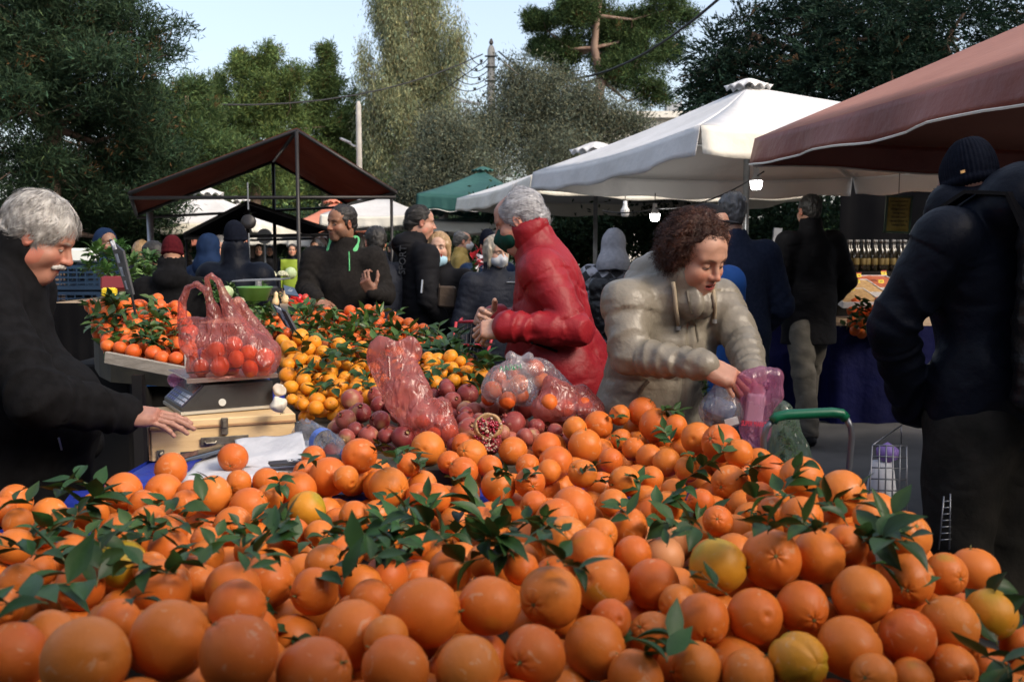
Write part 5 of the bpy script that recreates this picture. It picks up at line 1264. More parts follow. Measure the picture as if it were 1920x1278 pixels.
ORL = [fruit_mesh('orange_low', 80 + i, seg=(18, 12), lump=.02) for i in range(3)]
merge('oranges_below', [(ORL[rs.randint(3)], Matrix.LocRotScale(Vector(p), Euler(rs.uniform(-2, 2, 3)), Vector((q, q, q)))) for p, q in added[300 - nC:]], [MATS['peel_orange'], MATS['calyx'], MATS['peel_orange']], 'lower layer of oranges filling the gaps of the front heap', 'oranges')
# leaf sprigs over the heap, where the photo shows them (x, y, scale)
spr = [(110,930,1.3),(150,950,1.3),(190,925,1.2),(60,945,1),(130,985,1.2),(90,1000,1.2),(70,1040,1.3),(120,1050,1.2),(30,1110,1.5),(90,1130,1.5),(180,1100,1.4),(230,1130,1.3),(200,1030,1.0),(240,935,1),(320,960,1.1),(350,970,1),(370,990,1.1),(360,1030,1),(380,1050,1),(470,975,1),(500,1005,1.1),(520,960,.9),(470,1050,1),(560,1020,1.2),(600,1010,1.1),(640,985,1),(520,1150,1.2),(540,1180,1.3),(640,1100,1.2),(700,990,1.2),(730,1000,1.3),(710,960,1),(740,1030,1.2),(690,1050,1.1),(650,1020,1),(800,980,1),(840,1020,1.2),(790,1010,1.1),(870,990,1.3),(920,960,1.1),(940,990,1.4),(900,1030,1.2),(960,1040,1.2),(985,1020,1.1),(1020,1000,1),(1065,1010,1.2),(930,900,.9),(700,850,.9),(735,862,1),(720,880,.9),(790,880,.8),(850,900,.9),(975,905,.8),(1090,890,.9),(1110,905,1),(1170,890,1),(1200,920,1.1),(1230,950,1.2),(1270,1010,1.4),(1240,990,1.3),(1300,985,1.3),(1180,975,.9),(1150,815,.7),(1260,830,.8),(1320,870,1.1),(1350,855,.9),(1290,895,1),(1400,880,1.1),(1380,900,1.2),(1460,925,1.2),(1490,930,1.1),(1340,1010,1.2),(1420,970,1.1),(1440,1000,1.2),(1560,960,1.1),(1590,985,1.3),(1620,1010,1.3),(1640,1030,1.2),(1530,1000,1),(1365,1115,1.2),(1840,1230,1.3),(1690,1110,1.1),(1200,1200,1.2),(1870,1210,1.3),(1250,1240,1.1),(400,900,.8),(520,900,.8),(570,880,.7),(1240,770,.8),(1150,785,.7),(1060,1060,1),(330,1075,1),(290,1010,.9)]
rs = np.random.RandomState(77)
extra = [(x + rs.randn() * 22, y + rs.randn() * 13, s_ * .9) for x, y, s_ in spr[::2] if 930 < y < 1075]
for k, (x, y, s_) in enumerate(spr + extra):
    dd_ = np.hypot(circ[:, 0] - x, circ[:, 1] - y); hit = dd_ < circ[:, 2] * .5 + 16
    Y = (Yd[hit].min() - .045) if hit.any() else Yd[np.argmin(dd_)] - .03
    p = W(x, y, Y)
    putsprig(p, SP if rs.rand() < .8 else SD, 'sprig of dark green citrus leaves lying among the big front oranges', 'leaf sprigs among the front oranges', rs, s_ * .58, .45)

# ---- pomegranates
A7 = [(75,555,160),(135,640,150),(240,520,130),(265,590,130),(265,700,155),(30,690,150),(35,810,120),(190,800,150),(430,810,170),(350,600,110),(770,560,130),(875,510,150),(730,480,120),(725,455,100),(850,620,95),(860,650,110),(890,770,190),(1015,620,150),(1190,720,185),(1270,600,170),(1435,680,230),(1030,850,180),(1270,810,130),(1320,800,110),(1650,660,160),(1480,770,100),(390,660,90),(100,760,120),(310,800,120),(790,870,90),(870,700,150),(920,620,90),(560,640,140),(480,700,140),(620,720,140),(640,600,130),(700,680,130),(960,700,120),(1110,780,120),(1560,600,130),(1750,640,130),(400,560,110),(520,560,110),(1120,600,130),(1350,740,120)]
pc = np.array([(640 + x / 3.692, 600 + y / 3.692, d / 3.692) for x, y, d in A7])
py_ = 2.50 + (860 - pc[:, 1]) / 110 * .62; rayp = np.array([tuple(ray(x, y)) for x, y, d in pc])
for it in range(60):
    P2 = cam0 + rayp * (py_ / rayp[:, 1])[:, None]; rp_ = np.clip(pc[:, 2] * py_ / FPX / 2, .024, .045)
    D = np.linalg.norm(P2[:, None] - P2[None], axis=2); ov = (rp_[:, None] + rp_[None]) * .95 - D; np.fill_diagonal(ov, -1); dy = np.zeros(len(pc))
    for a, b in zip(*np.where(np.triu(ov > 0, 1))):
        lo, hi = (a, b) if pc[a, 1] > pc[b, 1] else (b, a); dy[lo] -= ov[a, b] * .25; dy[hi] += ov[a, b] * .25
    py_ = py_ + np.clip(dy, -.015, .015)
for i in range(len(pc)):
    lab = 'ripe red pomegranate in the heap behind the front oranges'; g = 'pomegranates heaped in the middle of the stall'
    if i == 20: lab, g = 'largest pomegranate, with a rough brown scar, in front of the torn red bag', None
    put('pomegranate', PO[rs.randint(3)], P2[i], rp_[i], lab, 'pomegranate', g, rs, rot=(rs.uniform(.2, 2.0), rs.uniform(-.8, .8), rs.uniform(-1.2, 1.2)))
PP, PR = P2, rp_
n0 = 0
for _ in range(1200):      # second layer
    if n0 >= 34: break
    i = rs.randint(len(P2)); p = P2[i] + np.array((rs.uniform(-.09, .09), rs.uniform(-.05, .12), -rs.uniform(.03, .08)))
    if p[2] < .93: continue
    if (np.linalg.norm(PP - p, axis=1) > (PR + .033) * .85).all():
        PP = np.vstack([PP, p]); PR = np.append(PR, .033); n0 += 1
        put('pomegranate', PO[rs.randint(3)], p, .034, 'ripe red pomegranate in the heap behind the front oranges', 'pomegranate', 'pomegranates heaped in the middle of the stall', rs)
# split pomegranate: halves with arils
mat('aril', (.22, .008, .025), (.40, .02, .05), scale=60, rough=.12, spec=.7, coat=.4); mat('pith', (.52, .42, .32), (.42, .28, .2), scale=60, rough=.7)
c = W(915, 800, 2.62); sr = empty('split_pomegranate', c, 'pomegranate broken open to show its red seeds and white pith', 'pomegranate')
hs = SDF((-.06, -.06, -.06), (.06, .06, .06), .003); hs.ell((0, 0, 0), (.040, .040, .037), k=0); hs.ell((.0, -.026, .014), (.030, .026, .036), k=.003, op='-'); V, Q = hs.mesh(); V = V + vnormals(V, Q) * (sines(V, 90, 3) * .001)[:, None]
mesh_obj('rind', V + np.array(c), Q, MATS['peel_pomegranate'], sr)
ar = MB(); pi_ = MB(); r2 = random.Random(4)
for k in range(260):
    t = r2.random(); a = Vector((r2.gauss(0, .014), -.010 - r2.random() * .018, .022 - t * .085 + r2.gauss(0, .004))); 
    (ar if r2.random() < .90 else pi_).lathe([(0, -.004), (.003, -.0025), (.0037, 0), (.003, .003), (0, .0045)], Vector(c) + a, 7, rot=(r2.uniform(0, 3), r2.uniform(0, 3), 0))
for k in range(26): pi_.box(Vector(c) + Vector((r2.gauss(0, .010), -.024 - r2.random() * .006, .018 - r2.random() * .08)), (.007, .004, .010), rot=(r2.uniform(0, 3), r2.uniform(0, 3), 0), bev=.001)
ar.build('seeds', MATS['aril'], sr, smooth=True); pi_.build('pith', MATS['pith'], sr, smooth=True)

# ---- smaller fruit heaps as sloping surfaces
def pt_in(poly, x, y):
    c = False; n = len(poly)
    for i in range(n):
        x1, y1 = poly[i]; x2, y2 = poly[(i + 1) % n]
        if (y1 > y) != (y2 > y) and x < (x2 - x1) * (y - y1) / (y2 - y1) + x1: c = not c
    return c
def heap(poly, Yf, r0, r1, target, meshes, name, cat, label, group, seed, squeeze=.93, layers=(0, .02, .04), fixed=(), shrink=1.0):
    """fill the polygon (photo px) of a heap whose surface lies at distance Yf(px, py)"""
    rs = np.random.RandomState(seed); xs = [p[0] for p in poly]; ys = [p[1] for p in poly]; PT = []; RR = []
    for x, y, d in fixed:
        Y = Yf(x, y); PT.append(np.array(tuple(W(x, y, Y)))); RR.append(min(.036, d * Y / FPX / 2))
    for k in range(target * 60):
        if len(PT) >= target: break
        x, y = rs.uniform(min(xs), max(xs)), rs.uniform(min(ys), max(ys))
        if not pt_in(poly, x, y): continue
        Y = Yf(x, y); p = np.array(tuple(W(x, y, Y))); rr = rs.uniform(r0, r1); ok = False
        for off in layers:
            q = p + np.array((0, off * 1.2, -off))
            if not PT or (np.linalg.norm(np.array(PT) - q, axis=1) > (np.array(RR) + rr) * squeeze).all(): ok = True; break
        if ok: PT.append(q); RR.append(rr)
    for p, r_ in zip(PT, RR): put(name, meshes[rs.randint(len(meshes))], p, r_, label, cat, group, rs, rot=(rs.uniform(-1, 1), rs.uniform(-1, 1), rs.uniform(0, 6.28)))
    print(group, len(PT)); return np.array(PT)
def scatter_sprigs(poly, Yf, n, lst, label, group, seed, sc=1.0, up=.02, tilt=.6, bulk=0):
    rs = np.random.RandomState(seed); xs = [p[0] for p in poly]; ys = [p[1] for p in poly]; k = 0
    while k < n:
        x, y = rs.uniform(min(xs), max(xs)), rs.uniform(min(ys), max(ys))
        if pt_in(poly, x, y): putsprig(W(x, y, Yf(x, y) - .035), lst, label, group, rs, sc, tilt); k += 1
    it = []
    while len(it) < bulk:
        x, y = rs.uniform(min(xs), max(xs)), rs.uniform(min(ys), max(ys))
        if pt_in(poly, x, y): s_ = sc * rs.uniform(.8, 1.2); it.append((lst[rs.randint(len(lst))], Matrix.LocRotScale(W(x, y, Yf(x, y) - .03), Euler((rs.uniform(-tilt, tilt), rs.uniform(-tilt, tilt) - .15, rs.uniform(0, 6.28))), Vector((s_, s_, s_)))))
    if it: merge('loose_leaves', it, [MATS['leaf_bright'], MATS['twig']], label.replace('sprig of', 'loose'), 'leaves')
# yellow clementines
cfix = [(240 + x / 2.904, 480 + y / 2.904, d / 2.904) for x, y, d in [(940,440,95),(875,500,95),(985,510,80),(1060,520,75),(940,565,90),(1025,582,95),(870,590,80),(960,630,90),(870,650,100),(1100,630,95),(1040,665,65),(1200,545,75),(1270,590,65),(885,715,90),(975,720,80),(890,780,70),(955,808,75),(1030,785,95),(1125,745,80),(1105,805,80),(1185,660,75),(1250,690,80),(1200,600,70),(1110,560,60)]] + \
       [(640 + x / 3.692, 600 + y / 3.692, d / 3.692) for x, y, d in [(50,250,95),(150,310,85),(25,400,90),(110,420,100),(600,260,90),(660,340,80),(770,330,90),(825,285,80),(865,350,90),(700,370,80),(990,350,70),(865,420,80),(225,450,110)]]
Yc = lambda x, y: 3.12 + (775 - y) / 130 * .52 + max(0, x - 700) * .0004
polyC = [(528, 640), (560, 625), (620, 640), (700, 655), (790, 665), (860, 668), (915, 685), (905, 715), (830, 720), (760, 720), (700, 722), (690, 755), (620, 765), (550, 768), (530, 730)]
heap(polyC, Yc, .026, .031, 150, CL, 'clementine', 'clementine', 'yellow orange clementine in the bright heap beside the scale', 'yellow clementines beside the scale', 3, fixed=cfix)
scatter_sprigs([(560, 640), (700, 660), (900, 690), (880, 715), (760, 715), (700, 735), (620, 735), (570, 700)], lambda x, y: Yc(x, y) - .01, 46, SD + SB[:1], 'sprig of green leaves among the yellow clementines', 'leaf sprigs among the clementines', 6, .85)
# tangerines, middle tray
Yt = lambda x, y: 3.66 + (700 - y) / 130 * .95 - max(0, x - 760) * .0003
polyT = [(500, 600), (560, 578), (620, 585), (700, 578), (742, 592), (800, 620), (870, 660), (905, 690), (860, 680), (800, 672), (700, 665), (620, 652), (560, 630), (505, 625)]
heap(polyT, Yt, .024, .029, 235, TA, 'tangerine', 'tangerine', 'small red orange tangerine in the leafy heap in front of the dark haired seller', 'tangerines in front of the dark haired seller', 4)
scatter_sprigs([(470, 590), (560, 585), (650, 590), (742, 600), (800, 630), (895, 690), (860, 676), (800, 668), (700, 660), (620, 648), (560, 632), (480, 615)], Yt, 62, SB + SD, 'sprig of green leaves among the small tangerines', 'leaf sprigs among the tangerines', 7, .95, bulk=60)
scatter_sprigs([(820, 625), (870, 655), (935, 705), (915, 708), (860, 690), (800, 660)], lambda x, y: Yt(x, y) - .03, 34, SD, 'sprig of green leaves hanging over the right edge of the tangerine heap', 'leaf sprigs at the right edge of the tangerine heap', 8, 1.1)
# tangerines, left tray
Yl = lambda x, y: 3.92 + (680 - y) / 125 * .78
polyL = [(168, 575), (200, 562), (250, 558), (300, 556), (335, 575), (352, 600), (352, 670), (335, 678), (270, 665), (200, 650), (178, 620)]
heap(polyL, Yl, .029, .034, 165, TA, 'tangerine', 'tangerine', 'orange tangerine in the tilted tray behind the white haired seller', 'tangerines in the tilted tray on the left', 9, squeeze=.9)
scatter_sprigs([(175, 575), (300, 560), (345, 600), (345, 660), (270, 655), (190, 640)], Yl, 36, SD + SB[:2], 'sprig of green leaves among the tangerines of the left tray', 'leaf sprigs in the left tray', 10, 1.0, bulk=30)
# ================================================================ STALL, BOX, SCALE, BAGS, SIGNS, TROLLEYS
mat('cardboard', (.30, .21, .13), (.38, .28, .18), scale=9, rough=.9, bump=.2, bscale=60)
mat('board_grey', (.26, .23, .19), (.36, .32, .27), scale=9, rough=.9, bump=.3, bscale=40, stretch=(1, 8, 8))
mat('bed_gap_shade', (.03, .028, .022), (.05, .045, .03), scale=12, rough=.95)  # near-black so the gaps between fruit read as deep shade
mat('ply', (.62, .42, .20), (.74, .54, .29), scale=5, rough=.6, bump=.15, bscale=40, stretch=(1, 1, 9), detail=8)
mat('ply_edge', (.30, .15, .07), (.42, .25, .12), scale=30, rough=.7, bump=.2, bscale=40, stretch=(1, 1, 12))
mat('brass_old', (.16, .14, .11), (.30, .27, .21), scale=40, rough=.45, metal=.8, bump=.2, bscale=90)
mat('scale_black', (.022, .022, .024), (.035, .035, .036), scale=20, rough=.42, bump=.15, bscale=300)
mat('scale_cream', (.42, .40, .34), rough=.5)
mat('key_pad', (.06, .045, .07), rough=.3); mat('key_light', (.42, .45, .55), rough=.4); mat('key_blue', (.10, .11, .30), rough=.4); mat('lcd', (.16, .04, .03), (.25, .10, .07), scale=30, rough=.15)
mat('steel', (.50, .48, .47), (.62, .60, .58), scale=8, rough=.25, metal=.9)
mat('white_disc', (.75, .78, .74), rough=.5)
mat('paper', (.56, .57, .60), (.66, .67, .70), scale=6, rough=.7, bump=.5, bscale=14, trans=.2)
mat('phone', (.012, .013, .016), rough=.12); mat('phone_edge', (.12, .15, .19), rough=.3, metal=.5); mat('phone_refl', (.10, .16, .22), (.02, .03, .04), scale=20, rough=.1)
mat('board_black', (.016, .017, .022), (.035, .036, .042), scale=12, rough=.55); mat('chalk', (.62, .64, .68), rough=.9)
mat('garlic', (.70, .66, .56), (.58, .50, .40), scale=16, rough=.5, stretch=(3, 3, .6)); mat('crate_blue', (.015, .10, .36), (.02, .13, .42), scale=6, rough=.45)
mat('crate_navy', (.012, .035, .075), rough=.5); mat('plastic_green', (.09, .23, .04), rough=.4); mat('cabbage', (.34, .46, .20), (.55, .64, .40), scale=18, rough=.55, bump=.5, bscale=30)
mat('cauliflower', (.66, .64, .50), (.50, .54, .32), scale=20, rough=.75, bump=.8, bscale=50); mat('squash', (.70, .50, .27), (.76, .58, .34), scale=5, rough=.5)
mat('tomato', (.55, .03, .015), rough=.2, rnd=.2); mat('green_text', (.03, .22, .10), rough=.5); mat('red_text', (.70, .03, .06), rough=.5); mat('blue_label', (.08, .16, .50), rough=.4)
mat('cart_red', (.42, .02, .03), rough=.4); mat('wire_dark', (.05, .04, .04), rough=.4, metal=.5); mat('wire_grey', (.16, .17, .19), rough=.35, metal=.7); mat('handle_green', (.0, .10, .045), rough=.38)
mat('yellow_tag', (.80, .62, .02), rough=.55); mat('tag_red', (.55, .03, .02), rough=.5); mat('gold', (.12, .085, .012), (.25, .19, .04), scale=14, rough=.25, metal=.35); mat('cloth_blue', (.0015, .003, .035), (.003, .005, .055), scale=3, spec=.15, rough=.7, bump=.4, bscale=10)
mat('bottle_dark', (.015, .012, .006), rough=.12, spec=.7); mat('cap_grey', (.16, .16, .16), rough=.4); mat('label_tan', (.12, .085, .02), rough=.6)
mat('greens', (.030, .085, .020), (.08, .17, .04), scale=10, rough=.5, rnd=.3, trans=.2); mat('dried', (.42, .24, .10), (.62, .42, .20), scale=40, rough=.6, bump=.7, bscale=60); mat('dried_red', (.35, .07, .03), (.5, .15, .06), scale=40, rough=.6, bump=.7, bscale=60)
mat('packet_red', (.16, .008, .012), rough=.5); mat('packet_yellow', (.70, .50, .02), rough=.4); mat('cellophane', (.75, .75, .78), rough=.15); mat('lilac', (.22, .14, .42), rough=.5)
plastic_mat('film_red', (.78, .25, .21), clear=.74, rough=.24, cs=30); plastic_mat('film_red_dense', (.70, .22, .19), clear=.58, rough=.26, cs=26); plastic_mat('film_white', (.80, .80, .86), clear=.80, rough=.18, cs=30)
plastic_mat('film_pink', (.82, .34, .56), clear=.74, rough=.2, cs=26); plastic_mat('film_green', (.50, .70, .52), clear=.80, rough=.14, cs=22); plastic_mat('film_clear', (.78, .84, .94), clear=.88, rough=.08, cs=20)

# ---- the long sales table
tp_poly = [(-1.03, 2.44), (.66, 2.36), (.40, 3.05), (.05, 3.45), (-.10, 3.8), (-.50, 4.75), (-1.22, 4.75), (-.86, 3.3), (-1.02, 3.05)]
front_poly = [(-1.9, .55), (1.16, .55), (1.04, 1.6), (.66, 2.36), (-1.03, 2.44), (-1.9, 2.2)]
ST = empty('sales_table', (-.3, 2.4, 0), 'long blue covered sales table carrying the oranges, pomegranates and box', 'table')
TZ = .945
mb = MB(); n = len(tp_poly); mb.add([(x, y, TZ) for x, y in tp_poly], [tuple(range(n))]); tt = mb.build('table_top', MATS['tarp_blue'], ST); solid(tt, .03, -1)
mb = MB(); mb.add([(x, y, .80) for x, y in front_poly], [tuple(range(6))]); tt = mb.build('front_shelf', MATS['bed_gap_shade'], ST); solid(tt, .03, -1)
outl = [(-1.9, .55), (1.16, .55), (1.04, 1.6)] + tp_poly[1:] + [(-1.03, 2.44), (-1.9, 2.2)]; n = len(outl)
rows = []
for q in range(7):
    row = []
    for i in range(n):
        a = Vector((*outl[i], 0)); b = Vector((*outl[(i + 1) % n], 0)); nm = (b - a).cross(Vector((0, 0, 1))).normalized()
        for k in range(14):
            t = k / 14; p = a.lerp(b, t) + nm * (.012 + .02 * (q / 6) * math.sin(k * 2.1 + i)); p.z = (TZ if p.y > 2.42 else .86) + .003 - .62 * q / 6; row.append(p)
    rows.append(row)
mb = MB().grid(rows, closed_u=True); mb.build('table_skirt', MATS['tarp_blue'], ST, smooth=True)
mb = MB()
for x, y in ((-1.7, .7), (.8, .75), (.4, 2.2), (-.9, 2.7), (.25, 3.1), (-.6, 4.5), (-1.0, 4.5)): mb = MB(); mb.box((x, y, .455), (.05, .05, .91)); mb.build('leg', MATS['metal_grey'], ST)
# added dark fill under the heaps, standing in for shade between the fruit
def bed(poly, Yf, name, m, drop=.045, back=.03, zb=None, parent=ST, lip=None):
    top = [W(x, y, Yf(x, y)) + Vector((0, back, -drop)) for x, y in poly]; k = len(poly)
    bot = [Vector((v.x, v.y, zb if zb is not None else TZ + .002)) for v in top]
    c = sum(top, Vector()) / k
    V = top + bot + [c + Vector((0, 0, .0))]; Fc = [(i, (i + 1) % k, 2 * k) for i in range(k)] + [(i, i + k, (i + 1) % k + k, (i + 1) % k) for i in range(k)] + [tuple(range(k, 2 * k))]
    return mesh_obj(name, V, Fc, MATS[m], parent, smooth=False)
bed(polyC, Yc, 'gap_shade_fill', 'bed_gap_shade'); bed([(x, y) for x, y in polyT], Yt, 'gap_shade_fill', 'bed_gap_shade')
# dark shade fill under the front heap
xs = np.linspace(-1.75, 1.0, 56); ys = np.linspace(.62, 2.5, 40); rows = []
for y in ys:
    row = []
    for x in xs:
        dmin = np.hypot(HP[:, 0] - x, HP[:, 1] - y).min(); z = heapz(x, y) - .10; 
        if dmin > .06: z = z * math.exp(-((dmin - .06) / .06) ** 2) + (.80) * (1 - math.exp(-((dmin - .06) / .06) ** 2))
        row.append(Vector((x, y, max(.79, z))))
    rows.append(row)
MB().grid(rows).build('gap_shade_fill', MATS['bed_gap_shade'], ST, smooth=True)
mb = MB(); a, b = Vector((.96, .70, 1.005)), Vector((.80, 1.42, 1.0)); mb.tube([a, b], .022, 4); e = mb.build('tray_edge', MATS['board_grey'], ST)
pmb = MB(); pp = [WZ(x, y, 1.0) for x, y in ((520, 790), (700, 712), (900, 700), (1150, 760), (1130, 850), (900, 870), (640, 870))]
k = len(pp); pmb.add([(v.x, v.y, .985) for v in pp] + [(v.x, v.y, TZ + .002) for v in pp], [tuple(range(k))] + [(i, i + k, (i + 1) % k + k, (i + 1) % k) for i in range(k)]); pmb.build('gap_shade_fill', MATS['bed_gap_shade'], ST)
# left tray
LT = empty('tilted_fruit_tray', W(270, 690, 4.1) - Vector((0, 0, 1.0)), 'tilted wooden tray on crates holding the left tangerines', 'tray')
bed(polyL, Yl, 'tray_floor', 'bed_gap_shade', drop=.06, zb=W(270, 700, 3.95).z - .06, parent=LT)
a, b = W(198, 664, 3.93), W(352, 694, 3.83); fr_ = MB(); M = frame(a, b - a, (0, 1, 0)); L_ = (b - a).length
fr_.box(a.lerp(b, .5) + Vector((0, 0, -.012)), (L_, .02, .048), rot=M.to_3x3(), bev=.003); fr_.build('front_board', MATS['board_grey'], LT)
a2, b2 = b, W(345, 575, 4.8); c2 = a.lerp(a, 0); sd_ = MB(); M = frame(b, b2 - b, (1, 0, 0)); sd_.box(b.lerp(b2, .5) + Vector((.0, 0, -.02)), ((b2 - b).length, .02, .05), rot=M.to_3x3(), bev=.003); sd_.build('side_board', MATS['board_grey'], LT)
for x_, y_ in ((a.x + .1, 4.0), (b.x - .1, 4.0), (a.x + .1, 4.7), (b.x - .15, 4.7)): MB().box((x_, y_, .52), (.04, .04, 1.04)).build('leg', MATS['metal_dark'], LT)

def crate(p, dims, m, label, rz=0, rows_=5, cols=9, group=None):
    """slatted plastic crate, open on top"""
    root = empty('crate', p, label, 'crate', group, rz); w_, d_, h_ = dims; M = Matrix.Rotation(rz, 3, 'Z'); P0 = Vector(p); mb = MB()
    def bx(c, d): mb.box(P0 + M @ Vector(c), d, rot=M)
    bx((0, 0, .008), (w_, d_, .014))
    for sx in (-1, 1):
        for sy in (-1, 1): bx((sx * (w_ / 2 - .014), sy * (d_ / 2 - .014), h_ / 2), (.03, .03, h_))
    for k in range(rows_):
        z = h_ * (.06 + .9 * k / (rows_ - 1)); t = .024 if k in (0, rows_ - 1) else .012
        for s_ in (-1, 1): bx((0, s_ * (d_ / 2 - .006), z), (w_ - .02, .009, t)); bx((s_ * (w_ / 2 - .006), 0, z), (.009, d_ - .02, t))
    for k in range(1, cols):
        x = -w_ / 2 + w_ * k / cols
        for s_ in (-1, 1): bx((x, s_ * (d_ / 2 - .007), h_ / 2), (.009, .008, h_ * .9))
    for k in range(1, int(cols * .7)):
        y = -d_ / 2 + d_ * k / int(cols * .7)
        for s_ in (-1, 1): bx((s_ * (w_ / 2 - .007), y, h_ / 2), (.008, .009, h_ * .9))
    mb.build('basket', MATS[m], root); return root
c = W(288, 712, 5.0); crate((c.x - .02, 5.1, c.z - .02), (.46, .34, .16), 'crate_blue', 'bright blue plastic crate under the tilted tray', .1)
c2 = W(375, 700, 5.2); crate((c2.x, 5.3, c.z - .02), (.4, .34, .16), 'crate_navy', 'dark blue crate under the tray, right of the bright blue one', .05)
sb = empty('crate_stand', (c.x + .1, 5.2, 0), 'low dark stand under the blue crates', 'stand'); zt_ = c.z - .025
MB().box((c.x + .18, 5.2, zt_ / 2), (1.0, .4, zt_)).build('stand_body', MATS['wall_dark'], sb)
cc_ = W(225, 700, 4.6); cr_ = empty('cardboard_box', (cc_.x, 4.8, 0), 'dark box standing below the left end of the tilted tray', 'box'); MB().box((cc_.x - .15, 4.9, .5), (.30, .4, 1.0), bev=.01).build('carton', MATS['wall_dark'], cr_)

# ---- wooden case
A_ = WZ(284, 866, TZ + .003); Bt = W(284, 866, A_.y).z
A0 = A_.copy(); ztop = W(282, 791, A_.y).z; B0 = WZ(552, 775, ztop); B0.z = A0.z
M = frame(A0, B0 - A0, (0, 1, 0)); Lb = (B0 - A0).length; Hb = ztop - A0.z; Db = .27
print('case', A0, Lb, Hb)
R3 = M.to_3x3()
WC = empty('wooden_case', A0, 'pale plywood case with metal latch and corner fittings under the weighing scale', 'box')
def LB(x, y, z): return M @ Vector((x, y, z))
MB().box(LB(Lb / 2, Db / 2, Hb * .40), (Lb, Db, Hb * .80), rot=R3, bev=.003).build('case_body', MATS['ply'], WC)
ld = MB().box(LB(Lb / 2, Db / 2, Hb * .90 + .001), (Lb + .006, Db + .006, Hb * .19), rot=R3, bev=.003).build('lid', MATS['ply'], WC)
mb = MB(); mb.box(LB(Lb / 2, -.004, Hb * .815), (Lb + .006, .003, .006), rot=R3); mb.box(LB(-.004, Db / 2, Hb * .815), (.003, Db, .006), rot=R3); mb.box(LB(-.0035, Db / 2, Hb * .4), (.003, Db - .01, Hb * .75), rot=R3); mb.build('edge_banding', MATS['ply_edge'], WC)
mb = MB(); mb.box(LB(Lb * .50, -.009, Hb * .80), (.020, .010, Hb * .42), rot=R3, bev=.002); mb.box(LB(Lb * .50, -.016, Hb * .86), (.012, .006, Hb * .20), rot=R3, bev=.002); mb.build('latch', MATS['brass_old'], WC)
mb = MB(); mb.box(LB(Lb * .50, -.007, Hb * .44), (Lb * .33, .006, Hb * .20), rot=R3, bev=.001); 
for fx in (.40, .61): mb.tube([LB(Lb * fx - .016, -.012, Hb * .44), LB(Lb * fx - .012, -.016, Hb * .40), LB(Lb * fx + .012, -.016, Hb * .40), LB(Lb * fx + .016, -.012, Hb * .44)], .0028, 6)
mb.build('handle_plate', MATS['brass_old'], WC)
mb = MB(); mb.box(LB(Lb * .062, -.006, Hb * .14), (.020, .005, Hb * .32), rot=R3, bev=.002); mb.lathe([(0, -.008), (.007, -.008), (.009, 0), (0, .006)], LB(Lb * .062, -.010, Hb * .20), 12, rot=(PI / 2, 0, 0)); mb.lathe([(0, -.006), (.004, -.006), (.005, 0), (0, .004)], LB(Lb * .062, -.010, Hb * .05), 10, rot=(PI / 2, 0, 0)); mb.box(LB(Lb * .955, -.006, Hb * .14), (.020, .005, Hb * .32), rot=R3, bev=.002); mb.build('corner_fittings', MATS['brass_old'], WC)
mb = MB().box(LB(Lb * .30, -.0045, Hb * .14), (.085, .002, .016), rot=R3); mb.build('sticker', MATS['board_black'], WC)
# ---- weighing scale
zs = ztop + .004; S0 = WZ(341, 778, zs); S1 = WZ(512, 764, zs); Ms = frame(S0, S1 - S0, (0, 1, 0)); Rs = Ms.to_3x3(); Ls = (S1 - S0).length; Hs = .082; Ds = .25
def LS(x, y, z): return Ms @ Vector((x, y, z))
SC = empty('weighing_scale', S0, 'black electronic weighing scale standing on the plywood case', 'scale')
def prism(prof, y0, y1):
    k = len(prof); V = [LS(x, y0, z) for x, z in prof] + [LS(x, y1, z) for x, z in prof]
    return V, [tuple(range(k)), tuple(reversed(range(k, 2 * k)))] + [(i, i + k, (i + 1) % k + k, (i + 1) % k) for i in range(k)]
mb = MB(); mb.add(*prism([(-.003, .0), (Ls + .003, .0), (Ls + .003, .009), (-.003, .009)], -.003, Ds + .003)); mb.build('base_rim', MATS['scale_cream'], SC)
mb = MB(); mb.add(*prism([(.001, .0092), (Ls, .0092), (Ls, Hs), (.068, Hs), (.001, .020)], 0, Ds)); mb.build('scale_body', MATS['scale_black'], SC)
mb = MB(); mb.add(*prism([(.022, .020), (Ls - .012, .020), (Ls - .012, Hs - .010), (.078, Hs - .010)], -.0015, 0.003)); mb.build('side_panel', MATS['scale_black'], SC)
mb = MB(); mb.lathe([(0, -.001), (.011, -.001), (.011, .001), (0, .001)], LS(Ls * .43, -.006, Hs * .36), 20, rot=(PI / 2, 0, 0)); mb.build('sticker', MATS['white_disc'], SC)
sl = math.atan2(Hs - .020, .067); kx = Vector((math.cos(sl), 0, math.sin(sl))); kn = Vector((-math.sin(sl), 0, math.cos(sl)))
def KP(u, y, up=.0015): p = Vector((.001, y, .020)) + kx * u + kn * up; return Ms @ p
Mk = Ms.to_3x3() @ Matrix((kx, Vector((0, 1, 0)), kn)).transposed()
kl = math.hypot(Hs - .02, .067)
MB().box(KP(kl * .5, Ds * .5), (kl * .96, Ds * .92, .002), rot=Mk).build('keypad', MATS['key_pad'], SC)
MB().box(KP(kl * .76, Ds * .5, .003), (kl * .36, Ds * .80, .002), rot=Mk).build('display', MATS['lcd'], SC)
k1, k2 = MB(), MB()
for i in range(3):
    for j in range(8): (k1 if j < 4 else k2).box(KP(kl * (.12 + .15 * i), Ds * (.10 + .11 * j), .0035), (kl * .11, Ds * .085, .0025), rot=Mk, bev=.0008)
k1.build('keys', MATS['key_light'], SC); k2.build('keys', MATS['key_blue'], SC)
mb = MB(); mb.box(LS(Ls * .55, Ds * .5, Hs + .010), (.07, .07, .018), rot=Rs); mb.build('load_post', MATS['scale_black'], SC)
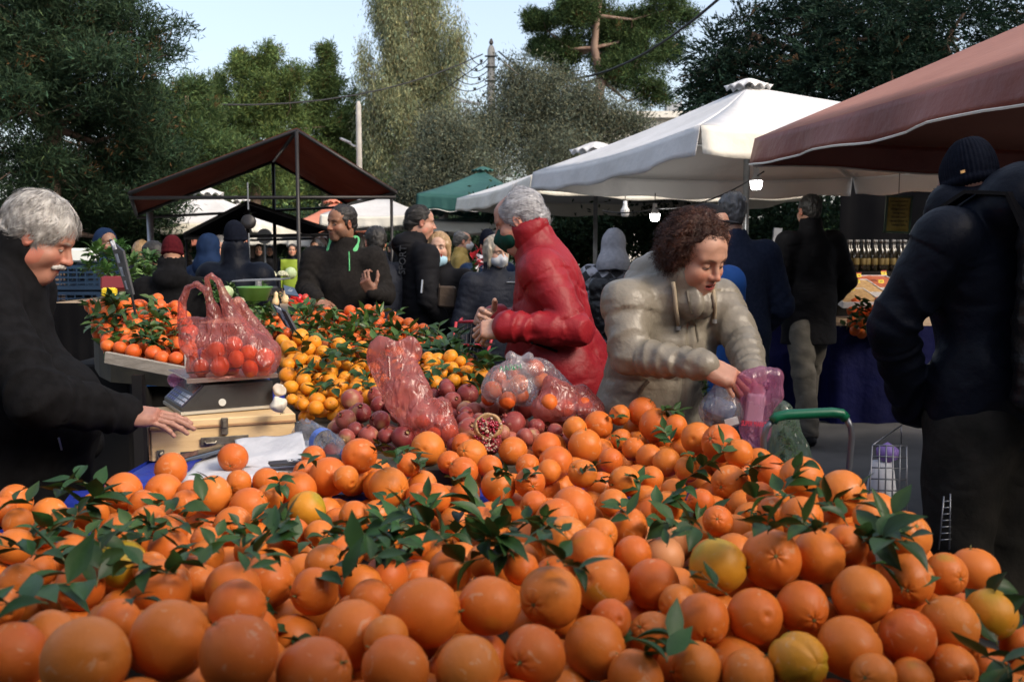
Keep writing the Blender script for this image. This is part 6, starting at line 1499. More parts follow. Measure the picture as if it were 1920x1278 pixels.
pz = Hs + .022; mb = MB(); mb.box(LS(Ls * .52 + .01, Ds * .5, pz), (Ls * 1.0, Ds * 1.05, .003), rot=Rs); mb.box(LS(Ls * .52 + .01, -.006, pz - .006), (Ls, .003, .012), rot=Rs); mb.build('weighing_plate', MATS['steel'], SC)
x0_, x1_ = Ls * .02 + .01, Ls * 1.02 + .01; mb = MB()
mb.tube([LS(x0_, -.004, pz + .018), LS(x1_, -.004, pz + .030), LS(x1_, Ds, pz + .030)], .0022, 6); mb.tube([LS(x1_, -.004, pz), LS(x1_, -.004, pz + .052)], .0035, 6); mb.build('guard_rail', MATS['wire_dark'], SC)
mb = MB(); mb.box(LS(x1_ + .002, Ds * .45, pz + .026), (.002, Ds * .9, .052), rot=Rs); mb.build('side_guard', MATS['film_white'], SC)

# ---- carrier bags
def bag(name, label, caps, film, subs=(), h=.0045, crease=.0045, seed=1, cat='plastic bag', plane=None, vert=(1.6, 1.6, .35), k=.03, extra=None, group=None):
    """caps: ((px,py,Y), (px,py,Y), r_px_a, r_px_b[, flat]) film envelope; real distances given for each"""
    A = [W(*c_[0]) for c_ in caps] + [W(*c_[1]) for c_ in caps]; mr = max(max(c_[2], c_[3]) for c_ in caps) * MPP(max(c_[0][2] for c_ in caps)) * 1.25 + .02
    lo = np.min([tuple(a) for a in A], 0) - mr; hi = np.max([tuple(a) for a in A], 0) + mr; s = SDF(lo, hi, h)
    for c_ in caps:
        m_ = MPP(c_[0][2]); s.cap(W(*c_[0]), W(*c_[1]), c_[2] * m_, c_[3] * m_, k=k if len(c_) < 6 else c_[5], flat=((0, 1, 0), c_[4]) if len(c_) > 4 and c_[4] else None)
    for c_ in subs:
        m_ = MPP(c_[0][2]); s.cap(W(*c_[0]), W(*c_[1]), c_[2] * m_, c_[3] * m_, k=.004, op='-')
    if plane: s.plane(*plane)
    V, Q = s.mesh(); N = vnormals(V, Q)
    q = V * np.array(vert); r1 = 1 - np.abs(sines(q, 30, seed)) * 1.5; r2_ = 1 - np.abs(sines(q + 3, 70, seed + 1)) * 1.5; r3_ = sines(V, 16, seed + 2)
    V = V + N * (crease * (r1 * .45 + r2_ * .28) + crease * 1.2 * r3_)[:, None]
    o = mesh_obj(name, V, Q, MATS[film]); rebase(o, (V[:, 0].mean(), V[:, 1].mean(), V[:, 2].min())); tag(o, label, cat, group); return o
def bagfruit(pts, Y, me, name, label, group, seed, cat):
    rs = np.random.RandomState(seed)
    for x, y, d, dy in pts: put(name, me[rs.randint(len(me))], W(x, y, Y + dy), d * MPP(Y) / 2, label, cat, group, rs)
C2 = lambda x, y: (240 + x / 2.904, 480 + y / 2.904)
Yb = 2.93
bagfruit([(*C2(745, 555), 38, 0), (*C2(665, 612), 34, -.02), (*C2(500, 600), 38, -.02), (*C2(400, 608), 34, 0), (*C2(480, 515), 36, .02), (*C2(575, 480), 34, .03), (*C2(590, 560), 34, .01), (*C2(440, 545), 32, .05), (*C2(660, 530), 36, .05), (*C2(560, 620), 32, .05), (*C2(740, 610), 30, .06), (*C2(520, 540), 32, .08)], Yb, TA, 'tangerine', 'tangerine inside the red carrier bag on the scale', 'tangerines in the red bag on the scale', 5, 'tangerine')
bag('carrier_bag', 'translucent red carrier bag full of tangerines standing on the weighing scale',
    [((374, 686, Yb), (500, 682, Yb), 22, 22, 1.5), ((364, 640, Yb), (470, 652, Yb), 27, 26, 1.3), ((356, 612, Yb), (440, 618, Yb), 17, 22, 1.0), ((440, 612, Yb), (500, 660, Yb + .03), 14, 26, 1.1),
     ((342, 612, Yb), (341, 566, Yb), 8, 6, 1.4, .006), ((341, 566, Yb), (352, 540, Yb), 6, 5, 1.4, .003), ((352, 540, Yb), (368, 532, Yb), 5, 5, 1.4, .003), ((368, 532, Yb), (388, 546, Yb), 5, 6, 1.4, .003), ((388, 546, Yb), (399, 580, Yb), 6, 9, 1.4, .006), ((399, 580, Yb), (404, 612, Yb), 10, 18, 1.3, .012),
     ((396, 590, Yb), (391, 545, Yb), 7, 5, 1.4, .004), ((391, 545, Yb), (388, 522, Yb), 5, 4, 1.4, .003), ((388, 522, Yb), (396, 516, Yb), 4, 4, 1.4, .003), ((396, 516, Yb), (410, 528, Yb), 4, 5, 1.4, .003), ((410, 528, Yb), (424, 565, Yb), 5, 8, 1.4, .004), ((424, 565, Yb), (440, 615, Yb), 9, 18, 1.2, .012),
     ((446, 566, Yb + .10), (492, 640, Yb + .08), 9, 20, .8, .02)],
    'film_red', subs=[], seed=2, crease=.0038, h=.0038)
# tall limp red bag among the pomegranates
Yb = 2.72
bagfruit([(862 * 0 + 640 + 750 / 3.692, 600 + 780 / 3.692, 34, .02), (640 + 640 / 3.692, 600 + 790 / 3.692, 28, .0), (640 + 560 / 3.692, 600 + 700 / 3.692, 30, .04), (640 + 690 / 3.692, 600 + 700 / 3.692, 30, .05)], Yb, TA, 'tangerine', 'tangerine at the bottom of the tall limp red bag', 'tangerines in the tall limp red bag', 6, 'tangerine')
bag('carrier_bag', 'tall limp red bag leaning up from the pomegranates, its top edge open',
    [((732, 662, Yb + .10), (762, 655, Yb + .10), 34, 30, .38), ((730, 668, Yb + .10), (765, 745, Yb + .05), 42, 44, .42), ((762, 745, Yb + .05), (795, 795, Yb + .02), 44, 34, .62), ((790, 785, Yb + .02), (832, 805, Yb), 34, 26, .95), ((828, 765, Yb + .02), (845, 812, Yb), 22, 14, .9), ((760, 640, Yb + .11), (775, 660, Yb + .1), 9, 14, .4)],
    'film_red_dense', subs=[((728, 606, Yb + .10), (740, 612, Yb + .10), 26, 26)], seed=7, crease=.0045, k=.015)
# knotted white bag with oranges
Yb = 2.95
bagfruit([(640 + 1150 / 3.692, 600 + 555 / 3.692, 34, -.02), (640 + 1050 / 3.692, 600 + 480 / 3.692, 36, 0), (640 + 1230 / 3.692, 600 + 440 / 3.692, 36, .0), (640 + 1150 / 3.692, 600 + 470 / 3.692, 32, .04), (640 + 1340 / 3.692, 600 + 330 / 3.692, 38, .05), (640 + 1240 / 3.692, 600 + 520 / 3.692, 34, .02), (640 + 1090 / 3.692, 600 + 400 / 3.692, 32, .06), (640 + 1390 / 3.692, 600 + 420 / 3.692, 34, .05), (640 + 1200 / 3.692, 600 + 380 / 3.692, 30, .08), (640 + 1020 / 3.692, 600 + 540 / 3.692, 30, .02)], Yb, TA, 'tangerine', 'tangerine inside the knotted white bag', 'tangerines in the knotted white bag', 8, 'tangerine')
bg2 = bag('carrier_bag', 'knotted milky white bag of tangerines resting on the pomegranates',
    [((925, 730, Yb), (985, 738, Yb), 24, 24, 1.2), ((935, 705, Yb), (1000, 700, Yb + .04), 22, 26, 1.2), ((960, 690, Yb), (1010, 690, Yb + .04), 14, 14, 1), ((972, 690, Yb), (972, 672, Yb), 9, 4, 1, .015), ((972, 676, Yb), (955, 668, Yb), 5, 7, 1, .006), ((974, 676, Yb), (992, 670, Yb), 5, 8, 1, .006), ((972, 672, Yb), (958, 664, Yb), 4, 5, 1, .005), ((1020, 700, Yb + .04), (1060, 730, Yb + .05), 22, 16, 1)],
    'film_white', seed=9, crease=.0042)
a = W(957, 690, Yb - .10); text('ΛΑΪΚΗ', .022, frame(a, (1, .1, .10), (.0, .45, .9)), MATS['green_text'], 'print', bg2, extrude=.0004)
bagfruit([(1030, 755, 34, .0), (1060, 765, 34, .02), (1095, 760, 34, .03)], 2.86, TA, 'tangerine', 'tangerine inside the crumpled red bag', 'tangerines in the crumpled red bag', 12, 'tangerine')
bag('carrier_bag', 'crumpled red bag slumped between the knotted white bag and the beige coat',
    [((1020, 765, 2.88), (1110, 772, 2.88), 24, 20, 1.1), ((1035, 735, 2.9), (1090, 748, 2.92), 20, 20, 1), ((1030, 712, 2.9), (1050, 735, 2.9), 8, 16, 1), ((1090, 735, 2.93), (1120, 765, 2.9), 12, 12, 1)], 'film_red_dense', seed=13, crease=.006)
bag('carrier_bag', 'small crumpled pink bag behind the left corner of the scale', [((330, 712, 3.12), (362, 716, 3.12), 14, 14, 1), ((350, 722, 3.1), (352, 735, 3.1), 12, 8, 1)], 'film_pink', seed=15, crease=.006)
# ---- garlic
def garlic(label, px, py, Y, r, tilt):
    c = W(px, py, Y); n = 24; k = 16; rows = []; Mr = Euler(tilt).to_matrix()
    for i in range(k + 1):
        t = i / k; z = -.75 + 2.0 * t; rr = (math.sin(min(1, t * 1.55) * PI * .5) ** .7 if t < .62 else 1 - ((t - .62) / .38) ** .75 * .86) * (1 if t < .62 else 1)
        rr = max(.08, rr * (1 if t > .04 else .5)); rows.append([c + Mr @ Vector((rr * r * (1 + .09 * abs(math.cos(j * PI * 7 / n)) - .05) * math.cos(2 * PI * j / n), rr * r * (1 + .09 * abs(math.cos(j * PI * 7 / n)) - .05) * math.sin(2 * PI * j / n), z * r)) for j in range(n)])
    root = empty('garlic_bulb', c - Vector((0, 0, r * .8)), label, 'garlic')
    mb = MB().grid(rows, closed_u=True); mb.add([rows[0][0].lerp(rows[0][n // 2], .5)] + rows[0], [(0, (j + 1) % n + 1, j + 1) for j in range(n)]); mb.add([rows[-1][0].lerp(rows[-1][n // 2], .5)] + rows[-1], [(0, j + 1, (j + 1) % n + 1) for j in range(n)]); mb.build('bulb', MATS['garlic'], root, smooth=True)
    rt = MB(); r9 = random.Random(3)
    for q in range(14):
        th = r9.uniform(0, 6.28); rt.tube([c + Mr @ Vector((0, 0, -.7 * r)), c + Mr @ Vector((.25 * r * math.cos(th), .25 * r * math.sin(th), -.88 * r))], .0008, 4)
    rt.build('roots', MATS['twig'], root)
garlic('white garlic bulb lying on the right end of the plywood case', 524, 762, 2.83, .026, (.25, -.3, 0))
garlic('second garlic bulb leaning against the back of the scale', 522, 733, 2.98, .022, (.5, .7, 0))
# ---- papers, phone, card, bottle
def paper(label, quad, seed, amp=.012, z=None, m='paper', name='paper_sheet'):
    Q4 = [Vector(q) for q in quad]; rows = []; nu = 26
    u_ = np.linspace(0, 1, nu); P_ = []
    for v in u_:
        for u in u_: P_.append((Q4[0].lerp(Q4[1], u)).lerp(Q4[3].lerp(Q4[2], u), v))
    A = np.array([tuple(p) for p in P_]); d = (1 - np.abs(sines(A, 13, seed)) * 1.2) * amp + (1 - np.abs(sines(A, 29, seed + 1))) * amp * .35
    A[:, 2] += d; b_ = (np.arange(nu - 1)[:, None] * nu + np.arange(nu - 1)[None]).ravel(); o = mesh_obj(name, A, np.stack([b_, b_ + 1, b_ + nu + 1, b_ + nu], 1), MATS[m]); solid(o, .0006)
    rebase(o, tuple(A.mean(0))); return tag(o, label, 'paper')
zz = TZ + .03
paper('crumpled white paper spread in front of the wooden case', [WZ(330, 925, zz), WZ(600, 905, zz), WZ(580, 830, zz + .03), WZ(395, 850, zz + .02)], 3, .016)
paper('white wrapping sheet rising against the right corner of the wooden case', [WZ(450, 880, zz + .02), WZ(580, 880, zz + .02), WZ(566, 817, zz + .05), WZ(440, 835, zz + .04)], 8, .014)
paper('white plastic sheet lying near the stems at the left of the papers', [WZ(320, 945, zz - .01), WZ(400, 950, zz - .01), WZ(420, 905, zz), WZ(350, 890, zz)], 11, .010)
def slab(name, label, px0, px1, z, wd, th, m, me_, cat, tiltz=0, parent=None):
    a = WZ(*px0, z); b = WZ(*px1, z + tiltz); Mx = frame(a, b - a, (0, 1, 0)); L_ = (b - a).length; root = empty(name, a, label, cat)
    MB().box(Mx @ Vector((L_ / 2, wd / 2, 0)), (L_, wd, th), rot=Mx.to_3x3(), bev=.003).build('casing', MATS[me_], root)
    MB().box(Mx @ Vector((L_ / 2, wd / 2, th / 2 + .0008)), (L_ * .97, wd * .94, .0015), rot=Mx.to_3x3()).build('screen' if cat == 'phone' else 'face', MATS[m], root); return root, Mx, L_
sl1, M1, L1 = slab('smartphone', 'dark phone lying on the papers below the case handle', (345, 864), (440, 838), zz + .045, .065, .010, 'phone', 'phone_edge', 'phone', .01)
cd, Mc, Lc = slab('price_card', 'small black card with white chalk marks lying on the papers', (507, 874), (580, 868), zz + .04, .045, .006, 'board_black', 'board_black', 'sign')
text('2€', .026, Mc @ Matrix.Translation((Lc * .62, .022, .006)), MATS['chalk'], 'writing', cd)
def bottle_pts(): return [(0, 0), (.024, 0), (.030, .006), (.030, .03), (.0285, .04), (.030, .05), (.030, .105), (.0285, .115), (.030, .125), (.029, .140), (.020, .165), (.0125, .178), (.0125, .195), (0, .195)]
bp0 = W(567, 806, 2.80); bp1 = W(650, 852, 2.62); Mbt = frame(bp0, (0, 0, 1), (0, 1, 0)); 
BT = empty('water_bottle', bp0, 'crushed clear water bottle lying between the papers and the pomegranates', 'bottle')
zax = (bp1 - bp0).normalized(); rotq = zax.to_track_quat('Z', 'Y'); Lsc = (bp1 - bp0).length / .2
prof = bottle_pts(); mb = MB(); n = 28; rows = [[bp0 + rotq @ Vector(((r_ + .0025 * math.sin(j * 5 + z * 210) * (r_ > .02)) * math.cos(2 * PI * j / n) * Lsc, (r_ + .0025 * math.cos(j * 3 + z * 150) * (r_ > .02)) * math.sin(2 * PI * j / n) * Lsc, z * Lsc)) for j in range(n)] for r_, z in prof]
mb.grid(rows, closed_u=True); mb.build('bottle_body', MATS['film_clear'], BT, smooth=True)
lb = MB().grid([[bp0 + rotq @ Vector((.0305 * math.cos(2 * PI * j / n) * Lsc, .0305 * math.sin(2 * PI * j / n) * Lsc, z * Lsc)) for j in range(n)] for z in (.085, .095, .105)], closed_u=True); lb.build('label_band', MATS['blue_label'], BT, smooth=True)
MB().tube([bp0 + rotq @ Vector((0, 0, .193 * Lsc)), bp0 + rotq @ Vector((0, 0, .207 * Lsc))], .014 * Lsc, 16).build('bottle_cap', MATS['blue_label'], BT, smooth=True)

# ---- chalk price boards
def board(label, pts, Y0, Y1, lines, tsize, stick=None, m='board_black', name='price_board', fz=None, wf=.8):
    """pts: bottom-left, bottom-right, top-right, top-left in photo px with distances"""
    P_ = [W(*p) for p in pts]; c = sum(P_, Vector()) / 4; root = empty(name, P_[0], label, 'sign')
    nrm = (P_[1] - P_[0]).cross(P_[3] - P_[0]).normalized()
    V = [p + nrm * .004 for p in P_] + [p - nrm * .004 for p in P_]; MB().add(V, [(0, 1, 2, 3), (7, 6, 5, 4), (0, 4, 5, 1), (1, 5, 6, 2), (2, 6, 7, 3), (3, 7, 4, 0)]).build('panel', MATS[m], root)
    if stick: MB().tube([W(*stick[0]), W(*stick[1])], .006, 6).build('stick', MATS['metal_dark'], root)
    xd = (P_[1] - P_[0]); yd = (P_[3] - P_[0]); k = len(lines)
    for i, s_ in enumerate(lines):
        o_ = P_[0] + xd * .5 + yd * (1 - (i + .6) / (k + .2)); Mx = frame(o_ + nrm * .0055, xd, yd); text(s_, tsize, Mx, MATS['chalk'], 'writing', root, extrude=.0006, wfac=wf)
    return root
board('tall black chalkboard with white handwriting stuck upright in the left tangerines', [(238, 548, 4.45), (251, 552, 4.10), (232, 470, 4.13), (206, 448, 4.5)], 0, 0, ['ΜΑΝΤΑΡΙΝΙΑ', 'ΝΤΟΠΙΑ', 'ΑΡΓΟΥΣ', '1.00 €'], .055, ((246, 548, 4.3), (254, 590, 4.3)))
board('small black chalkboard with white handwriting between the tangerines and clementines', [(536, 610, 4.0), (557, 620, 3.78), (537, 583, 3.80), (512, 570, 4.05)], 0, 0, ['ΚΛΗΜΕΝ', 'ΤΙΝΕΣ', '0.80'], .040, ((548, 612, 3.9), (552, 640, 3.9)))
board('small grey slate sign beside the seller right elbow', [(536, 552, 5.0), (561, 556, 4.9), (552, 540, 5.0), (532, 535, 5.1)], 0, 0, ['1.20'], .03, None, 'phone_edge')
# ---- left background stalls
def pile_obj(name, label, cat, px, py, Y, rpx, m, n, size, shape, seed, group=None):
    """a few dozen vegetables of one kind seen small: separate things"""
    rs = np.random.RandomState(seed)
def veg_mesh(name, m, kind, seed):
    rs = random.Random(seed); mb = MB()
    if kind == 'leafball':
        for k in range(26):
            th = rs.uniform(0, 6.28); ph = math.acos(rs.uniform(-.3, 1)); d = Vector((math.sin(ph) * math.cos(th), math.sin(ph) * math.sin(th), math.cos(ph)))
            t = d.orthogonal(); blade(mb, d * .35 - t * .4, t + d * .25, d, 1.15, .46, 1.2, -.15)
        mb.lathe([(0, -.75), (.5, -.6), (.78, -.1), (.7, .35), (.35, .68), (0, .75)], (0, 0, 0), 16)
    elif kind == 'floret':
        for k in range(60):
            th = rs.uniform(0, 6.28); ph = math.acos(rs.uniform(0, 1)); d = Vector((math.sin(ph) * math.cos(th), math.sin(ph) * math.sin(th), math.cos(ph) * .7)) * .72; r_ = rs.uniform(.14, .22)
            mb.lathe([(0, -r_), (r_ * .8, -r_ * .5), (r_, 0), (r_ * .75, r_ * .6), (0, r_)], d, 8)
    elif kind == 'bunch':
        for k in range(60):
            th = rs.uniform(0, 6.28); el = rs.uniform(.0, 1.3); d = Vector((math.cos(th) * math.cos(el), math.sin(th) * math.cos(el), math.sin(el)))
            blade(mb, d * rs.uniform(.1, .55), d + Vector((0, 0, -.15)), Vector((0, 0, 1)) + d * .3, rs.uniform(.4, .7), rs.uniform(.08, .17), rs.uniform(0, 1.2), .3)
    elif kind == 'squash':
        mb.lathe([(0, -1), (.38, -.95), (.55, -.6), (.5, -.2), (.32, .2), (.30, .7), (.26, .9), (.08, .98), (.07, 1.1), (0, 1.1)], (0, 0, 0), 18)
    me = bpy.data.meshes.new(name); me.from_pydata([tuple(v) for v in mb.v], [], mb.f); me.update(); me.materials.append(MATS[m]); me.polygons.foreach_set('use_smooth', [True] * len(me.polygons)); return me
VM = dict(cabbage=veg_mesh('cabbage', 'cabbage', 'leafball', 1), cauliflower=veg_mesh('cauliflower', 'cauliflower', 'floret', 2), bunch=veg_mesh('bunch_of_greens', 'greens', 'bunch', 3), bunch2=veg_mesh('bunch_of_greens', 'leaf_bright', 'bunch', 4), squash=veg_mesh('squash', 'squash', 'squash', 5))
def vput(key, name, label, cat, px, py, Y, rpx, group=None, rot=None, seed=0, sc=(1, 1, 1)):
    rs = np.random.RandomState(seed + int(px)); o = bpy.data.objects.new(name, VM[key]); COL.objects.link(o); o.location = W(px, py, Y); r_ = rpx * MPP(Y); o.scale = (r_ * sc[0], r_ * sc[1], r_ * sc[2])
    o.rotation_euler = rot if rot else (rs.uniform(-.3, .3), rs.uniform(-.3, .3), rs.uniform(0, 6)); return tag(o, label, cat, group)
# greens counter behind (left)
def counter(label, x0, x1, y0, y1, z, m='cloth_blue', name='market_table'):
    root = empty(name, ((x0 + x1) / 2, (y0 + y1) / 2, 0), label, 'table')
    MB().box(((x0 + x1) / 2, (y0 + y1) / 2, z - .02), (x1 - x0, y1 - y0, .04)).build('table_top', MATS['cardboard'], root)
    rows = []
    cs = [(x0, y0), (x1, y0), (x1, y1), (x0, y1)]
    for q in range(6):
        row = []
        for i in range(4):
            a = Vector((*cs[i], 0)); b = Vector((*cs[(i + 1) % 4], 0)); nm = (b - a).cross(Vector((0, 0, 1))).normalized()
            for k in range(24): p = a.lerp(b, k / 24) + nm * (.012 + .035 * (q / 5) * math.sin(k * 1.9 + i * 2)); p.z = z + .004 - (z - .08) * q / 5; row.append(p)
        rows.append(row)
    MB().grid(rows, closed_u=True).build('cloth', MATS[m], root, smooth=True); return root
a = W(150, 545, 6.9); b = W(330, 545, 6.9); counter('dark table of leafy greens behind the tilted tray', a.x, b.x, 6.4, 7.6, a.z - .06, 'canvas_black')
g_ = 'bunches of leafy greens on the left table'
rs = np.random.RandomState(4)
for k, (x, y, r_, yy) in enumerate([(180, 480, 34, 6.9), (215, 490, 36, 6.8), (250, 500, 34, 6.9), (200, 515, 30, 6.7), (240, 525, 32, 6.7), (275, 520, 30, 6.9), (280, 490, 28, 7.1), (170, 505, 26, 6.9), (225, 468, 26, 7.2), (300, 540, 28, 6.8)]):
    vput('bunch', 'bunch_of_greens', 'bunch of dark leafy greens on the table behind the tilted tray', 'greens', x, y, yy, r_, g_)
for k, (x, y, r_) in enumerate([(395, 545, 26), (410, 560, 24), (440, 565, 24), (470, 575, 26), (500, 590, 26), (475, 595, 22), (450, 585, 24), (490, 540, 18), (515, 555, 20), (430, 545, 20)]):
    vput('bunch2' if k % 3 == 0 else 'bunch', 'bunch_of_greens', 'bunch of fresh greens behind the red bag on the scale', 'greens', x, y, 5.6 + (600 - y) * .012, r_, 'bunches of greens behind the red bag')
a = W(380, 590, 5.3); b = W(560, 590, 5.3); counter('vegetable table behind the red bag with cabbages and squashes', a.x, b.x, 5.2, 7.6, a.z - .04, 'canvas_black')
def packet(name, label, cat, px, py, Y, w_, d_, h_, m, rz=0, tilt=0):
    c = W(px, py, Y); o = MB().box((0, 0, h_ / 2), (w_, d_, h_), rot=(tilt, 0, rz), bev=.012).build(name, MATS[m]); o.location = (c.x, c.y, c.z - h_ / 2); return tag(o, label, cat)
packet('plastic_sack', 'dark red plastic sack among the leafy greens', 'bag', 215, 532, 6.5, .16, .10, .09, 'packet_red', .2, -.2)
packet('yellow_packet', 'small yellow packet below the leafy greens', 'packet', 205, 548, 6.2, .09, .05, .06, 'packet_yellow')
vput('cabbage', 'cabbage', 'pale round cabbage right of the squashes, behind the sellers table', 'cabbage', 545, 512, 7.6, 15)
vput('cabbage', 'cabbage', 'pale cabbage half hidden behind the red bag handle', 'cabbage', 425, 548, 5.9, 17)
vput('cauliflower', 'cauliflower', 'left cauliflower on the far vegetable table', 'cauliflower', 507, 516, 7.4, 13)
vput('cauliflower', 'cauliflower', 'second cauliflower on the far vegetable table, against the post', 'cauliflower', 530, 516, 7.5, 13)
vput('cauliflower', 'celeriac_heap', 'pale knobbly roots right of the red bag', 'root vegetables', 446, 568, 5.6, 17)
for k, (x, y) in enumerate(((517, 560), (535, 556))):
    vput('squash', 'butternut_squash', ('left of two butternut squashes standing by the post', 'right of two butternut squashes standing by the post')[k], 'squash', x, y, 5.7, 13, rot=(.1, .1, 0))
rs = np.random.RandomState(9)
tm = fruit_mesh('tomato', 70, squash=.8, lump=.03, body='tomato', seg=(16, 12))
for k, (x, y) in enumerate([(553, 558), (562, 560), (572, 559), (557, 566), (568, 567), (578, 566), (548, 566)]): put('tomato', tm, W(x, y, 5.8), .028, 'red tomato beside the squashes behind the seller hands', 'tomato', 'tomatoes behind the tangerines', rs)
c = W(478, 560, 5.7); bw = empty('green_bowl', c, 'bright green plastic bowl on the vegetable table', 'bowl')
MB().lathe([(.0, -.02), (.07, -.02), (.095, .05), (.105, .055), (.10, .06), (.088, .052), (.065, -.01), (0, -.01)], c + Vector((0, 0, .01)), 28).build('bowl', MATS['plastic_green'], bw, smooth=True)
# second scale with wire pan
c = W(485, 545, 6.0); s2 = empty('weighing_scale', c, 'small scale with a dark wire framed pan behind the green bowl', 'scale'); MB().box(c, (.20, .2, .05), bev=.01).build('scale_body', MATS['scale_black'], s2)
mb = MB(); z_ = c.z + .06; mb.tube([(c.x - .13, 5.9, z_), (c.x + .16, 5.9, z_ + .01), (c.x + .16, 6.15, z_ + .01), (c.x - .13, 6.15, z_)], .004, 5, closed=True); mb.tube([(c.x, 6.0, c.z), (c.x, 6.0, z_)], .02, 8); mb.build('pan_frame', MATS['metal_grey'], s2)
# hanging dial scale
c = W(466, 416, 8.2); hs_ = empty('hanging_scale', c, 'round hanging dial scale under the small black canopy', 'scale')
MB().lathe([(0, -.02), (.055, -.02), (.06, -.012), (.06, .012), (.055, .02), (0, .02)], c, 28, rot=(PI / 2, 0, 0)).build('dial', MATS['metal_dark'], hs_, smooth=True)
MB().tube([c + Vector((0, 0, .1)), c + Vector((0, 0, .32))], .006, 6).build('hook', MATS['metal_grey'], hs_); MB().tube([c - Vector((0, 0, .09)), c - Vector((0, 0, .3))], .006, 6).build('hook', MATS['metal_grey'], hs_)
c = W(496, 443, 13); mr_ = empty('round_mirror', c, 'small pale round disc on a stand far behind the dark beanie shopper', 'mirror'); MB().lathe([(0, -.01), (.10, -.01), (.10, .01), (0, .01)], c, 20, rot=(PI / 2, 0, 0)).build('disc', MATS['metal_white'], mr_); MB().tube([c, (c.x, c.y, 0)], .012, 6).build('stand', MATS['metal_white'], mr_)
# crate stack far left
for k in range(6):
    c = W(135, 560, 7.4); crate((c.x + .02 * (k % 2), 7.4, .30 + .19 * k), (.55, .38, .17), 'crate_blue' if k < 4 else 'crate_navy', ('lowest crate of the stack behind the white haired seller', 'second crate from the bottom of the stack behind the white haired seller', 'third crate up of the stack behind the white haired seller', 'fourth crate up of the stack behind the white haired seller', 'fifth crate up of the stack behind the white haired seller', 'topmost crate of the stack behind the white haired seller')[k], .05)
packet('white_sack', 'white folded sack on top of the crate stack', 'sack', 135, 478, 7.4, .34, .2, .10, 'white_disc', .1)
c = W(135, 560, 7.4); cs_ = empty('pallet', (c.x, 7.4, 0), 'pallet under the crate stack', 'pallet'); MB().box((c.x, 7.4, .148), (.7, .5, .29)).build('boards', MATS['board_grey'], cs_)

# ---- shopping trolleys
def tubes(name, lst, r_, m, parent, n=7): 
    mb = MB()
    for p in lst: mb.tube(p, r_, n)
    return mb.build(name, MATS[m], parent, smooth=True)
# red framed one in front of the grey haired woman
a = W(862, 603, 5.6); b = W(932, 602, 5.5); cch = W(845, 672, 5.6); d = W(905, 690, 5.5)
RC = empty('shopping_cart', (a.x, 5.6, 0), 'folding shopping cart with red frame and dark wire mesh', 'cart')
tubes('frame', [[a, b], [a + Vector((-.02, 0, 0)), cch, (cch.x - .03, 5.6, .15)], [b, d, (d.x - .02, 5.5, .15)], [W(852, 648, 5.6), W(916, 646, 5.5)], [(cch.x - .03, 5.6, .15), (d.x - .02, 5.5, .15)], [a, (a.x, 5.85, a.z)], [b, (b.x, 5.75, b.z)]], .0085, 'cart_red', RC)
lst = []
for k in range(1, 9): t = k / 9; lst.append([a.lerp(b, t), Vector((cch.x - .03, 5.6, .15)).lerp(Vector((d.x - .02, 5.5, .15)), t)])
for k in range(1, 16): t = k / 16; lst.append([a.lerp(Vector((cch.x - .03, 5.6, .15)), t), b.lerp(Vector((d.x - .02, 5.5, .15)), t)])
tubes('mesh_panel', lst, .0022, 'wire_dark', RC, 4)
for s_ in (0, .28): MB().lathe([(0, -.015), (.06, -.015), (.06, .015), (0, .015)], (a.x - .05 + s_, 5.6, .06), 18, rot=(PI / 2, 0, 0)).build('wheel', MATS['metal_dark'], RC, smooth=True)
# blue trolley behind handbag
a = W(855, 522, 7.8); b = W(888, 575, 7.8)
BC = empty('shopping_cart', ((a.x + b.x) / 2, 7.8, 0), 'blue wire cart with a blue bag and box behind the brown handbag', 'cart')
MB().box(((a.x + b.x) / 2, 7.9, a.z - .12), (b.x - a.x, .22, .22), bev=.02).build('blue_liner', MATS['tarp_blue'], BC)
MB().box(((a.x + b.x) / 2, 7.9, b.z - .10), (b.x - a.x, .22, .20), bev=.004).build('carton', MATS['cardboard'], BC)
tubes('frame', [[(a.x, 7.78, a.z), (a.x, 7.78, .1)], [(b.x, 7.78, a.z), (b.x, 7.78, .1)], [(a.x, 7.78, a.z), (b.x, 7.78, a.z)], [(a.x, 7.78, b.z), (b.x, 7.78, b.z)], [(a.x, 7.78, a.z - .1), (b.x, 7.78, a.z - .1)]], .006, 'blue_label', BC)
# festive bouquet with foil
c = W(900, 520, 7.3); rs = np.random.RandomState(2)
for k in range(9):
    vput('bunch2' if k % 2 else 'bunch', 'green_bouquet', 'bundle of fir and green branches beside the grey haired woman', 'greenery', 893 + rs.randn() * 7, 510 + k * 9, 7.3, 17, 'green branches beside the grey haired woman', sc=(.8, .8, 1.3))
fo = MB()
for k in range(26): v = Vector(W(905, 492, 7.2)) + Vector(rs.randn(3)) * .035; fo.add([v, v + Vector(rs.randn(3)) * .05, v + Vector(rs.randn(3)) * .05], [(0, 1, 2)], k % 2)
o = fo.build('foil_bow', [MATS['cart_red'], MATS['cellophane']]); rebase(o, W(905, 492, 7.2)); tag(o, 'shiny red and silver foil bow on top of the green branches', 'bow')
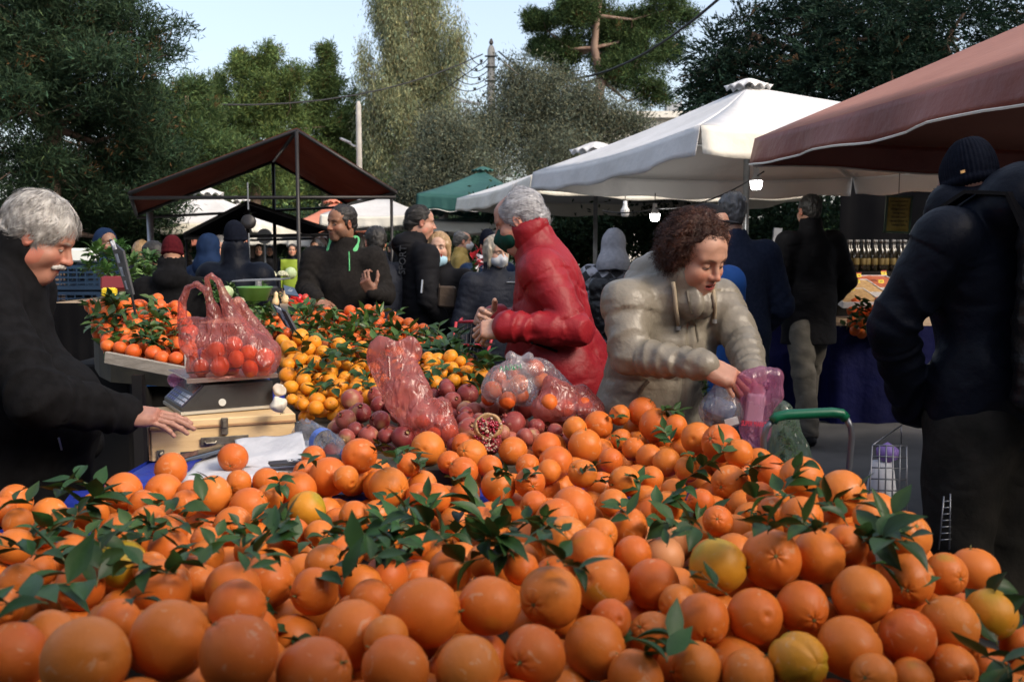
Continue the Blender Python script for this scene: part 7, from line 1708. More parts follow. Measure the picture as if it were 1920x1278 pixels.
# green handled trolley at the right
Yg = 2.55
def PG(x, y, d=0): return W(x, y, Yg + d)
GC = empty('shopping_trolley', (PG(1515, 800).x, Yg, 0), 'shopping trolley with a thick green handle in front of the beige coat', 'cart')
tubes('handle', [[PG(1448, 790), PG(1456, 781), PG(1475, 777), PG(1560, 773), PG(1578, 775), PG(1586, 784)]], .0135, 'handle_green', GC, 12)
tubes('frame', [[PG(1449, 788), PG(1438, 800), PG(1432, 820), PG(1432, 880), PG(1440, 1000), PG(1450, 1150)], [PG(1586, 782), PG(1595, 800), PG(1597, 820), PG(1590, 900), PG(1585, 1150)]], .0085, 'wire_grey', GC, 10)
g1 = W(1475, 840, 2.75)
for k in range(9): vput('bunch2', 'bunch_of_greens', 'bunch of pale green lettuce inside the clear green bag in the trolley', 'greens', 1478 + (k % 3 - 1) * 12, 780 + k * 14, 2.75, 17, 'greens in the trolley bag', sc=(.9, .7, 1.3))
bag('produce_bag', 'clear greenish bag of leafy greens hanging in the green handled trolley', [((1465, 775, 2.75), (1480, 860, 2.75), 24, 34, .8), ((1450, 755, 2.75), (1470, 790, 2.75), 8, 20, .8), ((1480, 850, 2.75), (1490, 960, 2.75), 34, 36, .8)], 'film_green', seed=21, crease=.005)
# lettuce in green behind the coat front
for k in range(4): vput('bunch2', 'bunch_of_greens', 'yellow green leaves between the beige coat and the white bag', 'greens', 1318 + k * 3, 715 + k * 18, 2.95, 15, 'yellow green leaves beside the beige coat', sc=(.7, .7, 1.4))
# the white bag with a dark packet, and the pink bag
packet_ = MB().box((0, 0, 0), (.085, .05, .06), rot=(.1, .35, .3), bev=.012).build('dark_packet', mat('navy_pack', (.03, .05, .12), (.08, .11, .22), scale=30, rough=.2)); packet_.location = W(1350, 765, 2.72); tag(packet_, 'dark blue packet inside the white bag held by the woman', 'packet')
wb = bag('carrier_bag', 'clear white bag with a dark blue packet held up by the woman in beige', [((1352, 715, 2.70), (1352, 760, 2.72), 12, 34, .7), ((1340, 770, 2.72), (1368, 775, 2.72), 28, 28, .8)], 'film_white', seed=23, crease=.0045)
MB().box(W(1372, 790, 2.655), (.036, .0015, .022), rot=(.2, -.3, -.1)).build('price_label', MATS['paper'], wb)
pb = bag('carrier_bag', 'bright pink carrier bag with red lettering hanging from the fingers of the woman in beige', [((1408, 722, 2.70), (1415, 800, 2.72), 22, 26, .6), ((1400, 712, 2.7), (1425, 705, 2.7), 14, 10, .8), ((1430, 700, 2.7), (1455, 705, 2.7), 9, 9, 1), ((1455, 705, 2.7), (1452, 740, 2.7), 9, 10, 1), ((1452, 740, 2.7), (1430, 760, 2.71), 9, 16, .8), ((1415, 800, 2.72), (1418, 815, 2.72), 27, 22, .8)], 'film_pink', subs=[((1436, 722, 2.7), (1436, 728, 2.7), 7, 7)], seed=25, crease=.005)
text('SUPER MARKET', .020, frame(W(1416, 795, 2.655), (1, 0, -.08), (0, .05, 1)), MATS['red_text'], 'print', pb, extrude=.0003, wfac=.55)
MB().box(W(1415, 765, 2.72), (.05, .02, .08), rot=(0, .1, 0), bev=.012).build('contents', MATS['white_disc'], pb)
# wire cart by the man in the beanie
a = W(1640, 830, 2.55); b = W(1690, 800, 2.8)
WC2 = empty('wire_cart', (a.x, 2.5, 0), 'light wire shopping cart with a white bag beside the man in the beanie', 'cart')
def cg(x, y, d=0): return W(x, y, 2.6 + d)
lst = [[cg(1636, 834), cg(1690, 797, .25)], [cg(1636, 834), cg(1628, 950), cg(1632, 1010)], [cg(1636, 834), cg(1700, 836, .0)], [cg(1690, 797, .25), cg(1690, 832, .25)], [cg(1700, 836), cg(1700, 1010)], [cg(1632, 1010), cg(1700, 1010)]]
for k in range(1, 9): lst.append([cg(1636 - k, 834 + k * 21), cg(1700, 836 + k * 21)])
for k in range(1, 5): lst.append([cg(1636 + k * 13, 834), cg(1632 + k * 13, 1010)])
lst += [[cg(1770, 930), cg(1760, 1030)], [cg(1782, 925), cg(1780, 1030)]] + [[cg(1768 - k, 940 + k * 12), cg(1783, 938 + k * 12)] for k in range(7)]
tubes('wire_basket', lst, .0022, 'wire_grey', WC2, 5)
MB().tube([cg(1655, 865, .08), cg(1652, 920, .08), cg(1655, 990, .08)], [.028, .04, .05], 14).build('white_bag', MATS['paper'], WC2, smooth=True)
MB().lathe([(0, -.03), (.028, -.015), (.03, .01), (0, .03)], cg(1664, 848, .08), 16).build('lilac_package', MATS['lilac'], WC2, smooth=True)

# ---- right hand stall under the parasols
a = W(1420, 615, 7.9); b = W(1600, 615, 7.9); zt = 1.0
counter('blue draped stall of dried fruit behind the walking man', W(1380, 600, 8.6).x, W(1560, 600, 8.6).x, 8.5, 10.2, W(1450, 605, 8.6).z)
z2 = W(1640, 612, 8.15).z; counter('blue draped stall of dark tangerines and nuts beside the man in the beanie', W(1562, 600, 8.2).x, 4.9, 8.2, 9.4, z2)
def tray(label, px, py, Y, w_, d_, fill, rz=0, group='trays of dried fruit on the right stalls'):
    c = W(px, py, Y); root = empty('display_tray', c, label, 'tray', None, 0); M3 = Matrix.Rotation(rz, 3, 'Z') @ Matrix.Rotation(.22, 3, 'X')
    mb = MB(); 
    for o_, d3 in (((0, 0, -.02), (w_, d_, .01)), ((-w_ / 2, 0, 0), (.01, d_, .05)), ((w_ / 2, 0, 0), (.01, d_, .05)), ((0, -d_ / 2, 0), (w_, .01, .05)), ((0, d_ / 2, 0), (w_, .01, .05))): mb.box(c + M3 @ Vector(o_), d3, rot=M3)
    mb.build('tray_box', MATS['cellophane'], root)
    rs = np.random.RandomState(int(px)); n = 14; rows = [[c + M3 @ Vector((-w_ / 2 + w_ * i / (n - 1), -d_ / 2 + d_ * j / (n - 1), .012 + rs.rand() * .012)) for i in range(n)] for j in range(n)]
    f_ = MB().grid(rows).build('filling', MATS[fill], root, smooth=True); f_['kind'] = 'stuff'; return c
lab_ = ['tray of pale nuts nearest the walking man left shoulder', 'tray of reddish dried fruit at the back left of the right stall', 'tray of light dried fruit right of the walking man', 'tray of orange dried fruit, second right of the walking man', 'front tray of dried fruit above the blue cloth', 'tray of figs at the far left end of the blue stall']
tg = []
for i, (x, y, Y, w_, fl) in enumerate([(1440, 545, 9.0, .5, 'dried'), (1440, 530, 9.6, .5, 'dried_red'), (1592, 540, 8.8, .48, 'dried'), (1632, 532, 9.1, .46, 'dried_red'), (1600, 558, 8.45, .34, 'dried'), (1430, 565, 8.7, .5, 'dried_red')]): tray(lab_[i], x, y, Y, w_, .45, fl, .05)
mb = None
for i, (x, y, Y) in enumerate([(1445, 532, 8.9), (1422, 560, 8.5), (1445, 562, 8.5), (1462, 562, 8.5), (1580, 550, 8.25), (1597, 541, 8.5), (1607, 527, 8.8), (1657, 512, 9.1), (1652, 527, 8.85), (1610, 516, 9.1)]):
    c = W(x, y, Y); root = empty('price_tag', c, 'small yellow price tag standing in the trays of dried fruit', 'price tag', 'yellow price tags on the right stalls')
    MB().box(c, (.058, .004, .034), rot=(-.3, 0, .05 * i)).build('card', MATS['yellow_tag'], root); MB().box(c + Vector((0, -.003, .020)), (.06, .003, .006), rot=(-.3, 0, .05 * i)).build('red_edge', MATS['tag_red'], root)
    text('%d.%d0' % (3 + i % 5, i % 9), .020, frame(c + Vector((0, -.005, -.003)), (1, .05 * i, 0), (0, .3, 1)), MATS['board_black'], 'writing', root, .0003)
for i, (x, y) in enumerate([(1425, 590), (1448, 592), (1470, 590)]):
    c = W(x, y, 8.3); root = empty('lidded_box', c, ('left', 'middle', 'right')[i] + ' lidded dark fruit box with teal clip at the edge of the blue stall', 'box'); MB().box(c, (.11, .12, .13), bev=.01).build('box_body', MATS['bottle_dark'], root); MB().tube([c + Vector((-.03, -.065, .045)), c + Vector((.03, -.065, .045)), c + Vector((.03, -.065, .075)), c + Vector((-.03, -.065, .075))], .005, 5, closed=True).build('clip', mat('teal', (.02, .30, .28), rough=.4), root)
heap([(1592, 572), (1610, 560), (1660, 565), (1680, 600), (1670, 622), (1594, 620)], lambda x, y: 8.08 + (620 - y) * .004, .038, .044, 34, TA, 'tangerine', 'tangerine', 'dark tangerine in the shaded heap on the right stall', 'tangerines in the shade on the right stall', 15)
scatter_sprigs([(1594, 585), (1660, 565), (1680, 615), (1594, 620)], lambda x, y: 8.03, 26, SD, 'sprig of dark leaves among the shaded tangerines of the right stall', 'leaf sprigs on the right stall', 16, 1.4)
# bottles
btm = MB(); btm.lathe([(0, 0), (.033, 0), (.036, .01), (.036, .17), (.028, .20), (.013, .225), (.012, .27), (0, .27)], (0, 0, 0), 14, 0); btm.lathe([(.0, .268), (.0145, .268), (.0145, .295), (0, .297)], (0, 0, 0), 12, 1); btm.lathe([(.0365, .06), (.0368, .061), (.0368, .12), (.0365, .121)], (0, 0, 0), 14, 2)
me = bpy.data.meshes.new('bottle'); me.from_pydata([tuple(v) for v in btm.v], [], btm.f); me.update()
for q in ('bottle_dark', 'cap_grey', 'label_tan'): me.materials.append(MATS[q])
me.polygons.foreach_set('material_index', btm.m); me.polygons.foreach_set('use_smooth', [True] * len(me.polygons))
zsh = W(1640, 508, 9.5).z
for r_ in range(2):
    for k in range(13):
        o = bpy.data.objects.new('bottle', me); COL.objects.link(o); o.location = (W(1590 + k * 11.5, 500, 9.5).x + .01 * (k % 3), 9.5 + .14 * r_, zsh); tag(o, 'dark glass bottle with pale cap on the shelf at the back of the right stall', 'bottle', 'bottles on the shelf of the right stall')
sh = empty('bottle_shelf', (W(1650, 508, 9.5).x, 9.55, 0), 'dark shelf carrying the row of bottles', 'shelf'); MB().box((W(1650, 508, 9.5).x + .1, 9.57, zsh - .02), (1.3, .4, .035)).build('shelf_board', MATS['wall_dark'], sh); MB().box((W(1650, 508, 9.5).x + .1, 9.7, zsh / 2 - .02), (1.25, .1, zsh - .05)).build('shelf_support', MATS['wall_dark'], sh)
# dark back sheet of the stall
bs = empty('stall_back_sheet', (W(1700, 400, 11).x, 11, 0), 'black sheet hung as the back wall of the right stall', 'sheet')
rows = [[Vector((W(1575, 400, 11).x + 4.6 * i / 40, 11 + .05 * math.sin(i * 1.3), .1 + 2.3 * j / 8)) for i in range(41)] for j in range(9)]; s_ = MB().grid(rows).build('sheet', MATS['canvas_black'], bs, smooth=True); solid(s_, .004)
# framed gilded notice
c = W(1684, 402, 6.9); NB = empty('framed_notice', c, 'small gold notice board in a dark frame hanging at the back of the right stall', 'sign')
w_, h_ = 44 * MPP(6.9), 66 * MPP(6.9); Rr = Euler((0, .04, -.1)).to_matrix(); MB().box(c, (w_, .012, h_), rot=Rr).build('notice', MATS['gold'], NB)
mb = MB()
for o_, d3 in (((0, 0, h_ / 2), (w_ + .02, .02, .014)), ((0, 0, -h_ / 2), (w_ + .02, .02, .014)), ((w_ / 2, 0, 0), (.014, .02, h_)), ((-w_ / 2, 0, 0), (.014, .02, h_))): mb.box(c + Rr @ Vector(o_), d3, rot=Rr)
mb.build('frame', mat('frame_green', (.02, .05, .03), rough=.3), NB)
MB().tube([c + Vector((0, 0, h_ / 2)), (c.x, c.y, 2.4)], .003, 5).build('cord', MATS['cable'], NB)
for k in range(7): text('ΤΙΜΟΚΑΤΑΛΟΓΟΣ'[:13 - (k * 3) % 5], .018, frame(c + Vector((0, -.010, h_ * (.36 - .11 * k))), (1, -.1, -.04), (.04, 0, 1)), MATS['bottle_dark'], 'writing', NB, .0003, wfac=.8)
# open door / window of the white van-like frame behind the navy sweater
c = W(1452, 470, 12.5); dr = empty('white_door', (c.x, 12.5, 0), 'narrow white door leaf showing behind the walking man', 'door'); MB().box((c.x, 12.5, 1.35), (.10, .05, .9), rot=(0, .08, 0)).build('leaf', MATS['metal_white'], dr)
# road bits: fallen leaves and scraps
rs = np.random.RandomState(31)
for k in range(26):
    x, y = rs.uniform(-1.9, -.9), rs.uniform(3.2, 9)
    putsprig((x, y, .012), SD, 'fallen green leaf sprig on the road behind the stall', 'fallen leaf sprigs on the road', rs, 1.0, .1)
# ================================================================ CLOTHES AND PEOPLE
mat('fleece_black', (.0045, .0045, .005), (.008, .008, .009), scale=40, spec=.10, rough=.95, bump=.5, bscale=240, crease=0.35, cscale=6)
mat('fleece_grey', (.011, .010, .0095), (.018, .016, .015), scale=60, spec=.10, rough=.95, bump=.6, bscale=260, crease=0.3, cscale=7)
mat('coat_black', (.0055, .0055, .007), (.010, .010, .012), scale=9, spec=.10, rough=.75, bump=.2, bscale=40, crease=0.5, cscale=7)
mat('nylon_black', (.006, .006, .007), (.010, .010, .011), scale=12, rough=.34, bump=.7, bscale=16, spec=.35)
mat('puffer_beige', (.185, .162, .126), (.235, .208, .165), scale=5, rough=.40, bump=.45, bscale=22, spec=.4, detail=7, crease=0.45, cscale=8)
mat('puffer_red', (.20, .006, .011), (.26, .010, .016), scale=5, rough=.50, bump=.40, bscale=22, spec=.28, detail=7, crease=0.45, cscale=7)
mat('quilt_navy', (.011, .013, .021), (.018, .021, .030), scale=14, spec=.10, rough=.6, bump=.5, bscale=45, crease=0.4, cscale=9)
mat('knit_navy', (.018, .024, .045), (.026, .033, .058), scale=50, spec=.10, rough=.9, bump=.5, bscale=200, crease=0.25, cscale=6)
mat('jacket_dark_navy', (.003, .004, .008), (.005, .007, .013), scale=8, spec=.10, rough=.5, bump=.4, bscale=30, crease=0.5, cscale=6)
mat('jacket_blue', (.006, .015, .042), (.009, .021, .055), scale=8, spec=.10, rough=.6, bump=.3, bscale=30)
mat('mustard', (.28, .20, .06), (.36, .27, .10), scale=20, spec=.10, rough=.9, bump=.4, bscale=90)
mat('green_jacket', (.14, .24, .08), (.2, .32, .12), scale=10, spec=.10, rough=.7); mat('vest_yellow', (.24, .33, .04), spec=.10, rough=.5); mat('reflective', (.6, .62, .62), spec=.10, rough=.3)
mat('hood_grey', (.28, .28, .30), (.34, .34, .36), scale=40, spec=.10, rough=.9, bump=.4, bscale=160)
mat('beanie_navy', (.003, .004, .009), (.006, .008, .015), scale=60, spec=.10, rough=.95, bump=.6, bscale=200); mat('beanie_red', (.045, .004, .007), (.065, .007, .010), scale=60, spec=.10, rough=.95, bump=.5, bscale=200); mat('hood_blue', (.006, .016, .045), (.009, .022, .060), scale=20, spec=.10, rough=.8)
mat('trousers_dark', (.020, .020, .022), (.03, .03, .032), scale=20, spec=.10, rough=.85); mat('jeans', (.014, .026, .065), (.024, .040, .09), scale=40, spec=.10, rough=.85, bump=.3, bscale=160)
mat('jeans_light', (.05, .08, .12), (.08, .11, .15), scale=30, spec=.10, rough=.85, bump=.3, bscale=160); mat('trousers_grey', (.105, .097, .082), (.145, .133, .112), scale=14, spec=.10, rough=.8, bump=.3, bscale=30, crease=0.5, cscale=7); mat('cargo', (.018, .017, .014), (.030, .027, .022), scale=12, spec=.10, rough=.85, bump=.4, bscale=30, crease=0.5, cscale=6)
mat('shoe_dark', (.015, .015, .017), spec=.10, rough=.5); mat('shoe_red', (.4, .03, .03), spec=.10, rough=.5); mat('sole', (.4, .4, .4), spec=.10, rough=.6)
mat('hair_white', (.50, .48, .45), (.26, .24, .22), scale=30, rough=.42, stretch=(3, .6, 1)); mat('hair_whiteb', (.46, .46, .48), (.30, .30, .32), scale=30, rough=.42, stretch=(3, .6, 1)); mat('hair_dark', (.009, .008, .007), (.018, .015, .013), scale=30, rough=.6, bump=.6, bscale=160, stretch=(3, .6, 1))
mat('hair_brown', (.026, .009, .005), (.062, .022, .011), scale=24, rough=.5, spec=.25); mat('hair_salt', (.05, .048, .046), (.12, .115, .11), scale=30, rough=.4); mat('hair_blonde', (.26, .155, .07), (.38, .25, .125), scale=30, rough=.4, stretch=(3, 3, .5)); mat('hair_greyblonde', (.30, .25, .18), (.42, .37, .29), scale=30, rough=.45, stretch=(3, 3, .5))
mat('mask_green', (.008, .050, .036), (.010, .060, .044), scale=30, spec=.10, rough=.7, bump=.2, bscale=120); mat('mask_grey', (.42, .44, .47), (.48, .5, .53), scale=30, spec=.10, rough=.7, bump=.2, bscale=120); mat('mask_blue', (.35, .55, .68), spec=.10, rough=.7)
mat('lining_green', (.09, .36, .15), (.12, .42, .18), scale=20, spec=.10, rough=.7); mat('leather_brown', (.055, .040, .030), (.085, .062, .046), scale=9, spec=.10, rough=.45, bump=.4, bscale=40); mat('zip', (.45, .45, .45), rough=.3, metal=.8); mat('print_grey', (.045, .048, .055), spec=.10, rough=.6); mat('bag_black_soft', (.008, .008, .009), spec=.10, rough=.4)
mat('cord_beige', (.34, .28, .20), spec=.10, rough=.8); mat('shirt_red', (.20, .012, .018), spec=.10, rough=.8); mat('shirt_blue', (.01, .05, .20), spec=.10, rough=.7)
# plaid for the hooded shopper
m = bpy.data.materials.new('plaid'); m.use_nodes = True; MATS['plaid'] = m; nt = m.node_tree; N = nt.nodes; L = nt.links; tc = N.new('ShaderNodeTexCoord'); mp = N.new('ShaderNodeMapping'); mp.inputs['Rotation'].default_value = (.4, .6, .7); L.new(tc.outputs['Object'], mp.inputs[0])
ck = N.new('ShaderNodeTexChecker'); ck.inputs['Scale'].default_value = 16; ck.inputs['Color1'].default_value = (.40, .40, .44, 1); ck.inputs['Color2'].default_value = (.025, .025, .03, 1); L.new(mp.outputs[0], ck.inputs['Vector'])
c2_ = N.new('ShaderNodeTexNoise'); c2_.inputs['Scale'].default_value = 14; L.new(mp.outputs[0], c2_.inputs['Vector']); mx = N.new('ShaderNodeMix'); mx.data_type = 'RGBA'; mx.blend_type = 'MULTIPLY'; mx.inputs[0].default_value = .7; L.new(ck.outputs[0], mx.inputs[6]); rr_ = N.new('ShaderNodeValToRGB'); rr_.color_ramp.elements[0].position = .4; rr_.color_ramp.elements[1].position = .55; L.new(c2_.outputs['Fac'], rr_.inputs[0]); L.new(rr_.outputs[0], mx.inputs[7]); L.new(mx.outputs[2], N['Principled BSDF'].inputs['Base Color']); N['Principled BSDF'].inputs['Roughness'].default_value = .8

def bodyframe(f): return f['Mb']
def onbody(f, pts): return [f['Mb'] @ Vector(p) for p in pts]
def strip(name, f, pts, w_, th, m, parent=None, up=(0, 1, 0)):
    """flat band through body-frame points"""
    P_ = onbody(f, pts); mb = MB(); V = []; Fc = []
    U = (f['Mb'].to_3x3() @ Vector(up)).normalized()
    for i, p in enumerate(P_):
        t = (P_[min(i + 1, len(P_) - 1)] - P_[max(i - 1, 0)]).normalized(); s_ = t.cross(U).normalized(); n_ = s_.cross(t)
        V += [p + s_ * w_ / 2 + n_ * th / 2, p - s_ * w_ / 2 + n_ * th / 2, p - s_ * w_ / 2 - n_ * th / 2, p + s_ * w_ / 2 - n_ * th / 2]
    k = len(P_)
    for i in range(k - 1):
        for j in range(4): Fc.append((i * 4 + j, i * 4 + (j + 1) % 4, (i + 1) * 4 + (j + 1) % 4, (i + 1) * 4 + j))
    Fc += [(3, 2, 1, 0), tuple(range(4 * k - 4, 4 * k))]
    return mesh_obj(name, V, Fc, MATS[m], parent or f['body'], smooth=False)
def loc_body(pos, yaw, H, p, z0=0):      # world -> body frame
    M = Matrix.Translation((pos[0], pos[1], z0)) @ Matrix.Rotation(yaw, 4, 'Z') @ Matrix.Scale(H / 1.75, 4); return tuple(M.inverted() @ Vector(p))
SKIN = (.42, .22, .15)
def dirb(_, yaw, v): return tuple(Matrix.Rotation(-yaw, 3, 'Z') @ Vector(v))      # world direction -> body frame
def fx(px, Y): return (W(px, 465, Y).x, Y)

# A: white haired seller at the left
pos = fx(-46, 2.82); yaw = R(-80); H = 1.775
lb_ = lambda p, z0=0: loc_body(pos, yaw, H, p, z0)
eR = lb_(W(70, 745, 2.50)); wR = lb_(W(232, 776, 2.70)); eL = (-.27, .02, 1.10); wL = (-.20, .22, .93)
f = person('white haired seller with moustache in a black fleece resting his hand on the case', pos, yaw, H,
    head=dict(skin=(0.400, 0.188, 0.128), handskin=(0.352, 0.180, 0.132), fat=.008, jaw=1.1, nose=1.25, brow=(.42, .37, .32), wrinkle=.5, lids=.45), hair=dict(kind='short', col='hair_white', t=.013, hair_t=.013, strands=9500, hairline=.074, slen=1.25, lift=.8, flow=(.25, -.5, -.5), swirl=.9, wave=1.8, hair_n=.009),
    top=dict(col='fleece_black', hem=.80, bulk=1.16, ar=1.15, belly=.10, fold=.011, collar=.05, sw=.20, cr=1.25, fl=.9), legs=dict(r=1.15), arms=(eR, wR, eL, wL), lean=(0, .08, -.01), headrot=(R(-30), 0, R(0)), hoff=(0, .055, -.065), near=3,
    hands=(dict(dir=dirb(0, R(-80), (.96, .12, -.10)), back=dirb((0, 0), R(-80), (.1, -.30, 1)), curl=(.16, .17, .2, .26), thumb=.15), False), seed=1)
fA = f
ms = SDF((-.05, .06, -.09), (.05, .14, -.03), .0025); ms.cap((-.032, .086, -.062), (0, .103, -.0505), .0075, .0095, k=.004); ms.cap((.032, .086, -.062), (0, .103, -.0505), .0075, .0095, k=.004); V, Q = ms.mesh(); V = V + vnormals(V, Q) * (sines(V, 400, 2, stretch=(1.5, 1, .4)) * .0012)[:, None]
mesh_obj('moustache', xf(xf(V, f['Mh']), f['Mb']), Q, MATS['hair_white'], f['body'])
mb = MB(); mb.tube([on(f['jk'], 131, 572), on(f['jk'], 140, 600)], .003, 6); mb.build('zip_pull', MATS['zip'], f['jk'])
mb = MB(); mb.tube([on(f['jk'], 108, 820), on(f['jk'], 114, 842)], .003, 6); mb.build('pocket_zip', MATS['zip'], f['jk'])

# B: woman in the beige puffer
pos = fx(1216, 3.12); yaw = R(180 + 28); H = 1.75
lb_ = lambda p, z0=0: loc_body(pos, yaw, H, p, z0)
eR = lb_(W(1180, 668, 2.86)); wR = lb_(W(1322, 684, 2.72)); eL = lb_(W(1392, 640, 2.95)); wL = lb_(W(1408, 702, 2.78))
vs = lambda V: V[:, 0] * .9 + V[:, 2] * 0 + .012 * np.sin(V[:, 2] * 20) + np.where(V[:, 1] > 0, 0, 9)
f = person('woman with curly brown hair in a shiny beige puffer coat picking fruit', pos, yaw, H,
    head=dict(skin=(0.448, 0.240, 0.164), handskin=(0.416, 0.216, 0.152), lip=(.42, .09, .08), brow=(.10, .05, .03), lids=.9, open=.004, wrinkle=.25, nose=.95), hair=dict(kind='curly', col='hair_brown', strands=6500),
    top=dict(col='puffer_beige', hem=.60, bulk=.97, ar=.92, quilt=.165, qamp=.012, qarm=.15, fold=.009, front=1, hood=.95, collar=.06, cr=1.1, hemw=1.06, sw=.175), legs=dict(col='trousers_dark'), arms=(eR, wR, eL, wL), lean=(0, .15, -.035), headrot=(R(-26), 0, R(8)), hoff=(0, .055, -.070), near=3,
    hands=(dict(dir=dirb(0, R(208), (.88, -.15, -.42)), back=dirb(0, R(208), (.25, -.62, .75)), curl=(.15, .48, .66, .8), thumb=.6), dict(dir=dirb(0, R(208), (.2, -.3, -.9)), back=dirb(0, R(208), (.8, -.5, .1)), curl=(.8, .9, 1, 1), thumb=.5)), seed=2)
fB = f
for px0, px1, y0, y1 in ((1264, 1271, 527, 612), (1331, 1340, 530, 598)):
    o = MB(); P_ = [on(f['jk'], px0 + (px1 - px0) * q / 5, y0 + (y1 - y0) * q / 5, .007) for q in range(6)]; o.tube(P_, .0062, 8); d_ = o.build('drawstring', MATS['cord_beige'], f['jk'], smooth=True); MB().tube([P_[-1], P_[-1] + Vector((0, 0, -.012))], .0078, 8).build('cord_end', MATS['zip'], d_)
o = MB(); o.tube([on(f['jk'], x, y, .002) for x, y in ((1288, 545), (1292, 565), (1297, 585), (1303, 610), (1308, 640))], .0035, 6); o.build('zipper', MATS['brass_old'], f['jk'])
o = MB(); p_ = on(f['jk'], 1312, 540, .006); o.tube([p_, p_ - Vector((0, 0, .018))], .004, 6); o.build('zip_pull', MATS['zip'], f['jk'])
o = MB(); o.tube([on(f['jk'], x, y, .003) for x, y in ((1198, 738), (1206, 724), (1216, 712))], .006, 6); o.build('pocket_edge', MATS['leather_brown'], f['jk'])

# C: man in the red coat
pos = fx(1060, 3.98); yaw = R(86); H = 1.83
lb_ = lambda p, z0=0: loc_body(pos, yaw, H, p, z0)
eL = lb_(W(1078, 618, 3.72)); wL = lb_(W(948, 612, 3.68)); eR = (.27, .02, 1.12); wR = lb_(W(925, 600, 3.95))
def sm(a, b, c_): return lambda V: V[:, 2] - c_ - a * np.abs(V[:, 1]) - b * V[:, 1] + .01 * np.sin(V[:, 0] * 20)
f = person('grey haired man in a bright red padded coat wearing a dark green mask', pos, yaw, H,
    head=dict(skin=(0.416, 0.216, 0.152), handskin=(0.448, 0.264, 0.192), brow=(.35, .32, .30), wrinkle=.5, lids=.8, fat=.004, nose=1.1), hair=dict(kind='balding', col='hair_whiteb', hair_t=.011, strands=7000, slen=1.0, lift=.6, flow=(0, -1, -.2), swirl=.25, wave=.6, hairline=.090),
    top=dict(col='puffer_red', hem=.60, bulk=1.10, ar=1.04, fold=.010, collar=.065, cw=1.05, cr=1.4, belly=.045, hemw=.97, sw=.18, fl=1.02, chev=.75, quilt=.20, qamp=.013, qarm=.20), legs=dict(col='trousers_dark'), arms=(eR, wR, eL, wL), lean=(0, .10, -.01), headrot=(R(-22), 0, R(-6)), hoff=(0, .045, -.038), near=3,
    mask=dict(col='mask_green'), hands=(dict(curl=(.7, .8, .9, .9)), dict(dir=(.05, .95, -.15), back=(-.75, .1, .65), curl=(.75, .85, .95, 1.0), thumb=.7)), seed=3)
fC = f
o = MB(); P_ = [on(f['jk'], 997 + 8 * q, 641 + 3 * q, .003) for q in range(7)]; o.tube(P_, .0055, 6); o.build('pocket_zip', MATS['bag_black_soft'], f['jk'])

# D: dark haired seller
pos = fx(648, 6.5); yaw = R(180 - 6); H = 1.83
lb_ = lambda p, z0=0: loc_body(pos, yaw, H, p, z0)
eR = lb_(W(575, 545, 6.42)); wR = lb_(W(594, 560, 6.2)); eL = lb_(W(722, 552, 6.4)); wL = lb_(W(698, 549, 6.18))
f = person('dark haired bearded seller in a dark fleece with a green lined hood behind the tangerines', pos, yaw, H,
    head=dict(skin=(0.240, 0.116, 0.068), handskin=(0.216, 0.104, 0.068), brow=(.02, .015, .012), stubble=.55, lids=.5, jaw=1.05, gaze=-1, nose=1.15), hair=dict(kind='short', col='hair_dark', hair_t=.004, t=.004, strands=2200, slen=.30, lift=.7, hairline=.066),
    top=dict(col='fleece_grey', hem=.84, bulk=1.06, ar=1.12, fold=.010, collar=.035, sw=.19), legs=dict(), arms=(eR, wR, eL, wL), lean=(0, .05, 0), headrot=(R(-6), 0, R(-36)), near=2,
    hands=(dict(dir=dirb(0, R(174), (.62, -.35, -.55)), back=dirb(0, R(174), (.3, -.7, .6)), curl=(.4, .45, .5, .55)), dict(dir=dirb(0, R(174), (-.45, -.2, .75)), back=dirb(0, R(174), (-.3, -.85, -.2)), curl=(.75, .8, .9, .95), thumb=.6)), seed=4)
hd = SDF((-.2, -.2, 1.35), (.2, .2, 1.66), .006); nk = f['neck']; hd.cap(nk + np.array((-.075, .03, -.01)), nk + np.array((-.070, -.03, .065)), .028, .022, k=0); hd.cap(nk + np.array((.075, .03, -.01)), nk + np.array((.070, -.03, .065)), .028, .022, k=0); hd.cap(nk + np.array((-.07, -.03, .06)), nk + np.array((.07, -.03, .06)), .022, .022, k=.02)
V, Q = hd.mesh(); mesh_obj('hood_lining', xf(V, f['Mb']), Q, MATS['lining_green'], f['jk'])
o = MB(); o.tube([on(f['jk'], 654, 472), on(f['jk'], 655, 490), on(f['jk'], 655, 508)], .004, 6); o.build('zipper', MATS['lining_green'], f['jk'])

# E: man in black sports hoodie
pos = fx(780, 7.0); yaw = R(-62); H = 1.85
f = person('man with slicked back hair in a black sports hoodie and jeans, hand in pocket', pos, yaw, H,
    head=dict(skin=(0.400, 0.216, 0.152), lids=.4, jaw=1.2, nose=1.15, wrinkle=.3, fat=.003), hair=dict(kind='slick', col='hair_dark', hair_t=.005, t=.005, strands=2500, slen=1, lift=.12, flow=(0, -1, -.1), swirl=0, hairline=.070), top=dict(col='coat_black', hem=.80, bulk=1.10, ar=1.15, fold=.008, hood=.85, collar=.05), legs=dict(col='jeans', r=1.02),
    arms=((.27, -.03, 1.14), (.22, .14, .93), (-.27, -.03, 1.14), (-.22, .14, .93)), headrot=(R(-5), 0, R(-10)), near=2, seed=5)
a_, b_, c_ = on(f['jk'], 757, 512, .016), on(f['jk'], 757, 462, .016), on(f['jk'], 764, 487, .016); text('SPORT', .070, frame((a_ + b_) / 2, b_ - a_, (a_ + b_) / 2 - c_), MATS['print_grey'], 'print', f['jk'], .003, wfac=.95)
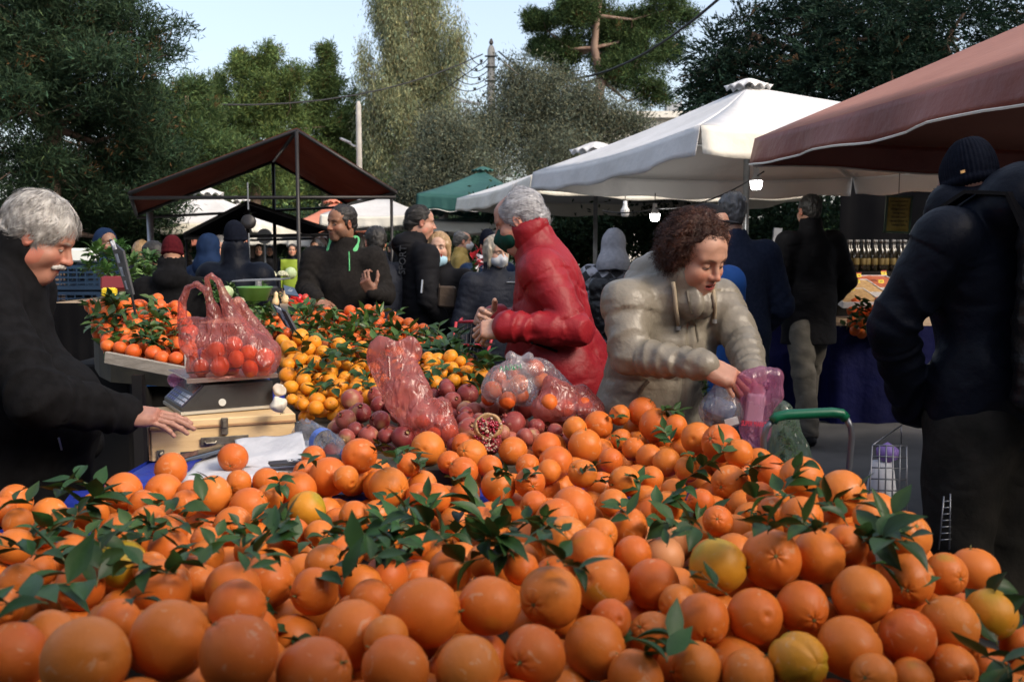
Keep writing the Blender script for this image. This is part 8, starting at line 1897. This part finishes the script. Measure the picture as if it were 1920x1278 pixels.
MB().tube([on(f['jk'], 793, 525, .006), on(f['jk'], 791, 550, .006)], .008, 6).build('pocket_zip', MATS['zip'], f['jk'])
# F: blonde woman
pos = fx(826, 7.0); f = person('blonde woman in a long black coat with a brown handbag, blue mask under her chin', pos, R(180 - 12), 1.66,
    head=dict(skin=(0.480, 0.296, 0.216), lip=(.42, .14, .12), lids=.2, wrinkle=.2), hair=dict(kind='bob', col='hair_blonde', strands=900, flow=(0, -.1, -1), lift=.1, swirl=0), top=dict(col='coat_black', hem=.62, bulk=1.02, ar=1.05, collar=.045, fold=.006), near=2, mask=dict(col='mask_blue', low=1, dz=-.040, dy=-.012), seed=6, headrot=(0, 0, R(6)))
MB().box(W(838, 556, 6.72), (.12, .05, .145), rot=(0, .06, .1), bev=.012).build('handbag', MATS['leather_brown'], f['body']); MB().tube([on(f['jk'], 808, 488, .006), on(f['jk'], 814, 508, .006), on(f['jk'], 820, 525, .006), W(826, 540, 6.70)], .006, 6).build('bag_strap', MATS['leather_brown'], f['body'])
nkp = MB().box(W(822, 481, 6.9), (.05, .02, .05), bev=.01); nkp.build('red_collar', MATS['shirt_red'], f['body'])
# G: mustard jacket man
f = person('older man in a mustard jacket and white mask browsing the far stall', fx(856, 11), R(-80), 1.74, head=dict(skin=(0.384, 0.216, 0.152)), hair=dict(kind='balding', col='hair_salt', hair_t=.012), top=dict(col='mustard', hem=.80, bulk=1.12, ar=1.15), arms=((.27, .0, 1.12), (.18, .30, 1.05), (-.27, .0, 1.12), (-.16, .30, 1.05)), near=1, mask=dict(col='mask_grey'), seed=7, lean=(0, .04, 0))
# H: grey haired woman with mask
pos = fx(928, 6.7); f = person('grey blonde woman in a navy quilted jacket wearing a grey mask, glasses on a cord', pos, R(180 + 22), 1.63,
    head=dict(skin=(0.440, 0.264, 0.192), lids=.5, wrinkle=.3), hair=dict(kind='bob', col='hair_greyblonde', strands=900, flow=(0, -.1, -1), lift=.3, swirl=.2), top=dict(col='quilt_navy', hem=.74, bulk=1.12, ar=1.08, quilt=.085, qamp=.005, qarm=.09, fold=.004, collar=.05), legs=dict(col='trousers_grey', r=1.0, shoe='shoe_red'), near=2, mask=dict(col='mask_grey'), seed=8,
    arms=((.27, .0, 1.12), (.29, .10, .86), (-.26, .0, 1.12), (-.22, .16, .92)), headrot=(R(-8), 0, R(10)))
MB().tube([on(f['jk'], x, y, .008) for x, y in ((948, 485), (951, 505), (955, 522), (962, 505), (966, 485))], .0025, 5).tube([on(f['jk'], 948, 530, .012), on(f['jk'], 970, 530, .012)], .004, 5).build('glasses_on_cord', MATS['zip'], f['body'])
person('shopper in a blue beanie and jacket mostly hidden behind the grey haired woman', fx(914, 8.3), R(200), 1.68, hair=dict(kind='beanie', col='beanie_navy'), top=dict(col='jacket_blue', hem=.8), near=1, seed=9)
# J: grey hood, plaid, backpack
pos = fx(1152, 7.2); f = person('shopper seen from behind in a grey hood and plaid jacket carrying a glossy black backpack', pos, R(-12), 1.68, hair=dict(kind='hood', col='hood_grey'), top=dict(col='plaid', hem=.84, bulk=1.10, ar=1.12, collar=.03, fold=.008), legs=dict(col='trousers_dark'), near=2, seed=10, headrot=(R(-12), 0, R(-10)))
s = SDF((-.2, -.42, .95), (.2, -.05, 1.5), .01); s.rbox((0, -.20, 1.2), (.11, .045, .15), .045, k=0); s.rbox((0, -.26, 1.12), (.08, .02, .07), .03, k=.01); V, Q = s.mesh(); V = V + vnormals(V, Q) * (sines(V, 30, 4, stretch=(1, 1, 2)) * .008)[:, None]; mesh_obj('backpack', xf(V, f['Mb']), Q, MATS['nylon_black'], f['body'])
# K: navy sweater man, L: capped man behind the woman
f = person('man seen from behind in a navy sweater with thinning hair and jeans', fx(1374, 5.7), R(8), 1.87, head=dict(skin=(0.352, 0.200, 0.136)), hair=dict(kind='balding', col='hair_salt', hair_t=.010, strands=500, slen=.5), top=dict(col='knit_navy', hem=.82, bulk=1.16, ar=1.15, collar=.02, fold=.006), legs=dict(col='jeans_light', r=1.05), near=2, seed=11, arms=((.28, .0, 1.14), (.24, .18, .98), (-.28, .0, 1.14), (-.20, .2, 1.0)))
f = person('man in a black cap mostly hidden behind the curly hair', fx(1318, 4.25), R(180 + 40), 1.74, head=dict(skin=(0.304, 0.160, 0.112), stubble=.4), hair=dict(kind='cap', col='coat_black'), top=dict(col='shirt_blue', hem=.85, bulk=.95, collar=.04), near=1, seed=12)
# M: walking man
f = person('tall man seen from behind walking away in a black coat and grey trousers', fx(1520, 7.5), R(14), 1.86, head=dict(skin=(0.336, 0.176, 0.120)), hair=dict(kind='short', col='hair_dark', hair_t=.010), top=dict(col='coat_black', hem=.70, bulk=1.10, ar=1.12, fold=.009, collar=.055), legs=dict(col='trousers_grey', r=1.10), near=2, seed=13, walk=.85, z0=.09, arms=((.29, -.02, 1.14), (.22, .12, .95), (-.29, -.04, 1.12), (-.24, .16, .98)))
# N: man with beanie and backpack close at the right
pos = fx(1862, 3.08); yaw = R(30); H = 1.95
lb_ = lambda p, z0=0: loc_body(pos, yaw, H, p, z0)
f = person('man close at the right in a dark navy jacket, beanie and backpack, turned away', pos, yaw, H, head=dict(skin=(0.272, 0.144, 0.104)), hair=dict(kind='beanie', col='beanie_navy'), top=dict(col='jacket_dark_navy', hem=.84, bulk=1.0, ar=1.08, fold=.013, hood=1.25, collar=.08, cw=1.2, sw=.205, cr=1.3), legs=dict(col='cargo', r=1.22), near=3, seed=14, arms=((.32, .02, 1.12), (.24, .26, 1.0), lb_(W(1672, 610, 3.02)), lb_(W(1712, 770, 3.15))), hands=(False, False), hoff=(0, .05, -.085), headrot=(R(-14), 0, R(-22)))
s = SDF((-.25, -.5, .85), (.25, -.02, 1.56), .01); s.rbox((.03, -.26, 1.22), (.12, .06, .20), .06, k=0); s.rbox((.03, -.35, 1.12), (.09, .02, .08), .035, k=.012); V, Q = s.mesh(); V = V + vnormals(V, Q) * (sines(V, 26, 6, stretch=(1, 1, 2)) * .007)[:, None]; bp_ = mesh_obj('backpack', xf(V, f['Mb']), Q, MATS['nylon_black'], f['body'])
strip('strap', f, [(.13, -.20, 1.40), (.13, -.14, 1.53), (.13, -.02, 1.54), (.14, .12, 1.46)], .05, .012, 'bag_black_soft', bp_, up=(0, -.3, 1)); strip('strap', f, [(-.13, -.20, 1.40), (-.14, -.14, 1.53), (-.14, -.02, 1.54), (-.15, .12, 1.46)], .05, .012, 'bag_black_soft', bp_, up=(0, -.3, 1))
tgx = MB().box(W(1805, 322, 2.93), (.014, .002, .008), rot=(0, -.3, .2)); tgx.build('beanie_label', mat('label_orange', (.5, .28, .1), rough=.6), f['body'])
# left background
person('man in a blue hood facing the leafy greens', fx(196, 7.9), R(180 + 50), 1.70, head=dict(skin=(0.224, 0.120, 0.080), stubble=.4), hair=dict(kind='hood', col='hood_blue'), top=dict(col='jacket_dark_navy', hem=.8, bulk=1.1), near=1, seed=15)
person('blonde woman in a light green jacket at the greens table', fx(266, 9.2), R(30), 1.62, hair=dict(kind='bob', col='hair_blonde'), top=dict(col='green_jacket', hem=.8), near=1, seed=16)
person('shopper in a dark red beanie and long black coat seen from behind', fx(322, 6.3), R(10), 1.60, hair=dict(kind='beanie', col='beanie_red'), top=dict(col='fleece_black', hem=.55, bulk=1.18, ar=1.2, hood=1.0, collar=.10, cw=1.15), near=1, seed=17, headrot=(R(-15), 0, 0))
person('person in a dark jacket reaching between the red beanie and the greens', fx(290, 7.2), R(60), 1.60, hair=dict(kind='short', col='hair_dark'), top=dict(col='jacket_dark_navy', hem=.8, bulk=1.1), near=0, seed=27, arms=((.27, .1, 1.2), (.2, .35, 1.2), (-.27, .1, 1.2), (-.2, .35, 1.2)))
person('shopper with a blue hood down beside the dark beanie', fx(390, 8.0), R(-30), 1.66, hair=dict(kind='hood', col='hood_blue'), top=dict(col='jacket_blue', hem=.75, bulk=1.12), near=1, seed=18)
person('short haired man bending behind the dark beanie shopper', fx(412, 8.8), R(200), 1.66, head=dict(skin=(0.360, 0.192, 0.136)), hair=dict(kind='buzz', col='hair_salt'), top=dict(col='coat_black', hem=.8), near=1, seed=19, headrot=(R(-25), 0, 0))
person('broad shopper in a navy beanie and dark navy coat seen from behind', fx(440, 6.5), R(-8), 1.70, hair=dict(kind='beanie', col='beanie_navy'), top=dict(col='jacket_dark_navy', hem=.70, bulk=1.22, ar=1.25, collar=.10, cw=1.15), near=1, seed=20)
vest = lambda c: ((c[:, 2] > .95) & (c[:, 2] < 1.47) & (np.abs(c[:, 0]) < .21))
person('man in a yellow hi-vis vest far down the market', fx(548, 17), R(190), 1.62, hair=dict(kind='short', col='hair_dark'), top=dict(col='jacket_dark_navy', hem=.85, col2=('vest_yellow', vest)), legs=dict(col='jeans'), near=1, seed=21)
person('man in a black jacket farther right of the hi-vis vest', fx(594, 13), R(170), 1.66, head=dict(skin=(0.320, 0.176, 0.120)), hair=dict(kind='short', col='hair_dark'), top=dict(col='coat_black', hem=.8), near=1, seed=22)
person('distant shopper in dark clothes left of the hi-vis vest', fx(507, 19), R(180), 1.60, hair=dict(kind='short', col='hair_dark'), top=dict(col='coat_black', hem=.6), near=0, seed=23)
person('distant pale faced shopper beside the round disc', fx(486, 17.5), R(185), 1.62, hair=dict(kind='bob', col='hair_dark'), top=dict(col='coat_black', hem=.6), near=0, seed=24)
person('person in a navy jacket hidden behind the dark haired seller', fx(706, 6.9), R(20), 1.70, hair=dict(kind='short', col='hair_dark'), top=dict(col='quilt_navy', hem=.8, bulk=1.15, ar=1.15), legs=dict(col='jeans'), near=1, seed=25)
person('distant shopper with dark hair behind the sports hoodie', fx(737, 16), R(30), 1.66, hair=dict(kind='short', col='hair_dark'), top=dict(col='coat_black', hem=.7), near=0, seed=26)
